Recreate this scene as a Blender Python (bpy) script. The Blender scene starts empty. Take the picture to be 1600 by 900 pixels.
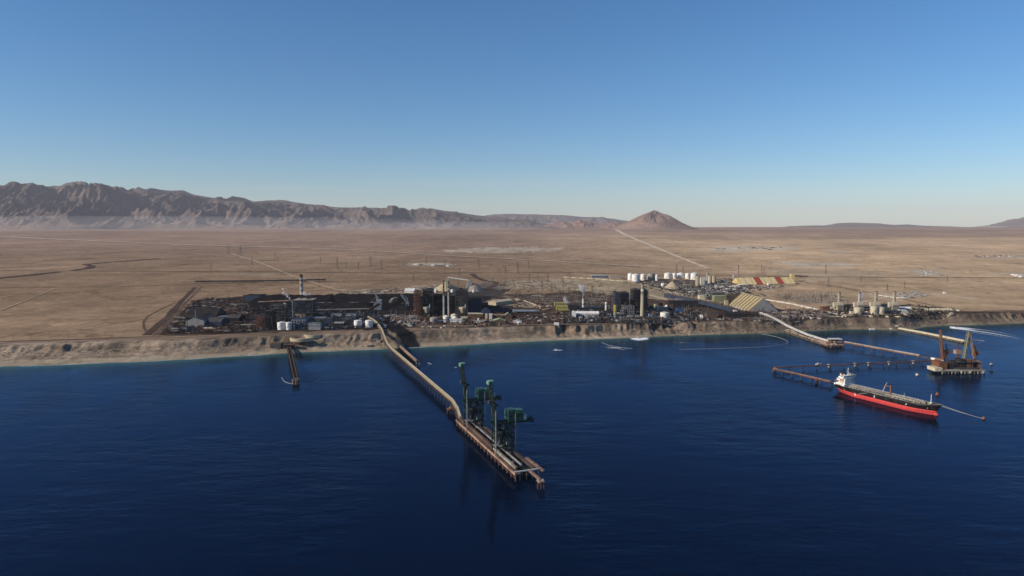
import bpy, math, random
import numpy as np
from mathutils import Vector

random.seed(7)
SC = bpy.context.scene
COL = SC.collection
R = math.radians

# ---------------------------------------------------------------- camera
CAMH = 300.0
FPX = 1067.0                      # focal length in pixels of the 1600 px wide photograph (24 mm)
PITCH = math.atan((450 - 354) / FPX)
cam = bpy.data.cameras.new('camera')
cam.lens = FPX * 36.0 / 1600.0
cam.sensor_width = 36
cam.clip_start = 1.0
cam.clip_end = 250000
camo = bpy.data.objects.new('camera', cam)
COL.objects.link(camo)
camo.location = (0, 0, CAMH)
camo.rotation_euler = (math.pi / 2 - PITCH, 0, 0)
SC.camera = camo

# ---------------------------------------------------------------- sky, sun, exposure
SUN_AZ = R(200)                   # direction towards the sun, counter-clockwise from +X
SUN_EL = R(27)
w = bpy.data.worlds.new('World')
SC.world = w
w.use_nodes = True
nt = w.node_tree
bg = nt.nodes['Background']
sky = nt.nodes.new('ShaderNodeTexSky')
sky.sky_type = 'NISHITA'
sky.sun_disc = False
sky.sun_elevation = SUN_EL
sky.sun_rotation = R(90) - SUN_AZ
sky.altitude = 0
sky.air_density = 1.0
sky.dust_density = 0.2
sky.ozone_density = 6.0
hsv = nt.nodes.new('ShaderNodeHueSaturation'); hsv.inputs['Saturation'].default_value = 1.14
nt.links.new(sky.outputs[0], hsv.inputs['Color'])
# faint thin cirrus low over the horizon
wtc = nt.nodes.new('ShaderNodeTexCoord'); wmp = nt.nodes.new('ShaderNodeMapping'); wmp.inputs['Scale'].default_value = (2.2, 2.2, 60)
wno = nt.nodes.new('ShaderNodeTexNoise'); wno.inputs['Scale'].default_value = 1.6; wno.inputs['Detail'].default_value = 5
wmr = nt.nodes.new('ShaderNodeMapRange'); wmr.inputs[1].default_value = .48; wmr.inputs[2].default_value = .75; wmr.inputs[4].default_value = .22
wse = nt.nodes.new('ShaderNodeSeparateXYZ'); wel = nt.nodes.new('ShaderNodeMapRange'); wel.inputs[1].default_value = .085; wel.inputs[2].default_value = .03
wmu = nt.nodes.new('ShaderNodeMath'); wmu.operation = 'MULTIPLY'; wmi = nt.nodes.new('ShaderNodeMix'); wmi.data_type = 'RGBA'; wmi.inputs[7].default_value = (6.2, 6.0, 5.9, 1)
nt.links.new(wtc.outputs['Generated'], wmp.inputs[0]); nt.links.new(wmp.outputs[0], wno.inputs['Vector']); nt.links.new(wno.outputs[0], wmr.inputs[0])
nt.links.new(wtc.outputs['Generated'], wse.inputs[0]); nt.links.new(wse.outputs['Z'], wel.inputs[0]); nt.links.new(wmr.outputs[0], wmu.inputs[0]); nt.links.new(wel.outputs[0], wmu.inputs[1])
nt.links.new(wmu.outputs[0], wmi.inputs[0]); nt.links.new(hsv.outputs[0], wmi.inputs[6]); nt.links.new(wmi.outputs[2], bg.inputs[0])
bg.inputs[1].default_value = 0.112

sun = bpy.data.lights.new('sun', 'SUN')
sun.energy = 4.9
sun.angle = R(0.5)
sun.color = (1.0, 0.86, 0.67)
suno = bpy.data.objects.new('sun', sun)
COL.objects.link(suno)
sdir = Vector((math.cos(SUN_EL) * math.cos(SUN_AZ), math.cos(SUN_EL) * math.sin(SUN_AZ), math.sin(SUN_EL)))
suno.rotation_euler = sdir.to_track_quat('Z', 'Y').to_euler()
suno.location = (-400, -100, 400)

SC.view_settings.view_transform = 'Standard'
SC.view_settings.look = 'None'
SC.view_settings.exposure = 0.0
SC.view_settings.gamma = 1
SC.cycles.use_denoising = True
SC.cycles.max_bounces = 6
SC.cycles.volume_bounces = 1
SC.cycles.transparent_max_bounces = 8

# ---------------------------------------------------------------- noise, pixel <-> place
def _h(ix, iy, seed):
    n = (ix.astype(np.int64) * 374761393 + iy.astype(np.int64) * 668265263 + seed * 1442695041) & 0xffffffff
    n = ((n ^ (n >> 13)) * 1274126177) & 0xffffffff
    n = n ^ (n >> 16)
    return (n & 0xffff) / 65535.0

def vnoise(x, y, seed=0):
    x = np.asarray(x, float); y = np.asarray(y, float)
    xi = np.floor(x); yi = np.floor(y)
    fx = x - xi; fy = y - yi
    fx = fx * fx * (3 - 2 * fx); fy = fy * fy * (3 - 2 * fy)
    a = _h(xi, yi, seed); b = _h(xi + 1, yi, seed); c = _h(xi, yi + 1, seed); d = _h(xi + 1, yi + 1, seed)
    return (a * (1 - fx) + b * fx) * (1 - fy) + (c * (1 - fx) + d * fx) * fy

def fbm(x, y, seed=0, octv=4, gain=0.5):
    t = 0; a = 1; s = 0
    for k in range(octv):
        t = t + a * vnoise(x * 2 ** k, y * 2 ** k, seed + k * 17); s += a; a *= gain
    return t / s

def ridged(x, y, seed=0, octv=4, gain=0.55):
    t = 0; a = 1; s = 0
    for k in range(octv):
        n = 1 - np.abs(2 * vnoise(x * 2 ** k, y * 2 ** k, seed + k * 31) - 1)
        t = t + a * n * n; s += a; a *= gain
    return t / s

def sstep(a, b, x):
    t = np.clip((np.asarray(x, float) - a) / (b - a), 0, 1)
    return t * t * (3 - 2 * t)

CP, SP = math.cos(PITCH), math.sin(PITCH)

def P(px, py, z=0.0):
    """place on the level z that the photograph shows at pixel px, py"""
    dx = (px - 800) / FPX
    dyv = (450 - py) / FPX
    d = (dx, CP + dyv * SP, -SP + dyv * CP)
    t = (z - CAMH) / d[2]
    return Vector((d[0] * t, d[1] * t, z))

def depth(p):
    return p[1] * CP + (CAMH - p[2]) * SP

def topix(x, y, z):
    dd = y * CP - (z - CAMH) * SP
    v = y * SP + (z - CAMH) * CP
    dd = np.where(dd < 1, 1, dd)
    return 800 + x / dd * FPX, 450 - v / dd * FPX

SHORE_PX = [(0, 573), (100, 570), (200, 566), (300, 561), (400, 555), (470, 551), (560, 547), (620, 545), (645, 543),
            (700, 541), (760, 537), (850, 532.5), (900, 531), (1000, 528), (1050, 525), (1130, 522.6), (1200, 521.5), (1225, 520),
            (1262, 518), (1330, 515), (1365, 515.5), (1400, 517), (1422, 516), (1440, 512), (1480, 509), (1510, 509), (1600, 506)]
_sh = [P(a, b, 0) for a, b in SHORE_PX]
SHX = np.array([-70000, -9000, -2400] + [p.x for p in _sh] + [2600, 9000, 70000])
SHY = np.array([-1800, -1800, 1150] + [p.y for p in _sh] + [2230, 3000, 3000])

def shoreY(x):
    y = np.interp(x, SHX, SHY)
    return y + (fbm(np.asarray(x) / 60.0, 0.5 + np.zeros_like(np.asarray(x, float)), 3, 3) - 0.5) * 7

CLX = np.array([-1100, -600, -450, -300, -150, 100, 350, 500, 720, 900, 1150, 1540])
CLW = np.array([95, 80, 62, 60, 72, 66, 58, 50, 46, 42, 44, 60])
BEX = np.array([-1100, -600, -300, -150, 100, 350, 700, 900, 1150, 1540])
BEW = np.array([42, 30, 24, 30, 20, 16, 8, 6, 12, 8])

def height(x, y, detail=True):
    x = np.asarray(x, float); y = np.asarray(y, float)
    s = y - shoreY(x)
    cw = np.interp(x, CLX, CLW); bw = np.interp(x, BEX, BEW)
    if detail:
        wx = x + 26 * (fbm(x / 60, s / 50, 5, 3) - 0.5)
        g = ridged(wx / 52.0 + s / 400, s / 300.0, 11, 5, .6)          # spurs between gullies, running down the bluff
        g2 = ridged(wx / 19.0, s / 110.0, 23, 3)
        act = 0.25 + 1.1 * sstep(0.35, 0.65, fbm(x / 210, x * 0 + 3, 19, 2))
        ret = ((0.5 - g) * 30 + (0.5 - g2) * 19 * sstep(8, 30, s)) * act
        near = sstep(0, 25, s)
        t = (s - bw + 4 - ret * near) / (cw * (0.85 + 0.5 * (fbm(x / 130, x * 0, 20, 2) - .3)))
    else:
        t = (s - bw) / cw
    t = np.clip(t, 0, 1)
    lip = 0.25 + 0.3 * fbm(x / 70, x * 0 + 9, 29, 2) if detail else 0.4
    prof = (1 - lip) * np.clip(t / 0.8, 0, 1) ** 1.1 + lip * sstep(0.58, 0.9, t)
    if detail:
        prof = prof + (fbm(x / 11.0, s / 7.0, 41, 4) - 0.5) * 0.2 * np.sin(np.pi * t)
    z = np.where(s < bw, s * 3.2 / np.maximum(bw, 1), 3.2 + 26.8 * prof)
    z = np.where(s < 0, s * 0.12, z)
    lin = np.maximum((s - 1200) * 0.0135, 0.001)
    rise = (lin ** -6 + 232.0 ** -6) ** (-1 / 6.0)
    z = z + np.where(s > 1200, rise, 0)
    if detail:
        z = z + sstep(60, 200, s) * (fbm(x / 120, y / 120, 77, 3) - 0.5) * 1.2 + sstep(2500, 7000, s) * (fbm(x / 3000, y / 3000, 78, 2) - 0.5) * 10
    return z

def G(px, py):
    """the ground point that the photograph shows at px, py"""
    z = 30.0
    for k in range(26):
        p = P(px, py, z)
        zn = float(height(p.x, p.y, False))
        if abs(zn - z) < .03: break
        z = min(z * 0.5 + zn * 0.5, 296)
    p = P(px, py, z)
    return p

# ---------------------------------------------------------------- materials
MATS = {}
def mat(name, rgb, rough=0.8, var=0.25, scale=0.15, metal=0.0, rgb2=None, s2=0.03, streak=False):
    if name in MATS: return MATS[name]
    m = bpy.data.materials.new(name); m.use_nodes = True
    n = m.node_tree; b = n.nodes['Principled BSDF']
    b.inputs['Roughness'].default_value = rough
    b.inputs['Metallic'].default_value = metal
    b.inputs['Specular IOR Level'].default_value = .5 if rough < .3 else (.15 if rough < .65 else 0.0)
    tc = n.nodes.new('ShaderNodeTexCoord')
    src = tc.outputs['Object']
    if streak:
        mp = n.nodes.new('ShaderNodeMapping'); mp.inputs['Scale'].default_value = (1, 1, 0.12)
        n.links.new(src, mp.inputs[0]); src = mp.outputs[0]
    t = n.nodes.new('ShaderNodeTexNoise'); t.inputs['Scale'].default_value = scale; t.inputs['Detail'].default_value = 5
    n.links.new(src, t.inputs['Vector'])
    r = n.nodes.new('ShaderNodeMapRange')
    r.inputs[1].default_value = 0.3; r.inputs[2].default_value = 0.7
    r.inputs[3].default_value = 1 - var; r.inputs[4].default_value = 1 + var
    n.links.new(t.outputs[0], r.inputs[0])
    mx = n.nodes.new('ShaderNodeVectorMath'); mx.operation = 'SCALE'
    mx.inputs[0].default_value = rgb
    n.links.new(r.outputs[0], mx.inputs['Scale'])
    out = mx.outputs[0]
    if rgb2:
        t2 = n.nodes.new('ShaderNodeTexNoise'); t2.inputs['Scale'].default_value = s2; t2.inputs['Detail'].default_value = 6
        n.links.new(src, t2.inputs['Vector'])
        cr = n.nodes.new('ShaderNodeMapRange'); cr.inputs[1].default_value = 0.5; cr.inputs[2].default_value = 0.62
        n.links.new(t2.outputs[0], cr.inputs[0])
        mi = n.nodes.new('ShaderNodeMix'); mi.data_type = 'RGBA'
        n.links.new(cr.outputs[0], mi.inputs[0]); n.links.new(out, mi.inputs[6]); mi.inputs[7].default_value = (*rgb2, 1)
        out = mi.outputs[2]
    n.links.new(out, b.inputs['Base Color'])
    MATS[name] = m
    return m

def M(k):
    T = {
     'white': ((.80, .79, .76), .55, .08, .2, 0, (.55, .50, .43)), 'offwhite': ((.58, .55, .49), .7, .12, .2, 0, (.42, .37, .30)),
     'cream': ((.55, .49, .36), .7, .12, .2, 0, (.42, .36, .26)), 'beige': ((.42, .36, .25), .8, .15, .2, 0, (.33, .27, .19)),
     'grey': ((.26, .26, .26), .7, .15, .2, 0, (.18, .16, .15)), 'bluegrey': ((.17, .21, .27), .6, .15, .2, 0, (.12, .13, .15)),
     'darkgrey': ((.075, .075, .08), .7, .25, .2, 0, (.05, .04, .035)), 'dark': ((.028, .028, .032), .7, .3, .2, 0, (.05, .035, .03)),
     'navy': ((.03, .05, .09), .6, .2, .2, 0, (.03, .035, .05)), 'coal': ((.012, .012, .014), .9, .4, .06, 0, (.022, .02, .02)),
     'rust': ((.16, .075, .045), .8, .3, .3, 0, (.09, .05, .035)), 'brown': ((.12, .085, .065), .85, .25, .2, 0, (.075, .055, .045)),
     'orange': ((.22, .105, .055), .6, .2, .4, 0, (.22, .09, .04)), 'yellow': ((.42, .37, .09), .6, .1, .3, 0, (.42, .34, .1)),
     'green': ((.028, .085, .06), .5, .2, .3, 0, (.025, .07, .05)), 'palegreen': ((.15, .27, .20), .5, .15, .3, 0, (.11, .21, .16)),
     'olive': ((.22, .22, .13), .7, .2, .3, 0, (.14, .13, .09)), 'darkgreen': ((.018, .045, .036), .6, .25, .3, 0, (.03, .03, .025)),
     'greenroof': ((.30, .34, .20), .7, .15, .2, 0, (.24, .25, .16)), 'blue': ((.05, .10, .22), .6, .15, .2, 0, (.05, .08, .14)),
     'red': ((.45, .04, .04), .5, .12, .15, 0, (.33, .04, .035)), 'hullred': ((.52, .055, .055), .5, .14, .12, 0, (.40, .06, .055)),
     'hullblack': ((.008, .008, .010), .6, .2, .1, 0, (.03, .022, .02)), 'quay': ((.17, .115, .09), .85, .25, .15, 0, (.11, .08, .065)), 'deck': ((.10, .07, .06), .8, .3, .3, 0, (.22, .19, .16)),
     'concrete': ((.33, .30, .25), .85, .2, .3, 0, (.22, .19, .16)), 'pinkbrown': ((.33, .22, .17), .8, .2, .3, 0, (.2, .13, .1)),
     'gallery': ((.34, .285, .205), .65, .12, .1, 0, (.34, .27, .19)), 'sandpile': ((.40, .34, .23), .95, .15, .05, 0, (.32, .26, .18)),
     'greypile': ((.30, .27, .23), .95, .15, .05, 0, (.22, .19, .17)), 'palegrey': ((.45, .45, .44), .6, .12, .2, 0, (.32, .31, .29)),
     'yellowpanel': ((.54, .42, .20), .65, .07, .2, 0, (.54, .41, .17)), 'creampanel': ((.61, .52, .31), .65, .07, .2, 0, (.6, .5, .27)),
     'redpanel': ((.33, .07, .05), .65, .1, .2, 0, (.27, .06, .045)), 'tanpanel': ((.42, .34, .20), .7, .12, .2, 0, (.34, .28, .17)), 'olivepanel': ((.16, .135, .085), .7, .12, .2, 0, (.2, .16, .1)),
     'glass': ((.02, .03, .04), .12, .1, .2, 0, None), 'steel': ((.09, .085, .085), .6, .25, .3, 0, (.06, .045, .04)),
     'rope': ((.5, .45, .35), .9, .1, .5, 0, None), 'rock': ((.10, .085, .07), .95, .35, .3, 0, (.16, .13, .1)),
    }
    c, r, v, s, me, c2 = T[k]
    st = k in ('hullred', 'hullblack', 'white', 'palegrey', 'cream')     # rain and rust run down these
    return mat(k, c, r, v * (1.3 if st else 1), .45 if st else s, me, c2, .22 if st else .05, st)

# ---------------------------------------------------------------- mesh builder
class MB:
    def __init__(s): s.v = []; s.f = []; s.mi = []; s.cur = 0
    def add(s, vs, fs):
        o = len(s.v); s.v.extend(vs); s.f.extend([tuple(o + i for i in f) for f in fs]); s.mi.extend([s.cur] * len(fs))
        return s
    def box(s, x, y, z, sx, sy, sz, rz=0.0):
        """z is the bottom"""
        c, n = math.cos(rz), math.sin(rz)
        vs = []
        for dz in (0, sz):
            for a, b in ((-1, -1), (1, -1), (1, 1), (-1, 1)):
                lx, ly = a * sx / 2, b * sy / 2
                vs.append((x + lx * c - ly * n, y + lx * n + ly * c, z + dz))
        return s.add(vs, [(3, 2, 1, 0), (4, 5, 6, 7), (0, 1, 5, 4), (1, 2, 6, 5), (2, 3, 7, 6), (3, 0, 4, 7)])
    def beam(s, p, q, wx, wz=None):
        p = Vector(p); q = Vector(q); d = (q - p)
        if d.length < 1e-6: return s
        d.normalize(); wz = wz or wx
        up = Vector((0, 0, 1)) if abs(d.z) < 0.98 else Vector((0, 1, 0))
        r = d.cross(up).normalized() * wx / 2; u = r.cross(d).normalized() * wz / 2
        vs = [tuple(a + b) for a in (p, q) for b in (-r - u, r - u, r + u, -r + u)]
        return s.add(vs, [(0, 1, 2, 3), (7, 6, 5, 4), (1, 0, 4, 5), (2, 1, 5, 6), (3, 2, 6, 7), (0, 3, 7, 4)])
    def cyl(s, x, y, z, r0, r1, h, n=16, cap=True):
        vs = []
        for zz, r in ((z, r0), (z + h, r1)):
            for k in range(n):
                a = 2 * math.pi * k / n; vs.append((x + r * math.cos(a), y + r * math.sin(a), zz))
        fs = [(k, (k + 1) % n, n + (k + 1) % n, n + k) for k in range(n)]
        if cap: fs += [tuple(range(n, 2 * n)), tuple(reversed(range(n)))]
        return s.add(vs, fs)
    def tube(s, pts, r, n=6):
        for a, b in zip(pts[:-1], pts[1:]):
            p = Vector(a); q = Vector(b); d = (q - p).normalized()
            up = Vector((0, 0, 1)) if abs(d.z) < 0.95 else Vector((0, 1, 0))
            rr = d.cross(up).normalized(); u = rr.cross(d)
            vs = [tuple(c + rr * r * math.cos(2 * math.pi * k / n) + u * r * math.sin(2 * math.pi * k / n)) for c in (p, q) for k in range(n)]
            s.add(vs, [(k, (k + 1) % n, n + (k + 1) % n, n + k) for k in range(n)] + [tuple(reversed(range(n))), tuple(range(n, 2 * n))])
        return s
    def cone(s, x, y, z, r, h, n=16, top=0.0):
        return s.cyl(x, y, z, r, max(top, .05), h, n)
    def gable(s, x0, x1, y0, y1, z0, ze, zr, axis='x'):
        """solid with a ridge along axis"""
        if axis == 'x':
            ym = (y0 + y1) / 2
            vs = [(x0, y0, z0), (x1, y0, z0), (x1, y1, z0), (x0, y1, z0), (x0, y0, ze), (x1, y0, ze), (x1, y1, ze), (x0, y1, ze), (x0, ym, zr), (x1, ym, zr)]
            fs = [(3, 2, 1, 0), (0, 1, 5, 4), (2, 3, 7, 6), (4, 5, 9, 8), (6, 7, 8, 9), (1, 2, 6, 9, 5), (3, 0, 4, 8, 7)]
        else:
            xm = (x0 + x1) / 2
            vs = [(x0, y0, z0), (x1, y0, z0), (x1, y1, z0), (x0, y1, z0), (x0, y0, ze), (x1, y0, ze), (x1, y1, ze), (x0, y1, ze), (xm, y0, zr), (xm, y1, zr)]
            fs = [(3, 2, 1, 0), (1, 2, 6, 5), (3, 0, 4, 7), (5, 6, 9, 8), (7, 4, 8, 9), (0, 1, 5, 8, 4), (2, 3, 7, 9, 6)]
        return s.add(vs, fs)
    def sweep(s, pts, w, h):
        """box gallery along a polyline, pts at its bottom centre"""
        pts = [Vector(p) for p in pts]; vs = []
        for i, p in enumerate(pts):
            a = pts[max(i - 1, 0)]; b = pts[min(i + 1, len(pts) - 1)]
            d = (b - a); d.z = 0; d.normalize(); r = Vector((d.y, -d.x, 0)) * w / 2
            vs += [tuple(p - r), tuple(p + r), tuple(p + r + Vector((0, 0, h))), tuple(p - r + Vector((0, 0, h)))]
        fs = [(0, 1, 2, 3)]
        for i in range(len(pts) - 1):
            o = i * 4
            for k in range(4): fs.append((o + k, o + 4 + k, o + 4 + (k + 1) % 4, o + (k + 1) % 4))
        o = (len(pts) - 1) * 4; fs.append((o + 3, o + 2, o + 1, o))
        return s.add(vs, fs)
    def truss(s, p, q, w, h, n, t, up=(0, 0, 1)):
        """square lattice boom from p to q"""
        p = Vector(p); q = Vector(q); d = (q - p).normalized(); up = Vector(up)
        r = d.cross(up).normalized() * w / 2; u = r.cross(d).normalized() * h / 2
        C = [-r - u, r - u, r + u, -r + u]
        for c in C: s.beam(p + c, q + c, t)
        for i in range(n):
            a = p.lerp(q, i / n); b = p.lerp(q, (i + 1) / n)
            for k in range(4):
                c0, c1 = C[k], C[(k + 1) % 4]
                s.beam(a + (c0 if i % 2 else c1), b + (c1 if i % 2 else c0), t * .6)
                s.beam(b + c0, b + c1, t * .6)
        return s

def tag(o, label=None, cat=None, group=None, kind=None):
    if label: o['label'] = label
    if cat: o['category'] = cat
    if group: o['group'] = group
    if kind: o['kind'] = kind
    return o

def part(mb, name, m, parent=None, smooth=False, label=None):
    me = bpy.data.meshes.new(name)
    me.from_pydata(mb.v, [], mb.f); me.update()
    ms = m if isinstance(m, (list, tuple)) else [m]
    for x in ms: me.materials.append(M(x) if isinstance(x, str) else x)
    if len(ms) > 1: me.polygons.foreach_set('material_index', mb.mi)
    if smooth: me.polygons.foreach_set('use_smooth', [True] * len(me.polygons))
    o = bpy.data.objects.new(name, me); COL.objects.link(o)
    if parent: o.parent = parent
    if label: o['label'] = label
    return o

def thing(name, label, cat, loc, rz=0.0, group=None):
    o = bpy.data.objects.new(name, None); COL.objects.link(o)
    o.empty_display_size = 2
    o.location = loc; o.rotation_euler = (0, 0, rz)
    return tag(o, label, cat, group)

def copy_tree(o, parent=None):
    c = o.copy(); COL.objects.link(c)
    if parent: c.parent = parent
    for ch in [x for x in o.children]: copy_tree(ch, c)
    return c
# ---------------------------------------------------------------- ground
def grid_mesh(name, X, Y, Z, m, attrs=None, smooth=True):
    nr, nc = X.shape
    me = bpy.data.meshes.new(name)
    co = np.stack([X, Y, Z], -1).reshape(-1, 3).astype(np.float32)
    idx = np.arange(nr * nc).reshape(nr, nc)
    q = np.stack([idx[:-1, :-1], idx[:-1, 1:], idx[1:, 1:], idx[1:, :-1]], -1).reshape(-1, 4)
    me.vertices.add(len(co)); me.vertices.foreach_set('co', co.ravel())
    me.loops.add(q.size); me.loops.foreach_set('vertex_index', q.ravel().astype(np.int32))
    me.polygons.add(len(q)); me.polygons.foreach_set('loop_start', np.arange(0, q.size, 4, dtype=np.int32))
    if smooth: me.polygons.foreach_set('use_smooth', np.ones(len(q), bool))
    me.update(calc_edges=True)
    for k, a in (attrs or {}).items():
        at = me.attributes.new(k, 'FLOAT_COLOR', 'POINT')
        c = np.ones((nr * nc, 4), np.float32); c[:, :3] = a.reshape(-1, 3)
        at.data.foreach_set('color', c.ravel())
    me.materials.append(m)
    o = bpy.data.objects.new(name, me); COL.objects.link(o)
    return o

def inpoly(px, py, poly):
    ins = np.zeros(px.shape, bool); n = len(poly)
    for i in range(n):
        x1, y1 = poly[i]; x2, y2 = poly[(i + 1) % n]
        c = ((y1 > py) != (y2 > py)) & (px < (x2 - x1) * (py - y1) / ((y2 - y1) or 1e-9) + x1)
        ins ^= c
    return ins

def geo(a, b, n):
    return a * (b / a) ** (np.arange(1, n + 1) / n)

xs = np.concatenate([-geo(1500, 60000, 55)[::-1], np.arange(-1500, 2100, 3.5), geo(2100, 60000, 55)])
ss = np.concatenate([np.arange(-60, 0, 6), np.arange(0, 150, 1.6), np.arange(150, 1500, 8), geo(1500, 57000, 75)])
X, S = np.meshgrid(xs, ss)
Y = shoreY(X) + S
Z = height(X, Y, True)
Zs = height(X, Y, False)
PXX, PYY = topix(X, Y, np.maximum(Zs, 0))
jx = (fbm(X / 25, Y / 40, 91, 3) - .5); jy = (fbm(X / 25, Y / 40, 92, 3) - .5)
QX = PXX + jx * 10; QY = PYY + jy * 4
near = 1 - sstep(300, 2500, S)

def rgb(*c): return np.array(c, float)
col = np.zeros(X.shape + (3,))
plain = rgb(.262, .182, .116) * np.ones_like(col)
big = fbm(X / 1400, Y / 5000, 51, 4)[..., None]
plain = plain * (0.86 + 0.28 * big)
red = sstep(2500, 9000, Y)[..., None]
plain = plain * (1 - red) + rgb(.31, .215, .16) * red * (0.85 + .3 * big)
right = (sstep(-300, 2200, X) * sstep(1700, 2400, Y) * (1 - sstep(8000, 16000, Y)))[..., None]  # yellower soil on the right, its anti-solar brightening painted into the colour
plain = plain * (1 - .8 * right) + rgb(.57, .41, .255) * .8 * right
st = fbm(X / 260 + Y / 3000, Y / 90, 61, 4)[..., None]
plain *= 0.80 + .40 * st
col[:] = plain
cwv = np.interp(X, CLX, CLW); bwv = np.interp(X, BEX, BEW)
beach = (1 - sstep(-2, 7, S - bwv))[..., None]
tt = np.clip((S - bwv) / cwv, 0, 1.25)
cl = ((S > bwv) & (S < bwv + cwv * 1.15))
strata = 0.82 + .36 * vnoise(X / 90, Z / 1.6, 8)
fan = fbm(X / 45, S / 200, 71, 3)
ccol = rgb(.24, .185, .136)[None, None] * (strata * (.8 + .4 * fan))[..., None]
darkrock = (sstep(.50, .62, fbm(X / 22, S / 14, 72, 3)) * sstep(.25, .5, tt))[..., None]
ccol = ccol * (1 - .38 * darkrock)
rr = sstep(400, 800, X)[..., None]
ccol = ccol * (1 - rr) + ccol * rr * rgb(.72, .72, .74)
ccol = np.where((fan > .6)[..., None] & (rr < .5), ccol * 1.2, ccol)
col = np.where(cl[..., None], ccol, col)
bcol = rgb(.34, .285, .205) * (1 - .35 * rr)
col = col * (1 - beach) + bcol * beach * (.93 + .14 * st)
wet = (1 - sstep(1, 7, S))[..., None]
col = col * (1 - .45 * wet)
# coast track zone
tr = ((S > bwv + cwv * 1.0) & (S < bwv + cwv + 34))
col = np.where(tr[..., None], rgb(.185, .135, .10) * (.75 + .5 * fbm(X / 60, S / 5, 13, 3))[..., None], col)
tr2 = ((S > bwv + cwv + 8) & (S < bwv + cwv + 16))
col = np.where(tr2[..., None], rgb(.25, .195, .14), col)

def zone(poly, c, amt=1.0, v=.35, sc=18, soft=True):
    global col
    m = inpoly(QX, QY, poly)
    n = fbm(X / sc, Y / (sc * 1.6), int(abs(poly[0][0])), 4)
    cc = rgb(*c)[None, None] * (1 - v + 2 * v * n)[..., None]
    col = np.where(m[..., None], col * (1 - amt) + cc * amt, col)

zone([(248, 524), (330, 523), (640, 513), (1000, 508), (1200, 503), (1460, 496), (1610, 493), (1610, 488), (1450, 486), (1340, 480),
      (1290, 484), (1215, 484), (1195, 466), (1160, 452), (1150, 437), (985, 437), (960, 452), (860, 458), (760, 460), (650, 462), (400, 463), (300, 470)], (.082, .06, .047), 1, .5, 14)
zone([(250, 523), (306, 468), (385, 463), (405, 521)], (.042, .029, .025), 1, .6, 16)
zone([(312, 480), (400, 477), (400, 481), (310, 485)], (.17, .14, .115), 1, .2)
zone([(381, 461), (652, 459), (660, 492), (381, 490)], (.016, .016, .018), 1, .4)
zone([(650, 462), (760, 460), (800, 470), (770, 492), (650, 495)], (.03, .028, .028), 1, .5)
zone([(403, 490), (600, 489), (620, 514), (410, 517)], (.03, .028, .028), 1, .5, 10)
zone([(594, 489), (612, 497), (642, 520), (662, 548), (640, 548), (612, 520), (598, 505)], (.02, .02, .024), 1, .3)
zone([(770, 466), (790, 468), (850, 478), (840, 482), (800, 480), (755, 472)], (.24, .19, .14), 1, .2)
zone([(780, 462), (895, 462), (890, 478), (855, 479)], (.20, .155, .12), 1, .6, 7)
zone([(640, 500), (880, 496), (880, 507), (640, 511)], (.17, .125, .095), 1, .4, 12)
zone([(880, 484), (1040, 480), (1100, 490), (1060, 506), (880, 508)], (.05, .042, .037), 1, .6, 9)
zone([(850, 436), (980, 440), (1110, 470), (1140, 478), (1040, 470), (880, 452)], (.36, .29, .19), .7, .15)
zone([(970, 439), (1150, 436), (1175, 447), (1165, 455), (1100, 455)], (.10, .08, .07), 1, .6, 12)
zone([(1290, 478), (1420, 476), (1500, 486), (1480, 494), (1290, 500)], (.10, .085, .07), 1, .6, 10)
zone([(1190, 492), (1300, 490), (1300, 505), (1190, 503)], (.08, .065, .055), 1, .6, 10)
zone([(725, 447), (760, 441), (790, 444), (794, 448), (770, 456), (740, 458)], (.15, .125, .11), 1, .2)
zone([(690, 464), (700, 452), (745, 450), (800, 452), (780, 462)], (.06, .055, .05), 1, .4)
# pale worked ground far out on the plain
PALE = (.46, .40, .31)
for pl in ([(690, 391), (760, 386), (885, 387), (860, 392), (760, 396), (700, 394)], [(1090, 390), (1150, 383), (1240, 386), (1245, 391), (1120, 394)],
           [(1410, 424), (1450, 422), (1475, 430), (1430, 431)], [(1566, 426), (1610, 427), (1610, 433), (1590, 433)], [(1510, 398), (1600, 397), (1600, 404), (1530, 404)],
           [(1215, 408), (1330, 412), (1350, 417), (1240, 418)], [(1290, 394), (1323, 391), (1323, 394), (1290, 397)], [(630, 411), (700, 410), (716, 415), (640, 415)]):
    zone(pl, PALE, .75, .3, 60)
for pl in ([(525, 452), (600, 456), (600, 460), (540, 458)], [(640, 447), (690, 446), (680, 452), (645, 453)], [(350, 426), (440, 426), (430, 431), (340, 430)],
           [(790, 438), (900, 436), (920, 448), (800, 452)], [(1330, 460), (1420, 455), (1460, 462), (1400, 470)], [(1190, 420), (1400, 425), (1380, 436), (1260, 440)]):
    zone(pl, (.40, .33, .24), .5, .4, 25)
for pl in ([(1288, 379), (1370, 379), (1368, 385), (1295, 384)], [(1071, 367), (1130, 369), (1128, 372), (1075, 370)], [(700, 367), (790, 366), (780, 370), (690, 371)],
           [(430, 376), (560, 380), (540, 384), (440, 380)], [(900, 371), (1600, 366), (1600, 371), (1100, 375)]):
    zone(pl, (.18, .135, .115), .35, .25, 80)
col = np.clip(col, 0.005, .9)

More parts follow.
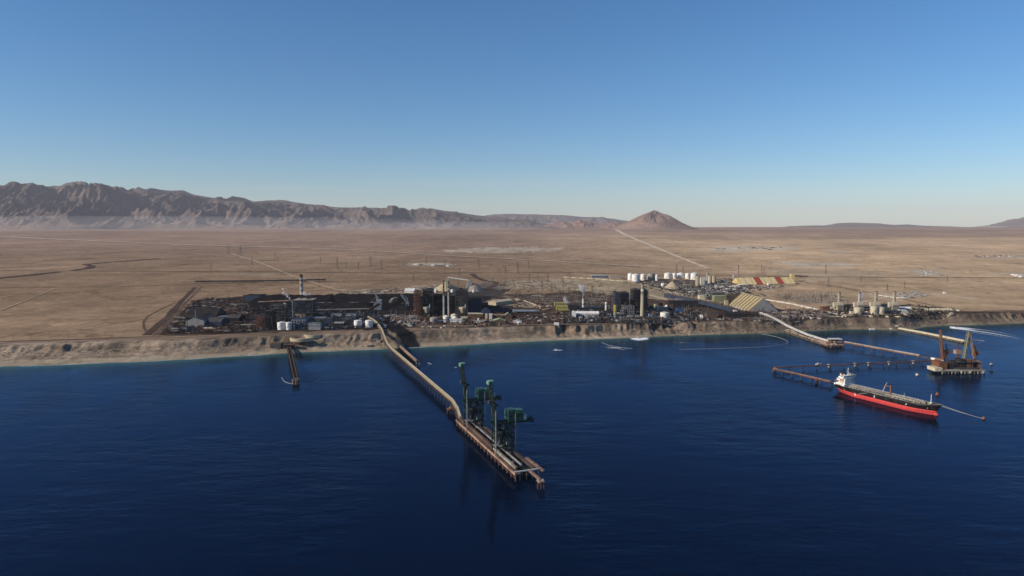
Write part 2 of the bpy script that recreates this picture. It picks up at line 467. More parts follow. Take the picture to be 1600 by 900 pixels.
def ground_mat():
    m = bpy.data.materials.new('desert_soil'); m.use_nodes = True
    n = m.node_tree; b = n.nodes['Principled BSDF']; b.inputs['Roughness'].default_value = .95
    b.inputs['Specular IOR Level'].default_value = 0
    a = n.nodes.new('ShaderNodeAttribute'); a.attribute_name = 'soil'
    tc = n.nodes.new('ShaderNodeTexCoord')
    prev = a.outputs['Color']
    for sx, sy, sc, lo, hi, det in ((1, .6, .05, .82, 1.18, 7), (.6, .5, .009, .80, 1.2, 7), (.45, .3, .0016, .80, 1.2, 6)):
        mp = n.nodes.new('ShaderNodeMapping'); mp.inputs['Scale'].default_value = (sx, sy, 1); mp.inputs['Rotation'].default_value = (0, 0, .1)
        t = n.nodes.new('ShaderNodeTexNoise'); t.inputs['Scale'].default_value = sc; t.inputs['Detail'].default_value = det; t.inputs['Roughness'].default_value = .65
        r = n.nodes.new('ShaderNodeMapRange'); r.inputs[1].default_value = .32; r.inputs[2].default_value = .68; r.inputs[3].default_value = lo; r.inputs[4].default_value = hi
        v = n.nodes.new('ShaderNodeVectorMath'); v.operation = 'SCALE'
        n.links.new(tc.outputs['Object'], mp.inputs[0]); n.links.new(mp.outputs[0], t.inputs['Vector']); n.links.new(t.outputs[0], r.inputs[0])
        n.links.new(prev, v.inputs[0]); n.links.new(r.outputs[0], v.inputs['Scale']); prev = v.outputs[0]
    for sc, sy, wd, amt in ((.0022, .5, .010, 1.22), (.0011, .45, .008, .74), (.006, .6, .016, .86)):
        mp = n.nodes.new('ShaderNodeMapping'); mp.inputs['Scale'].default_value = (1, sy, 1); mp.inputs['Rotation'].default_value = (0, 0, .35)
        t = n.nodes.new('ShaderNodeTexNoise'); t.inputs['Scale'].default_value = sc; t.inputs['Detail'].default_value = 5; t.inputs['Roughness'].default_value = .6
        sb = n.nodes.new('ShaderNodeMath'); sb.operation = 'SUBTRACT'; sb.inputs[1].default_value = .5; ab = n.nodes.new('ShaderNodeMath'); ab.operation = 'ABSOLUTE'
        r = n.nodes.new('ShaderNodeMapRange'); r.inputs[1].default_value = wd * .3; r.inputs[2].default_value = wd; r.inputs[3].default_value = amt; r.inputs[4].default_value = 1.0
        v = n.nodes.new('ShaderNodeVectorMath'); v.operation = 'SCALE'
        n.links.new(tc.outputs['Object'], mp.inputs[0]); n.links.new(mp.outputs[0], t.inputs['Vector']); n.links.new(t.outputs[0], sb.inputs[0]); n.links.new(sb.outputs[0], ab.inputs[0])
        n.links.new(ab.outputs[0], r.inputs[0]); n.links.new(prev, v.inputs[0]); n.links.new(r.outputs[0], v.inputs['Scale']); prev = v.outputs[0]
    n.links.new(prev, b.inputs['Base Color'])
    t = n.nodes.new('ShaderNodeTexNoise'); t.inputs['Scale'].default_value = .12; t.inputs['Detail'].default_value = 8; t.inputs['Roughness'].default_value = .7
    n.links.new(tc.outputs['Object'], t.inputs['Vector'])
    bp = n.nodes.new('ShaderNodeBump'); bp.inputs['Distance'].default_value = 3.5; bp.inputs['Strength'].default_value = .5
    n.links.new(t.outputs[0], bp.inputs['Height']); n.links.new(bp.outputs[0], b.inputs['Normal'])
    return m

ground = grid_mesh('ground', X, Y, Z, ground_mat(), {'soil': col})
tag(ground, 'desert plain with an eroded coastal bluff and a narrow beach', kind='structure')

# ---------------------------------------------------------------- sea
def water_mat():
    m = bpy.data.materials.new('sea_water'); m.use_nodes = True
    n = m.node_tree; b = n.nodes['Principled BSDF']
    a = n.nodes.new('ShaderNodeAttribute'); a.attribute_name = 'body'
    n.links.new(a.outputs['Color'], b.inputs['Base Color'])
    b.inputs['IOR'].default_value = 1.33; b.inputs['Specular IOR Level'].default_value = .16; b.inputs['Specular Tint'].default_value = (.50, .76, 1.0, 1)
    tc = n.nodes.new('ShaderNodeTexCoord')
    # calm slicks and rippled patches
    mp = n.nodes.new('ShaderNodeMapping'); mp.inputs['Scale'].default_value = (1, .55, 1); mp.inputs['Rotation'].default_value = (0, 0, .5)
    n.links.new(tc.outputs['Object'], mp.inputs[0])
    t = n.nodes.new('ShaderNodeTexNoise'); t.inputs['Scale'].default_value = .0030; t.inputs['Detail'].default_value = 6; t.inputs['Distortion'].default_value = 2.0
    n.links.new(mp.outputs[0], t.inputs['Vector'])
    r = n.nodes.new('ShaderNodeMapRange'); r.inputs[1].default_value = .35; r.inputs[2].default_value = .65; r.inputs[3].default_value = .10; r.inputs[4].default_value = .18
    n.links.new(t.outputs[0], r.inputs[0])
    r2 = n.nodes.new('ShaderNodeMapRange'); r2.inputs[1].default_value = .36; r2.inputs[2].default_value = .64; r2.inputs[3].default_value = .16; r2.inputs[4].default_value = 1.0
    n.links.new(t.outputs[0], r2.inputs[0])
    nrm = None
    for sc, dist, sy, rot in ((.03, 2.6, .5, .25), (.11, .75, .45, -.2), (.4, .26, .6, .1)):
        mp = n.nodes.new('ShaderNodeMapping'); mp.inputs['Scale'].default_value = (sy, 1, 1); mp.inputs['Rotation'].default_value = (0, 0, rot)
        n.links.new(tc.outputs['Object'], mp.inputs[0])
        t = n.nodes.new('ShaderNodeTexNoise'); t.inputs['Scale'].default_value = sc; t.inputs['Detail'].default_value = 4; t.inputs['Roughness'].default_value = .6
        n.links.new(mp.outputs[0], t.inputs['Vector'])
        bp = n.nodes.new('ShaderNodeBump'); bp.inputs['Distance'].default_value = dist
        n.links.new(r2.outputs[0], bp.inputs['Strength'])
        n.links.new(t.outputs[0], bp.inputs['Height'])
        if nrm: n.links.new(nrm, bp.inputs['Normal'])
        nrm = bp.outputs[0]
    n.nodes.remove(b)
    df = n.nodes.new('ShaderNodeBsdfDiffuse'); gl = n.nodes.new('ShaderNodeBsdfGlossy'); gl.inputs['Color'].default_value = (.33, .50, .74, 1)
    fr = n.nodes.new('ShaderNodeFresnel'); fr.inputs['IOR'].default_value = 1.33
    fm = n.nodes.new('ShaderNodeMath'); fm.operation = 'MULTIPLY'; fm.inputs[1].default_value = .88; mx = n.nodes.new('ShaderNodeMixShader')
    n.links.new(a.outputs['Color'], df.inputs['Color']); n.links.new(r.outputs[0], gl.inputs['Roughness'])
    n.links.new(nrm, gl.inputs['Normal']); n.links.new(nrm, fr.inputs['Normal'])
    n.links.new(fr.outputs[0], fm.inputs[0]); n.links.new(fm.outputs[0], mx.inputs[0]); n.links.new(df.outputs[0], mx.inputs[1]); n.links.new(gl.outputs[0], mx.inputs[2])
    n.links.new(mx.outputs[0], n.nodes['Material Output'].inputs['Surface'])
    return m

xw = np.concatenate([-geo(1500, 60000, 30)[::-1], np.arange(-1500, 2200, 12), geo(2200, 60000, 30)])
sw = np.concatenate([-geo(400, 6000, 24)[::-1], np.arange(-400, 12, 4)])
XW, SW = np.meshgrid(xw, sw)
YW = shoreY(XW) + SW
sh = np.exp(SW / 30.0)[..., None] * .85 + .25 * np.exp(SW / 110.0)[..., None] * (.4 + .9 * fbm(XW / 90, SW / 50, 5, 3))[..., None]
sh = np.clip(sh, 0, 1) * np.interp(XW, [-1500, 0, 700, 1500], [1, .9, .5, .5])[..., None]
wc = rgb(.0004, .004, .016) * (1 - sh) + rgb(.05, .165, .17) * sh
sea = grid_mesh('sea', XW, YW, np.zeros_like(XW), water_mat(), {'body': wc})
tag(sea, 'deep blue sea with light ripples, paler over the shallows', kind='structure')

# ---------------------------------------------------------------- mountains and hills
def rockmat(name, c1, c2):
    m = bpy.data.materials.new(name); m.use_nodes = True
    n = m.node_tree; b = n.nodes['Principled BSDF']; b.inputs['Roughness'].default_value = 1; b.inputs['Specular IOR Level'].default_value = 0
    tc = n.nodes.new('ShaderNodeTexCoord')
    t = n.nodes.new('ShaderNodeTexNoise'); t.inputs['Scale'].default_value = .0012; t.inputs['Detail'].default_value = 8; t.inputs['Roughness'].default_value = .6
    n.links.new(tc.outputs['Object'], t.inputs['Vector'])
    a = n.nodes.new('ShaderNodeAttribute'); a.attribute_name = 'dust'
    r = n.nodes.new('ShaderNodeMapRange'); r.inputs[1].default_value = .4; r.inputs[2].default_value = .62
    n.links.new(t.outputs[0], r.inputs[0])
    mi = n.nodes.new('ShaderNodeMix'); mi.data_type = 'RGBA'; mi.inputs[6].default_value = (*c1, 1); mi.inputs[7].default_value = (*c2, 1)
    n.links.new(r.outputs[0], mi.inputs[0])
    m2 = n.nodes.new('ShaderNodeMix'); m2.data_type = 'RGBA'; m2.inputs[7].default_value = (.27, .20, .155, 1)
    n.links.new(a.outputs['Color'], m2.inputs[0]); n.links.new(mi.outputs[2], m2.inputs[6])
    n.links.new(m2.outputs[2], b.inputs['Base Color'])
    t = n.nodes.new('ShaderNodeTexNoise'); t.inputs['Scale'].default_value = .009; t.inputs['Detail'].default_value = 8; t.inputs['Roughness'].default_value = .65
    n.links.new(tc.outputs['Object'], t.inputs['Vector'])
    bp = n.nodes.new('ShaderNodeBump'); bp.inputs['Distance'].default_value = 60; bp.inputs['Strength'].default_value = .8
    n.links.new(t.outputs[0], bp.inputs['Height']); n.links.new(bp.outputs[0], b.inputs['Normal'])
    return m

def mountain_range(name, label, crest, D0, D1, front, seed, m, nx=520, ny=130, rough=1.0, sp=1600.0):
    """crest: (px, py) of the skyline; D0..D1 the distances of the crest line at its two ends"""
    cx = np.array([c[0] for c in crest], float); cy = np.array([c[1] for c in crest], float)
    a = np.linspace(0, 1, nx); b = np.linspace(0, 1.5, ny)
    A, B = np.meshgrid(a, b)
    px = cx[0] + (cx[-1] - cx[0]) * A
    D = D0 + (D1 - D0) * A
    XC = (px - 800) / FPX * D
    ZC = CAMH + (354 - np.interp(px, cx, cy)) / FPX * D
    # b: 0 foot .. 1 crest .. 1.5 back slope
    fr = front * (0.75 + .5 * fbm(XC / 5000, XC * 0, seed, 3))
    YB = D - fr * (1 - B)
    XX = XC * (YB / D) * 0.35 + XC * 0.65
    base = height(XX, YB, False)
    n1 = ridged((XX + 900 * fbm(XX / 4000, YB / 4000, seed + 5, 2)) / sp, YB / (sp * 1.7), seed + 1, 5, .52)
    n2 = ridged(XX / (sp * .42), YB / (sp * .8), seed + 2, 4, .5)
    rise = np.where(B < 1, np.clip(B, 0, 1) ** 1.25, np.clip(1 - (B - 1) * 1.5, 0, 1))
    H = np.maximum(ZC - base, 5)
    mod = (n1 * 1.0 + n2 * .34 - .54) * rough
    env = np.clip(rise, 0, 1) ** .7 * np.clip(1 - rise, 0, 1) ** .8 * 3.0 + .05 * rise
    # sharp foot: spurs come out to different distances
    ZZ = base + H * np.clip(rise * (1 - .16 * rough) + mod * (env * .62) + .08 * (B > .02) * (n1 - .5), -.03, 1.0) / (1 - .10 * rough) * np.where(B > .85, 1 - .05 * (1 - np.minimum(1, np.abs(B - 1) / .15)), 1)
    ZZ = np.minimum(ZZ, base + H * (1.0 + .03 * (n2 - .5)))
    ZZ = np.where(B < .01, base - 25, ZZ)
    dust = (1 - sstep(0, .30, (ZZ - base) / np.maximum(H, 1)))
    dd = np.repeat(dust[..., None], 3, -1) * .8
    o = grid_mesh(name, XX, YB, ZZ, m, {'dust': dd}, True)
    return tag(o, label, kind='structure')

rk = rockmat('range_rock', (.105, .088, .086), (.165, .132, .12))
C1 = [(-420, 300), (-200, 275), (-60, 290), (0, 284), (25, 284), (45, 282), (70, 286), (92, 290), (115, 287), (140, 286), (165, 289), (190, 294), (215, 292), (240, 292), (262, 295),
      (285, 292), (300, 296), (330, 301), (360, 306), (400, 311), (420, 308), (445, 308), (480, 315), (505, 316), (530, 321), (560, 320), (600, 322), (625, 325), (650, 326),
      (680, 324), (705, 328), (740, 334), (765, 337), (795, 338), (825, 343), (850, 349), (872, 354)]
C1b = [(x, y + 2.5 + (2.5 * math.sin(x / 37.0) + 1.5 * math.sin(x / 17.0))) for x, y in C1]
mountain_range('mountain_range', 'tall barren brown mountain range along the left horizon', C1b, 19000, 25500, 6200, 100, rk, 1000, 190, 1.0, 1250)
C1c = [(x, y) for x, y in C1 if x < 800]
mountain_range('back_mountains', 'bluish rear crest showing above the barren mountain range', C1c, 24500, 30000, 7000, 140, rk, 600, 70, .8, 2400)
rk2 = rockmat('far_range_rock', (.16, .14, .14), (.22, .18, .165))
mountain_range('distant_hills', 'low pale hills behind the end of the mountain range', [(730, 350), (760, 334), (800, 332), (840, 333), (880, 334), (905, 337), (930, 338), (960, 341), (985, 345), (1010, 350), (1040, 354)], 34000, 36000, 5000, 160, rk2, 300, 60, .6, 2000)
rk3 = rockmat('red_hill_rock', (.27, .165, .125), (.33, .22, .17))
mountain_range('foothills', 'low reddish foothills left of the lone pointed hill', [(838, 354), (862, 349), (880, 345), (893, 348), (905, 342), (915, 345), (935, 349), (960, 346), (985, 350), (1000, 353)], 21500, 22500, 2300, 170, rk3, 260, 60, .7, 700)
mountain_range('island_hills', 'dark low flat hills on the right horizon', [(1230, 353.5), (1262, 352), (1290, 352), (1305, 348.5), (1325, 347), (1345, 348), (1370, 348.5), (1395, 351), (1415, 350), (1440, 352.5), (1480, 353.6)], 30000, 31000, 2600, 190, rk2, 260, 40, .5, 900)
mountain_range('edge_hill', 'pale rounded hill at the right edge of the horizon', [(1555, 354), (1572, 349), (1590, 342), (1604, 338), (1640, 333), (1700, 337), (1760, 350)], 30000, 30500, 4500, 200, rk2, 200, 60, .8, 1300)

def lone_hill(px, py, D, rx, ry, m, name, label, seed):
    cx = (px - 800) / FPX * D; H = (354 - py) / FPX * D + CAMH
    n = 200; th = np.linspace(0, 2 * np.pi, n); r = np.linspace(0, 1.25, 80)
    T, Rr = np.meshgrid(th, r)
    prof = np.clip(1 - Rr, -.1, 1)
    XX = cx + rx * Rr * np.cos(T) ; YY = D + ry * Rr * np.sin(T)
    base = height(XX, YY, False)
    TT = T + .5 * (fbm(np.cos(T) * 2 + 5, np.sin(T) * 2 + Rr * 3 + 5, seed + 9, 3) - .5); sp = ridged(np.cos(TT) * 1.5 + 7 + Rr * .5, np.sin(TT) * 1.5 + 9 + Rr * 1.1, seed, 5, .55)
    sh = prof ** 1.15 * (1 + (sp - .5) * .6 * np.clip(Rr * 3, 0, 1) * np.clip(1.1 - Rr, 0, 1))
    XX = XX + np.where(Rr < .5, 0, 0)
    ZZ = base + (H - float(base[0, 0])) * np.clip(sh, -.02, 1) + (ridged(XX / 500, YY / 500, seed + 3, 4) - .5) * 70 * np.clip(Rr * 4, 0, 1) * np.clip(1.05 - Rr, 0, 1)
    ZZ[-1, :] = base[-1, :] - 20
    dust = np.repeat((1 - sstep(.0, .35, prof))[..., None], 3, -1) * .7
    return tag(grid_mesh(name, XX, YY, ZZ, m, {'dust': dust}), label, kind='structure')
rk4 = rockmat('lone_hill_rock', (.19, .13, .11), (.32, .22, .175))
lone_hill(1021, 328.5, 19500, 1250, 1400, rk4, 'lone_hill', 'lone pointed reddish hill standing on the plain', 301)

# ---------------------------------------------------------------- tracks and roads on the plain
def ribbon(name, label, pts, width, m, lift=.35, px=True, step=60.0, w1=None):
    W = [G(a, b) for a, b in pts] if px else [Vector(p) for p in pts]
    out = []
    for a, b in zip(W[:-1], W[1:]):
        k = max(1, int((b - a).length / step))
        for i in range(k): out.append(a.lerp(b, i / k))
    out.append(W[-1])
    v = []; f = []
    for i, p in enumerate(out):
        a = out[max(i - 1, 0)]; b = out[min(i + 1, len(out) - 1)]
        d = (b - a); d.z = 0; d.normalize(); r = Vector((d.y, -d.x, 0))
        ww = width if w1 is None else width + (w1 - width) * i / (len(out) - 1)
        ww *= .8 + .4 * random.random()
        for sgn in (-.5, .5):
            q = p + r * ww * sgn
            v.append((q.x, q.y))
        if i: f.append((2 * i - 2, 2 * i, 2 * i + 1, 2 * i - 1))
    va = np.array(v); hz = height(va[:, 0], va[:, 1], True) + lift
    v = [(x_, y_, float(z_)) for (x_, y_), z_ in zip(v, hz)]
    me = bpy.data.meshes.new(name); me.from_pydata(v, [], f); me.materials.append(m)
    o = bpy.data.objects.new(name, me); COL.objects.link(o)
    return tag(o, label, kind='structure')

pale = mat('pale_track', (.58, .49, .38), .95, .2, .01)
pale2 = mat('faint_track', (.40, .32, .225), .95, .2, .01)
darkt = mat('dark_track', (.13, .09, .07), .95, .3, .01)
darkr = mat('dark_road', (.085, .06, .05), .95, .3, .02)
ribbon('road', 'long pale highway crossing the whole plain', [(-60, 366), (0, 369.5), (150, 377), (300, 383), (420, 386), (560, 391), (700, 400), (850, 408), (1000, 417), (1110, 424)], 95, pale, 4, step=150, w1=16)
ribbon('dirt_track', 'pale dirt track running from the lone hill to the tank farm', [(962, 359), (975, 366), (1010, 381), (1060, 402), (1108, 421)], 110, pale, 4, step=150, w1=26)
ribbon('dirt_track', 'pale dirt track slanting down to the striped chimney', [(362, 396), (400, 408), (430, 420), (460, 432), (495, 443), (530, 454)], 22, pale2, .8, w1=13)
ribbon('dirt_track', 'faint track across the left plain under the highway', [(235, 393), (300, 396), (370, 402), (420, 407)], 30, pale2, 2.5)
ribbon('railway', 'dark railway line across the plain behind the plants', [(-60, 423), (0, 423), (180, 424), (400, 425), (600, 427), (780, 426.5), (900, 426), (1000, 430), (1150, 431), (1280, 433), (1440, 434), (1660, 434)], 16, darkt, 2.2)
ribbon('dirt_track', 'dark track behind the coal yard', [(0, 450), (200, 447.5), (300, 444), (420, 442), (560, 439), (700, 436), (860, 433)], 12, darkt, .6)
ribbon('dirt_track', 'thin dark line of a track behind the speckled yard', [(780, 460), (900, 459.5), (990, 459)], 10, darkt, .4)
ribbon('embankment_road', 'dark straight road edging the left plant yard', [(229, 524), (262, 496), (284, 470), (305, 449)], 26, darkr, .4, w1=15)
ribbon('embankment_road', 'brown service road beside the left plant yard', [(243, 524), (272, 496), (290, 473), (316, 447)], 16, darkt, .4, w1=8)
ribbon('dirt_track', 'curved dark track left of the plant yard', [(231, 523), (225, 512), (224, 503), (231, 494), (250, 484), (275, 472)], 6, darkt, .4, step=20)
ribbon('coast_road', 'brown coast road along the top of the bluff', [(-60, 536), (0, 533.5), (120, 530.5), (235, 526), (330, 523), (430, 519), (560, 516)], 10, darkt, .4, step=25)
ribbon('coast_road', 'dusty road in front of the middle power station', [(660, 510), (760, 508.5), (860, 507), (960, 505.5), (1050, 504.5), (1120, 503.5)], 9, mat('dust_road', (.26, .2, .145), .95, .2, .02), .4, step=25)
ribbon('coast_road', 'dark road behind the right shore', [(1140, 503), (1240, 500), (1340, 497.5), (1480, 492), (1620, 487)], 9, darkt, .4, step=25)
ribbon('dirt_track', 'curving dark haul road behind the pale stockpiles', [(737, 428), (745, 434), (758, 439), (775, 441), (776, 444), (766, 449), (758, 455)], 30, darkr, .5, step=25)
ribbon('dry_ditch', 'dark dry ditch on the left plain, nearer part', [(-40, 438), (0, 435), (40, 431), (93, 425)], 46, darkr, 2.0)
ribbon('dry_ditch', 'dark dry ditch on the left plain, farther part', [(112, 423), (138, 419.5), (144, 416), (133, 413.5), (170, 410), (215, 407), (250, 404)], 40, darkr, 2.0)
ribbon('dirt_track', 'pale sandy track behind the right power station', [(1290, 470), (1340, 473), (1400, 462), (1455, 458), (1480, 464), (1525, 468)], 9, pale, .5)
ribbon('dirt_track', 'pale straight track right of the chimneys', [(1455, 458), (1490, 463), (1525, 468)], 16, pale, .6)
ribbon('dirt_track', 'dark track across the right plain', [(1250, 440), (1330, 452), (1400, 465), (1470, 480), (1500, 486)], 9, darkt, .5)
ribbon('dirt_track', 'faint pale track near the tank farm', [(800, 425), (880, 433), (985, 441), (1030, 447)], 14, pale2, .6)
for lab, pts in (('faint wheel track in the left foreground plain', [(0, 466), (60, 452), (120, 449)]), ('faint wheel track on the left plain edge', [(0, 486), (40, 470), (85, 452)]),
                 ('faint pale line on the right plain', [(1110, 395), (1180, 405), (1270, 420), (1330, 428)]), ('faint pale line behind the farthest tanks', [(1150, 372), (1200, 366), (1290, 363)]),
                 ('faint pale line on the far right plain', [(1380, 372), (1420, 385), (1445, 400), (1480, 412)]), ('faint dark line across the far plain', [(1000, 402), (1045, 398), (1062, 394)])):
    ribbon('wheel_track', lab, pts, 4, pale2 if 'dark' not in lab else darkt, 2.0)

# ---------------------------------------------------------------- haze
def haze():
    mb = MB(); mb.box(0, 28500, -16, 122000, 65000, 2150)
    m = bpy.data.materials.new('haze_air'); m.use_nodes = True
    n = m.node_tree; n.nodes.remove(n.nodes['Principled BSDF'])
    v = n.nodes.new('ShaderNodeVolumePrincipled')
    v.inputs['Color'].default_value = (.90, .91, .98, 1)
    v.inputs['Density'].default_value = 1.0e-5
    v.inputs['Anisotropy'].default_value = 0.0
    n.links.new(v.outputs[0], n.nodes['Material Output'].inputs['Volume'])
    o = part(mb, 'haze', m)
    return tag(o, 'thin pale blue air haze over sea and desert', kind='stuff')
haze()
def dust(name, label, c, r, dens):
    mb = MB(); nlat, nlon = 16, 40; vs = []
    for i in range(nlat + 1):
        for j in range(nlon):
            a = math.pi * i / nlat; b = 2 * math.pi * j / nlon; k = 1 + .10 * math.sin(3 * b + 1) + .06 * math.sin(7 * b)
            vs.append((r[0] * k * math.sin(a) * math.cos(b), r[1] * k * math.sin(a) * math.sin(b), r[2] * math.cos(a) * (1 + .12 * math.sin(5 * b) * math.sin(a))))
    mb.add(vs, [(i * nlon + j, (i + 1) * nlon + j, (i + 1) * nlon + (j + 1) % nlon, i * nlon + (j + 1) % nlon) for i in range(nlat) for j in range(nlon)])
    m = bpy.data.materials.new('dust_air'); m.use_nodes = True; n = m.node_tree; n.nodes.remove(n.nodes['Principled BSDF'])
    v = n.nodes.new('ShaderNodeVolumePrincipled'); v.inputs['Color'].default_value = (.96, .92, .93, 1); v.inputs['Density'].default_value = dens
    n.links.new(v.outputs[0], n.nodes['Material Output'].inputs['Volume'])
    o = part(mb, name, m, None, True); o.location = c
    return tag(o, label, kind='stuff')
dust('dust_haze', 'pale dust hanging low along the foot of the left mountains', (-9500, 16800, 250), (9500, 4200, 310), 4.2e-5)
dust('dust_haze', 'thinner pale dust before the low end of the mountain range', (-1500, 21500, 240), (6500, 4000, 210), 3.5e-5)
# ================================================================ harbour
def mid(px0, px1, pyb, z=None):
    p = G((px0 + px1) / 2, pyb) if z is None else P((px0 + px1) / 2, pyb, z)
    return p, depth(p) / FPX          # place, metres per pixel there

def rot_of(a, b):
    return math.atan2(b[1] - a[1], b[0] - a[0])

# ---- coal jetty: approach trestle -------------------------------------------------
DECK = 9.0
A0 = P(713, 656, DECK); A1 = P(806, 741, DECK)
DA = rot_of(A0, A1); ux, uy = math.cos(DA), math.sin(DA)         # along the dock, seawards
vx, vy = -uy, ux                                                 # to its landward right side
if vx < 0: vx, vy = -vx, -vy
def dockp(a, b, z=DECK):
    """a metres along the dock, b metres across it"""
    return (A0.x + ux * a + vx * b, A0.y + uy * a + vy * b, z)
DL = (A1 - A0).length
DW = 31.0

def local(o, p):
    """world point in the coordinates of the unrotated thing o"""
    return (p[0] - o.location.x, p[1] - o.location.y, p[2] - o.location.z)

def jetty_piles(root, pts, m, r=.6, top=DECK - 1.6, name='pile', bot=-4):
    for (x, y) in pts:
        mb = MB(); mb.cyl(x - root.location.x, y - root.location.y, bot, r, r, top - bot, 7)
        part(mb, name, m, root)

def shared_piles(root, pts, m, r=.6, top=DECK - 1.6, name='pile', bot=-4):
    mb = MB(); mb.cyl(0, 0, bot, r, r, top - bot, 7)
    first = None
    for (x, y) in pts:
        if first is None:
            first = part(mb, name, m, root); first.location = local(root, (x, y, 0))
        else:
            c = first.copy(); COL.objects.link(c); c.parent = root; c.location = local(root, (x, y, 0))

tr = thing('jetty_trestle', 'long cream covered conveyor on piles running from the coal plant to the crane dock', 'jetty', (P(605, 549, 0)))
B0 = P(612, 545.5, 16); B1 = P(706.7, 626.7, 13); B2 = Vector(dockp(2, 6, 10.6))
line = [P(575.5, 496, 36), P(583, 500.5, 37), P(589, 505, 36), P(596.7, 516, 33), P(602, 530, 25), P(606, 538.5, 19), B0] + [B0.lerp(B1, k / 14) for k in range(1, 15)] + [B1.lerp(B2, .5) + Vector((2.0, 0, .6)), B2]
L3 = [local(tr, p) for p in line]
mb = MB(); mb.sweep(L3, 5.0, 3.4); part(mb, 'conveyor_gallery', 'gallery', tr)
mb = MB(); mb.sweep([(x, y, z - .9) for x, y, z in L3], 9.6, .7); part(mb, 'trestle_deck', 'quay', tr)
mb = MB(); mb.sweep([(x, y, z + 3.42) for x, y, z in L3], 2.6, .6); part(mb, 'roof_ridge', 'cream', tr)
mb = MB()
for a, b in zip(L3[:-1], L3[1:]):
    a = Vector(a); b = Vector(b); k_ = max(1, int((b - a).length / 6.5)); d = (b - a).normalized(); r = Vector((d.y, -d.x, 0)).normalized() * 2.6
    for k in range(k_):
        c = a.lerp(b, k / k_); mb.beam(c - r + Vector((0, 0, 3.5)), c + r + Vector((0, 0, 3.5)), .5, .3); mb.beam(c - r, c - r + Vector((0, 0, 3.5)), .4, .3); mb.beam(c + r, c + r + Vector((0, 0, 3.5)), .4, .3)
part(mb, 'gallery_ribs', 'brown', tr)['kind'] = 'stuff'
mb = MB(); mb.sweep([(x - 4.6, y - 1.8, z + .1) for x, y, z in L3[4:]], 2.0, .5); part(mb, 'walkway', 'brown', tr)
mb = MB()
for i in range(4, len(L3) - 1):
    a, b = Vector(L3[i]), Vector(L3[i + 1])
    for s_ in (-2.6, 2.6):
        mb.beam(a + Vector((vx * s_, vy * s_, -1.1)), b + Vector((vx * s_, vy * s_, -1.1)), .5, 1.6)
    mb.beam(a + Vector((-5.6, -2.2, .8)), b + Vector((-5.6, -2.2, .8)), .12, .12)
part(mb, 'girder', 'brown', tr)
pl = []
Lb = (B1 - B0).length; nb = int(Lb / 19)
for k in range(nb + 1):
    c = B0.lerp(B1, k / nb)
    for s_ in (-3.2, 3.2): pl.append((c.x + vx * s_, c.y + vy * s_))
shared_piles(tr, pl, 'brown', .55, 12)
for k in range(nb + 1):
    mb = MB(); c = Vector(local(tr, B0.lerp(B1, k / nb)))
    mb.beam(c + Vector((vx * -4.6, vy * -4.6, -2.4)), c + Vector((vx * 4.6, vy * 4.6, -2.4)), 1.1, 1.0)
    part(mb, 'crosshead', 'brown', tr)
for i in (1, 2, 3, 4):
    c = line[i]; gz = float(height(c.x, c.y, True))
    if c.z - gz > 2:
        mb = MB()
        for s_ in (-3, 3): mb.beam(local(tr, (c.x + s_, c.y, gz - 1)), local(tr, (c.x + s_ * .6, c.y, c.z)), .8)
        mb.beam(local(tr, (c.x - 3, c.y, (gz + c.z) / 2)), local(tr, (c.x + 3, c.y, (gz + c.z) / 2)), .5)
        part(mb, 'trestle_leg', 'brown', tr)
# bent tower where the trestle joins
bt = thing('mooring_platform', 'rusty piled platform against the trestle just before the crane dock', 'platform', P(704, 646, 0))
mb = MB(); mb.box(0, 0, 6.5, 13, 10, 1.6, DA); part(mb, 'platform_deck', 'rust', bt)
for dx in (-5, 0, 5):
    for dy in (-4, 4):
        mb = MB(); mb.cyl(dx, dy, -4, .6, .6, 10.6, 7); part(mb, 'pile', 'rust', bt)
mb = MB(); mb.box(0, 0, 8.1, 4, 3, 2.6, DA); part(mb, 'bollard_house', 'pinkbrown', bt)

# ---- crane dock -------------------------------------------------------------------
dk = thing('crane_dock', 'rusty piled unloading dock carrying the two green cranes', 'dock', A0)
def dl(a, b, z): return local(dk, dockp(a, b, z))
def slab(mb, a0, a1, b0, b1, z0, z1):
    vs = [dl(a, b, z) for z in (z0, z1) for a, b in ((a0, b0), (a1, b0), (a1, b1), (a0, b1))]
    mb.add(vs, [(0, 1, 2, 3), (7, 6, 5, 4), (0, 4, 5, 1), (1, 5, 6, 2), (2, 6, 7, 3), (3, 7, 4, 0)])
    return mb
part(slab(MB(), 0, DL, -.5, 6.5, DECK - 1.3, DECK), 'quay_deck', 'quay', dk)
part(slab(MB(), 22, DL - 4, DW - 5, DW, DECK - 1.3, DECK), 'rear_deck', 'brown', dk)
part(slab(MB(), 4, DL - 10, 7.2, DW - 5.8, DECK - 2.2, DECK - 1.4), 'open_deck', 'dark', dk)
part(slab(MB(), 0, DL, -.9, -.5, DECK - 2.2, DECK + .5), 'fender_beam', 'pinkbrown', dk)
for b, w_, m_, nm in ((1.8, .5, 'steel', 'crane_rail'), (DW - 2.5, .5, 'steel', 'crane_rail')):
    part(slab(MB(), 2, DL - 3, b - w_ / 2, b + w_ / 2, DECK + .02, DECK + .4), nm, m_, dk)
mb = MB(); slab(mb, -2, DL * .60, 4.3, 7.2, DECK + 1.2, DECK + 4.2); part(mb, 'dock_conveyor', 'brown', dk)
mb = MB(); slab(mb, DL * .62, DL - 14, 4.6, 7.6, DECK + .6, DECK + 3.0); part(mb, 'dock_conveyor', 'concrete', dk)
mb = MB(); slab(mb, 30, DL - 20, 14.5, 16.5, DECK + 1.8, DECK + 3.2); part(mb, 'pipe_bridge', 'grey', dk)
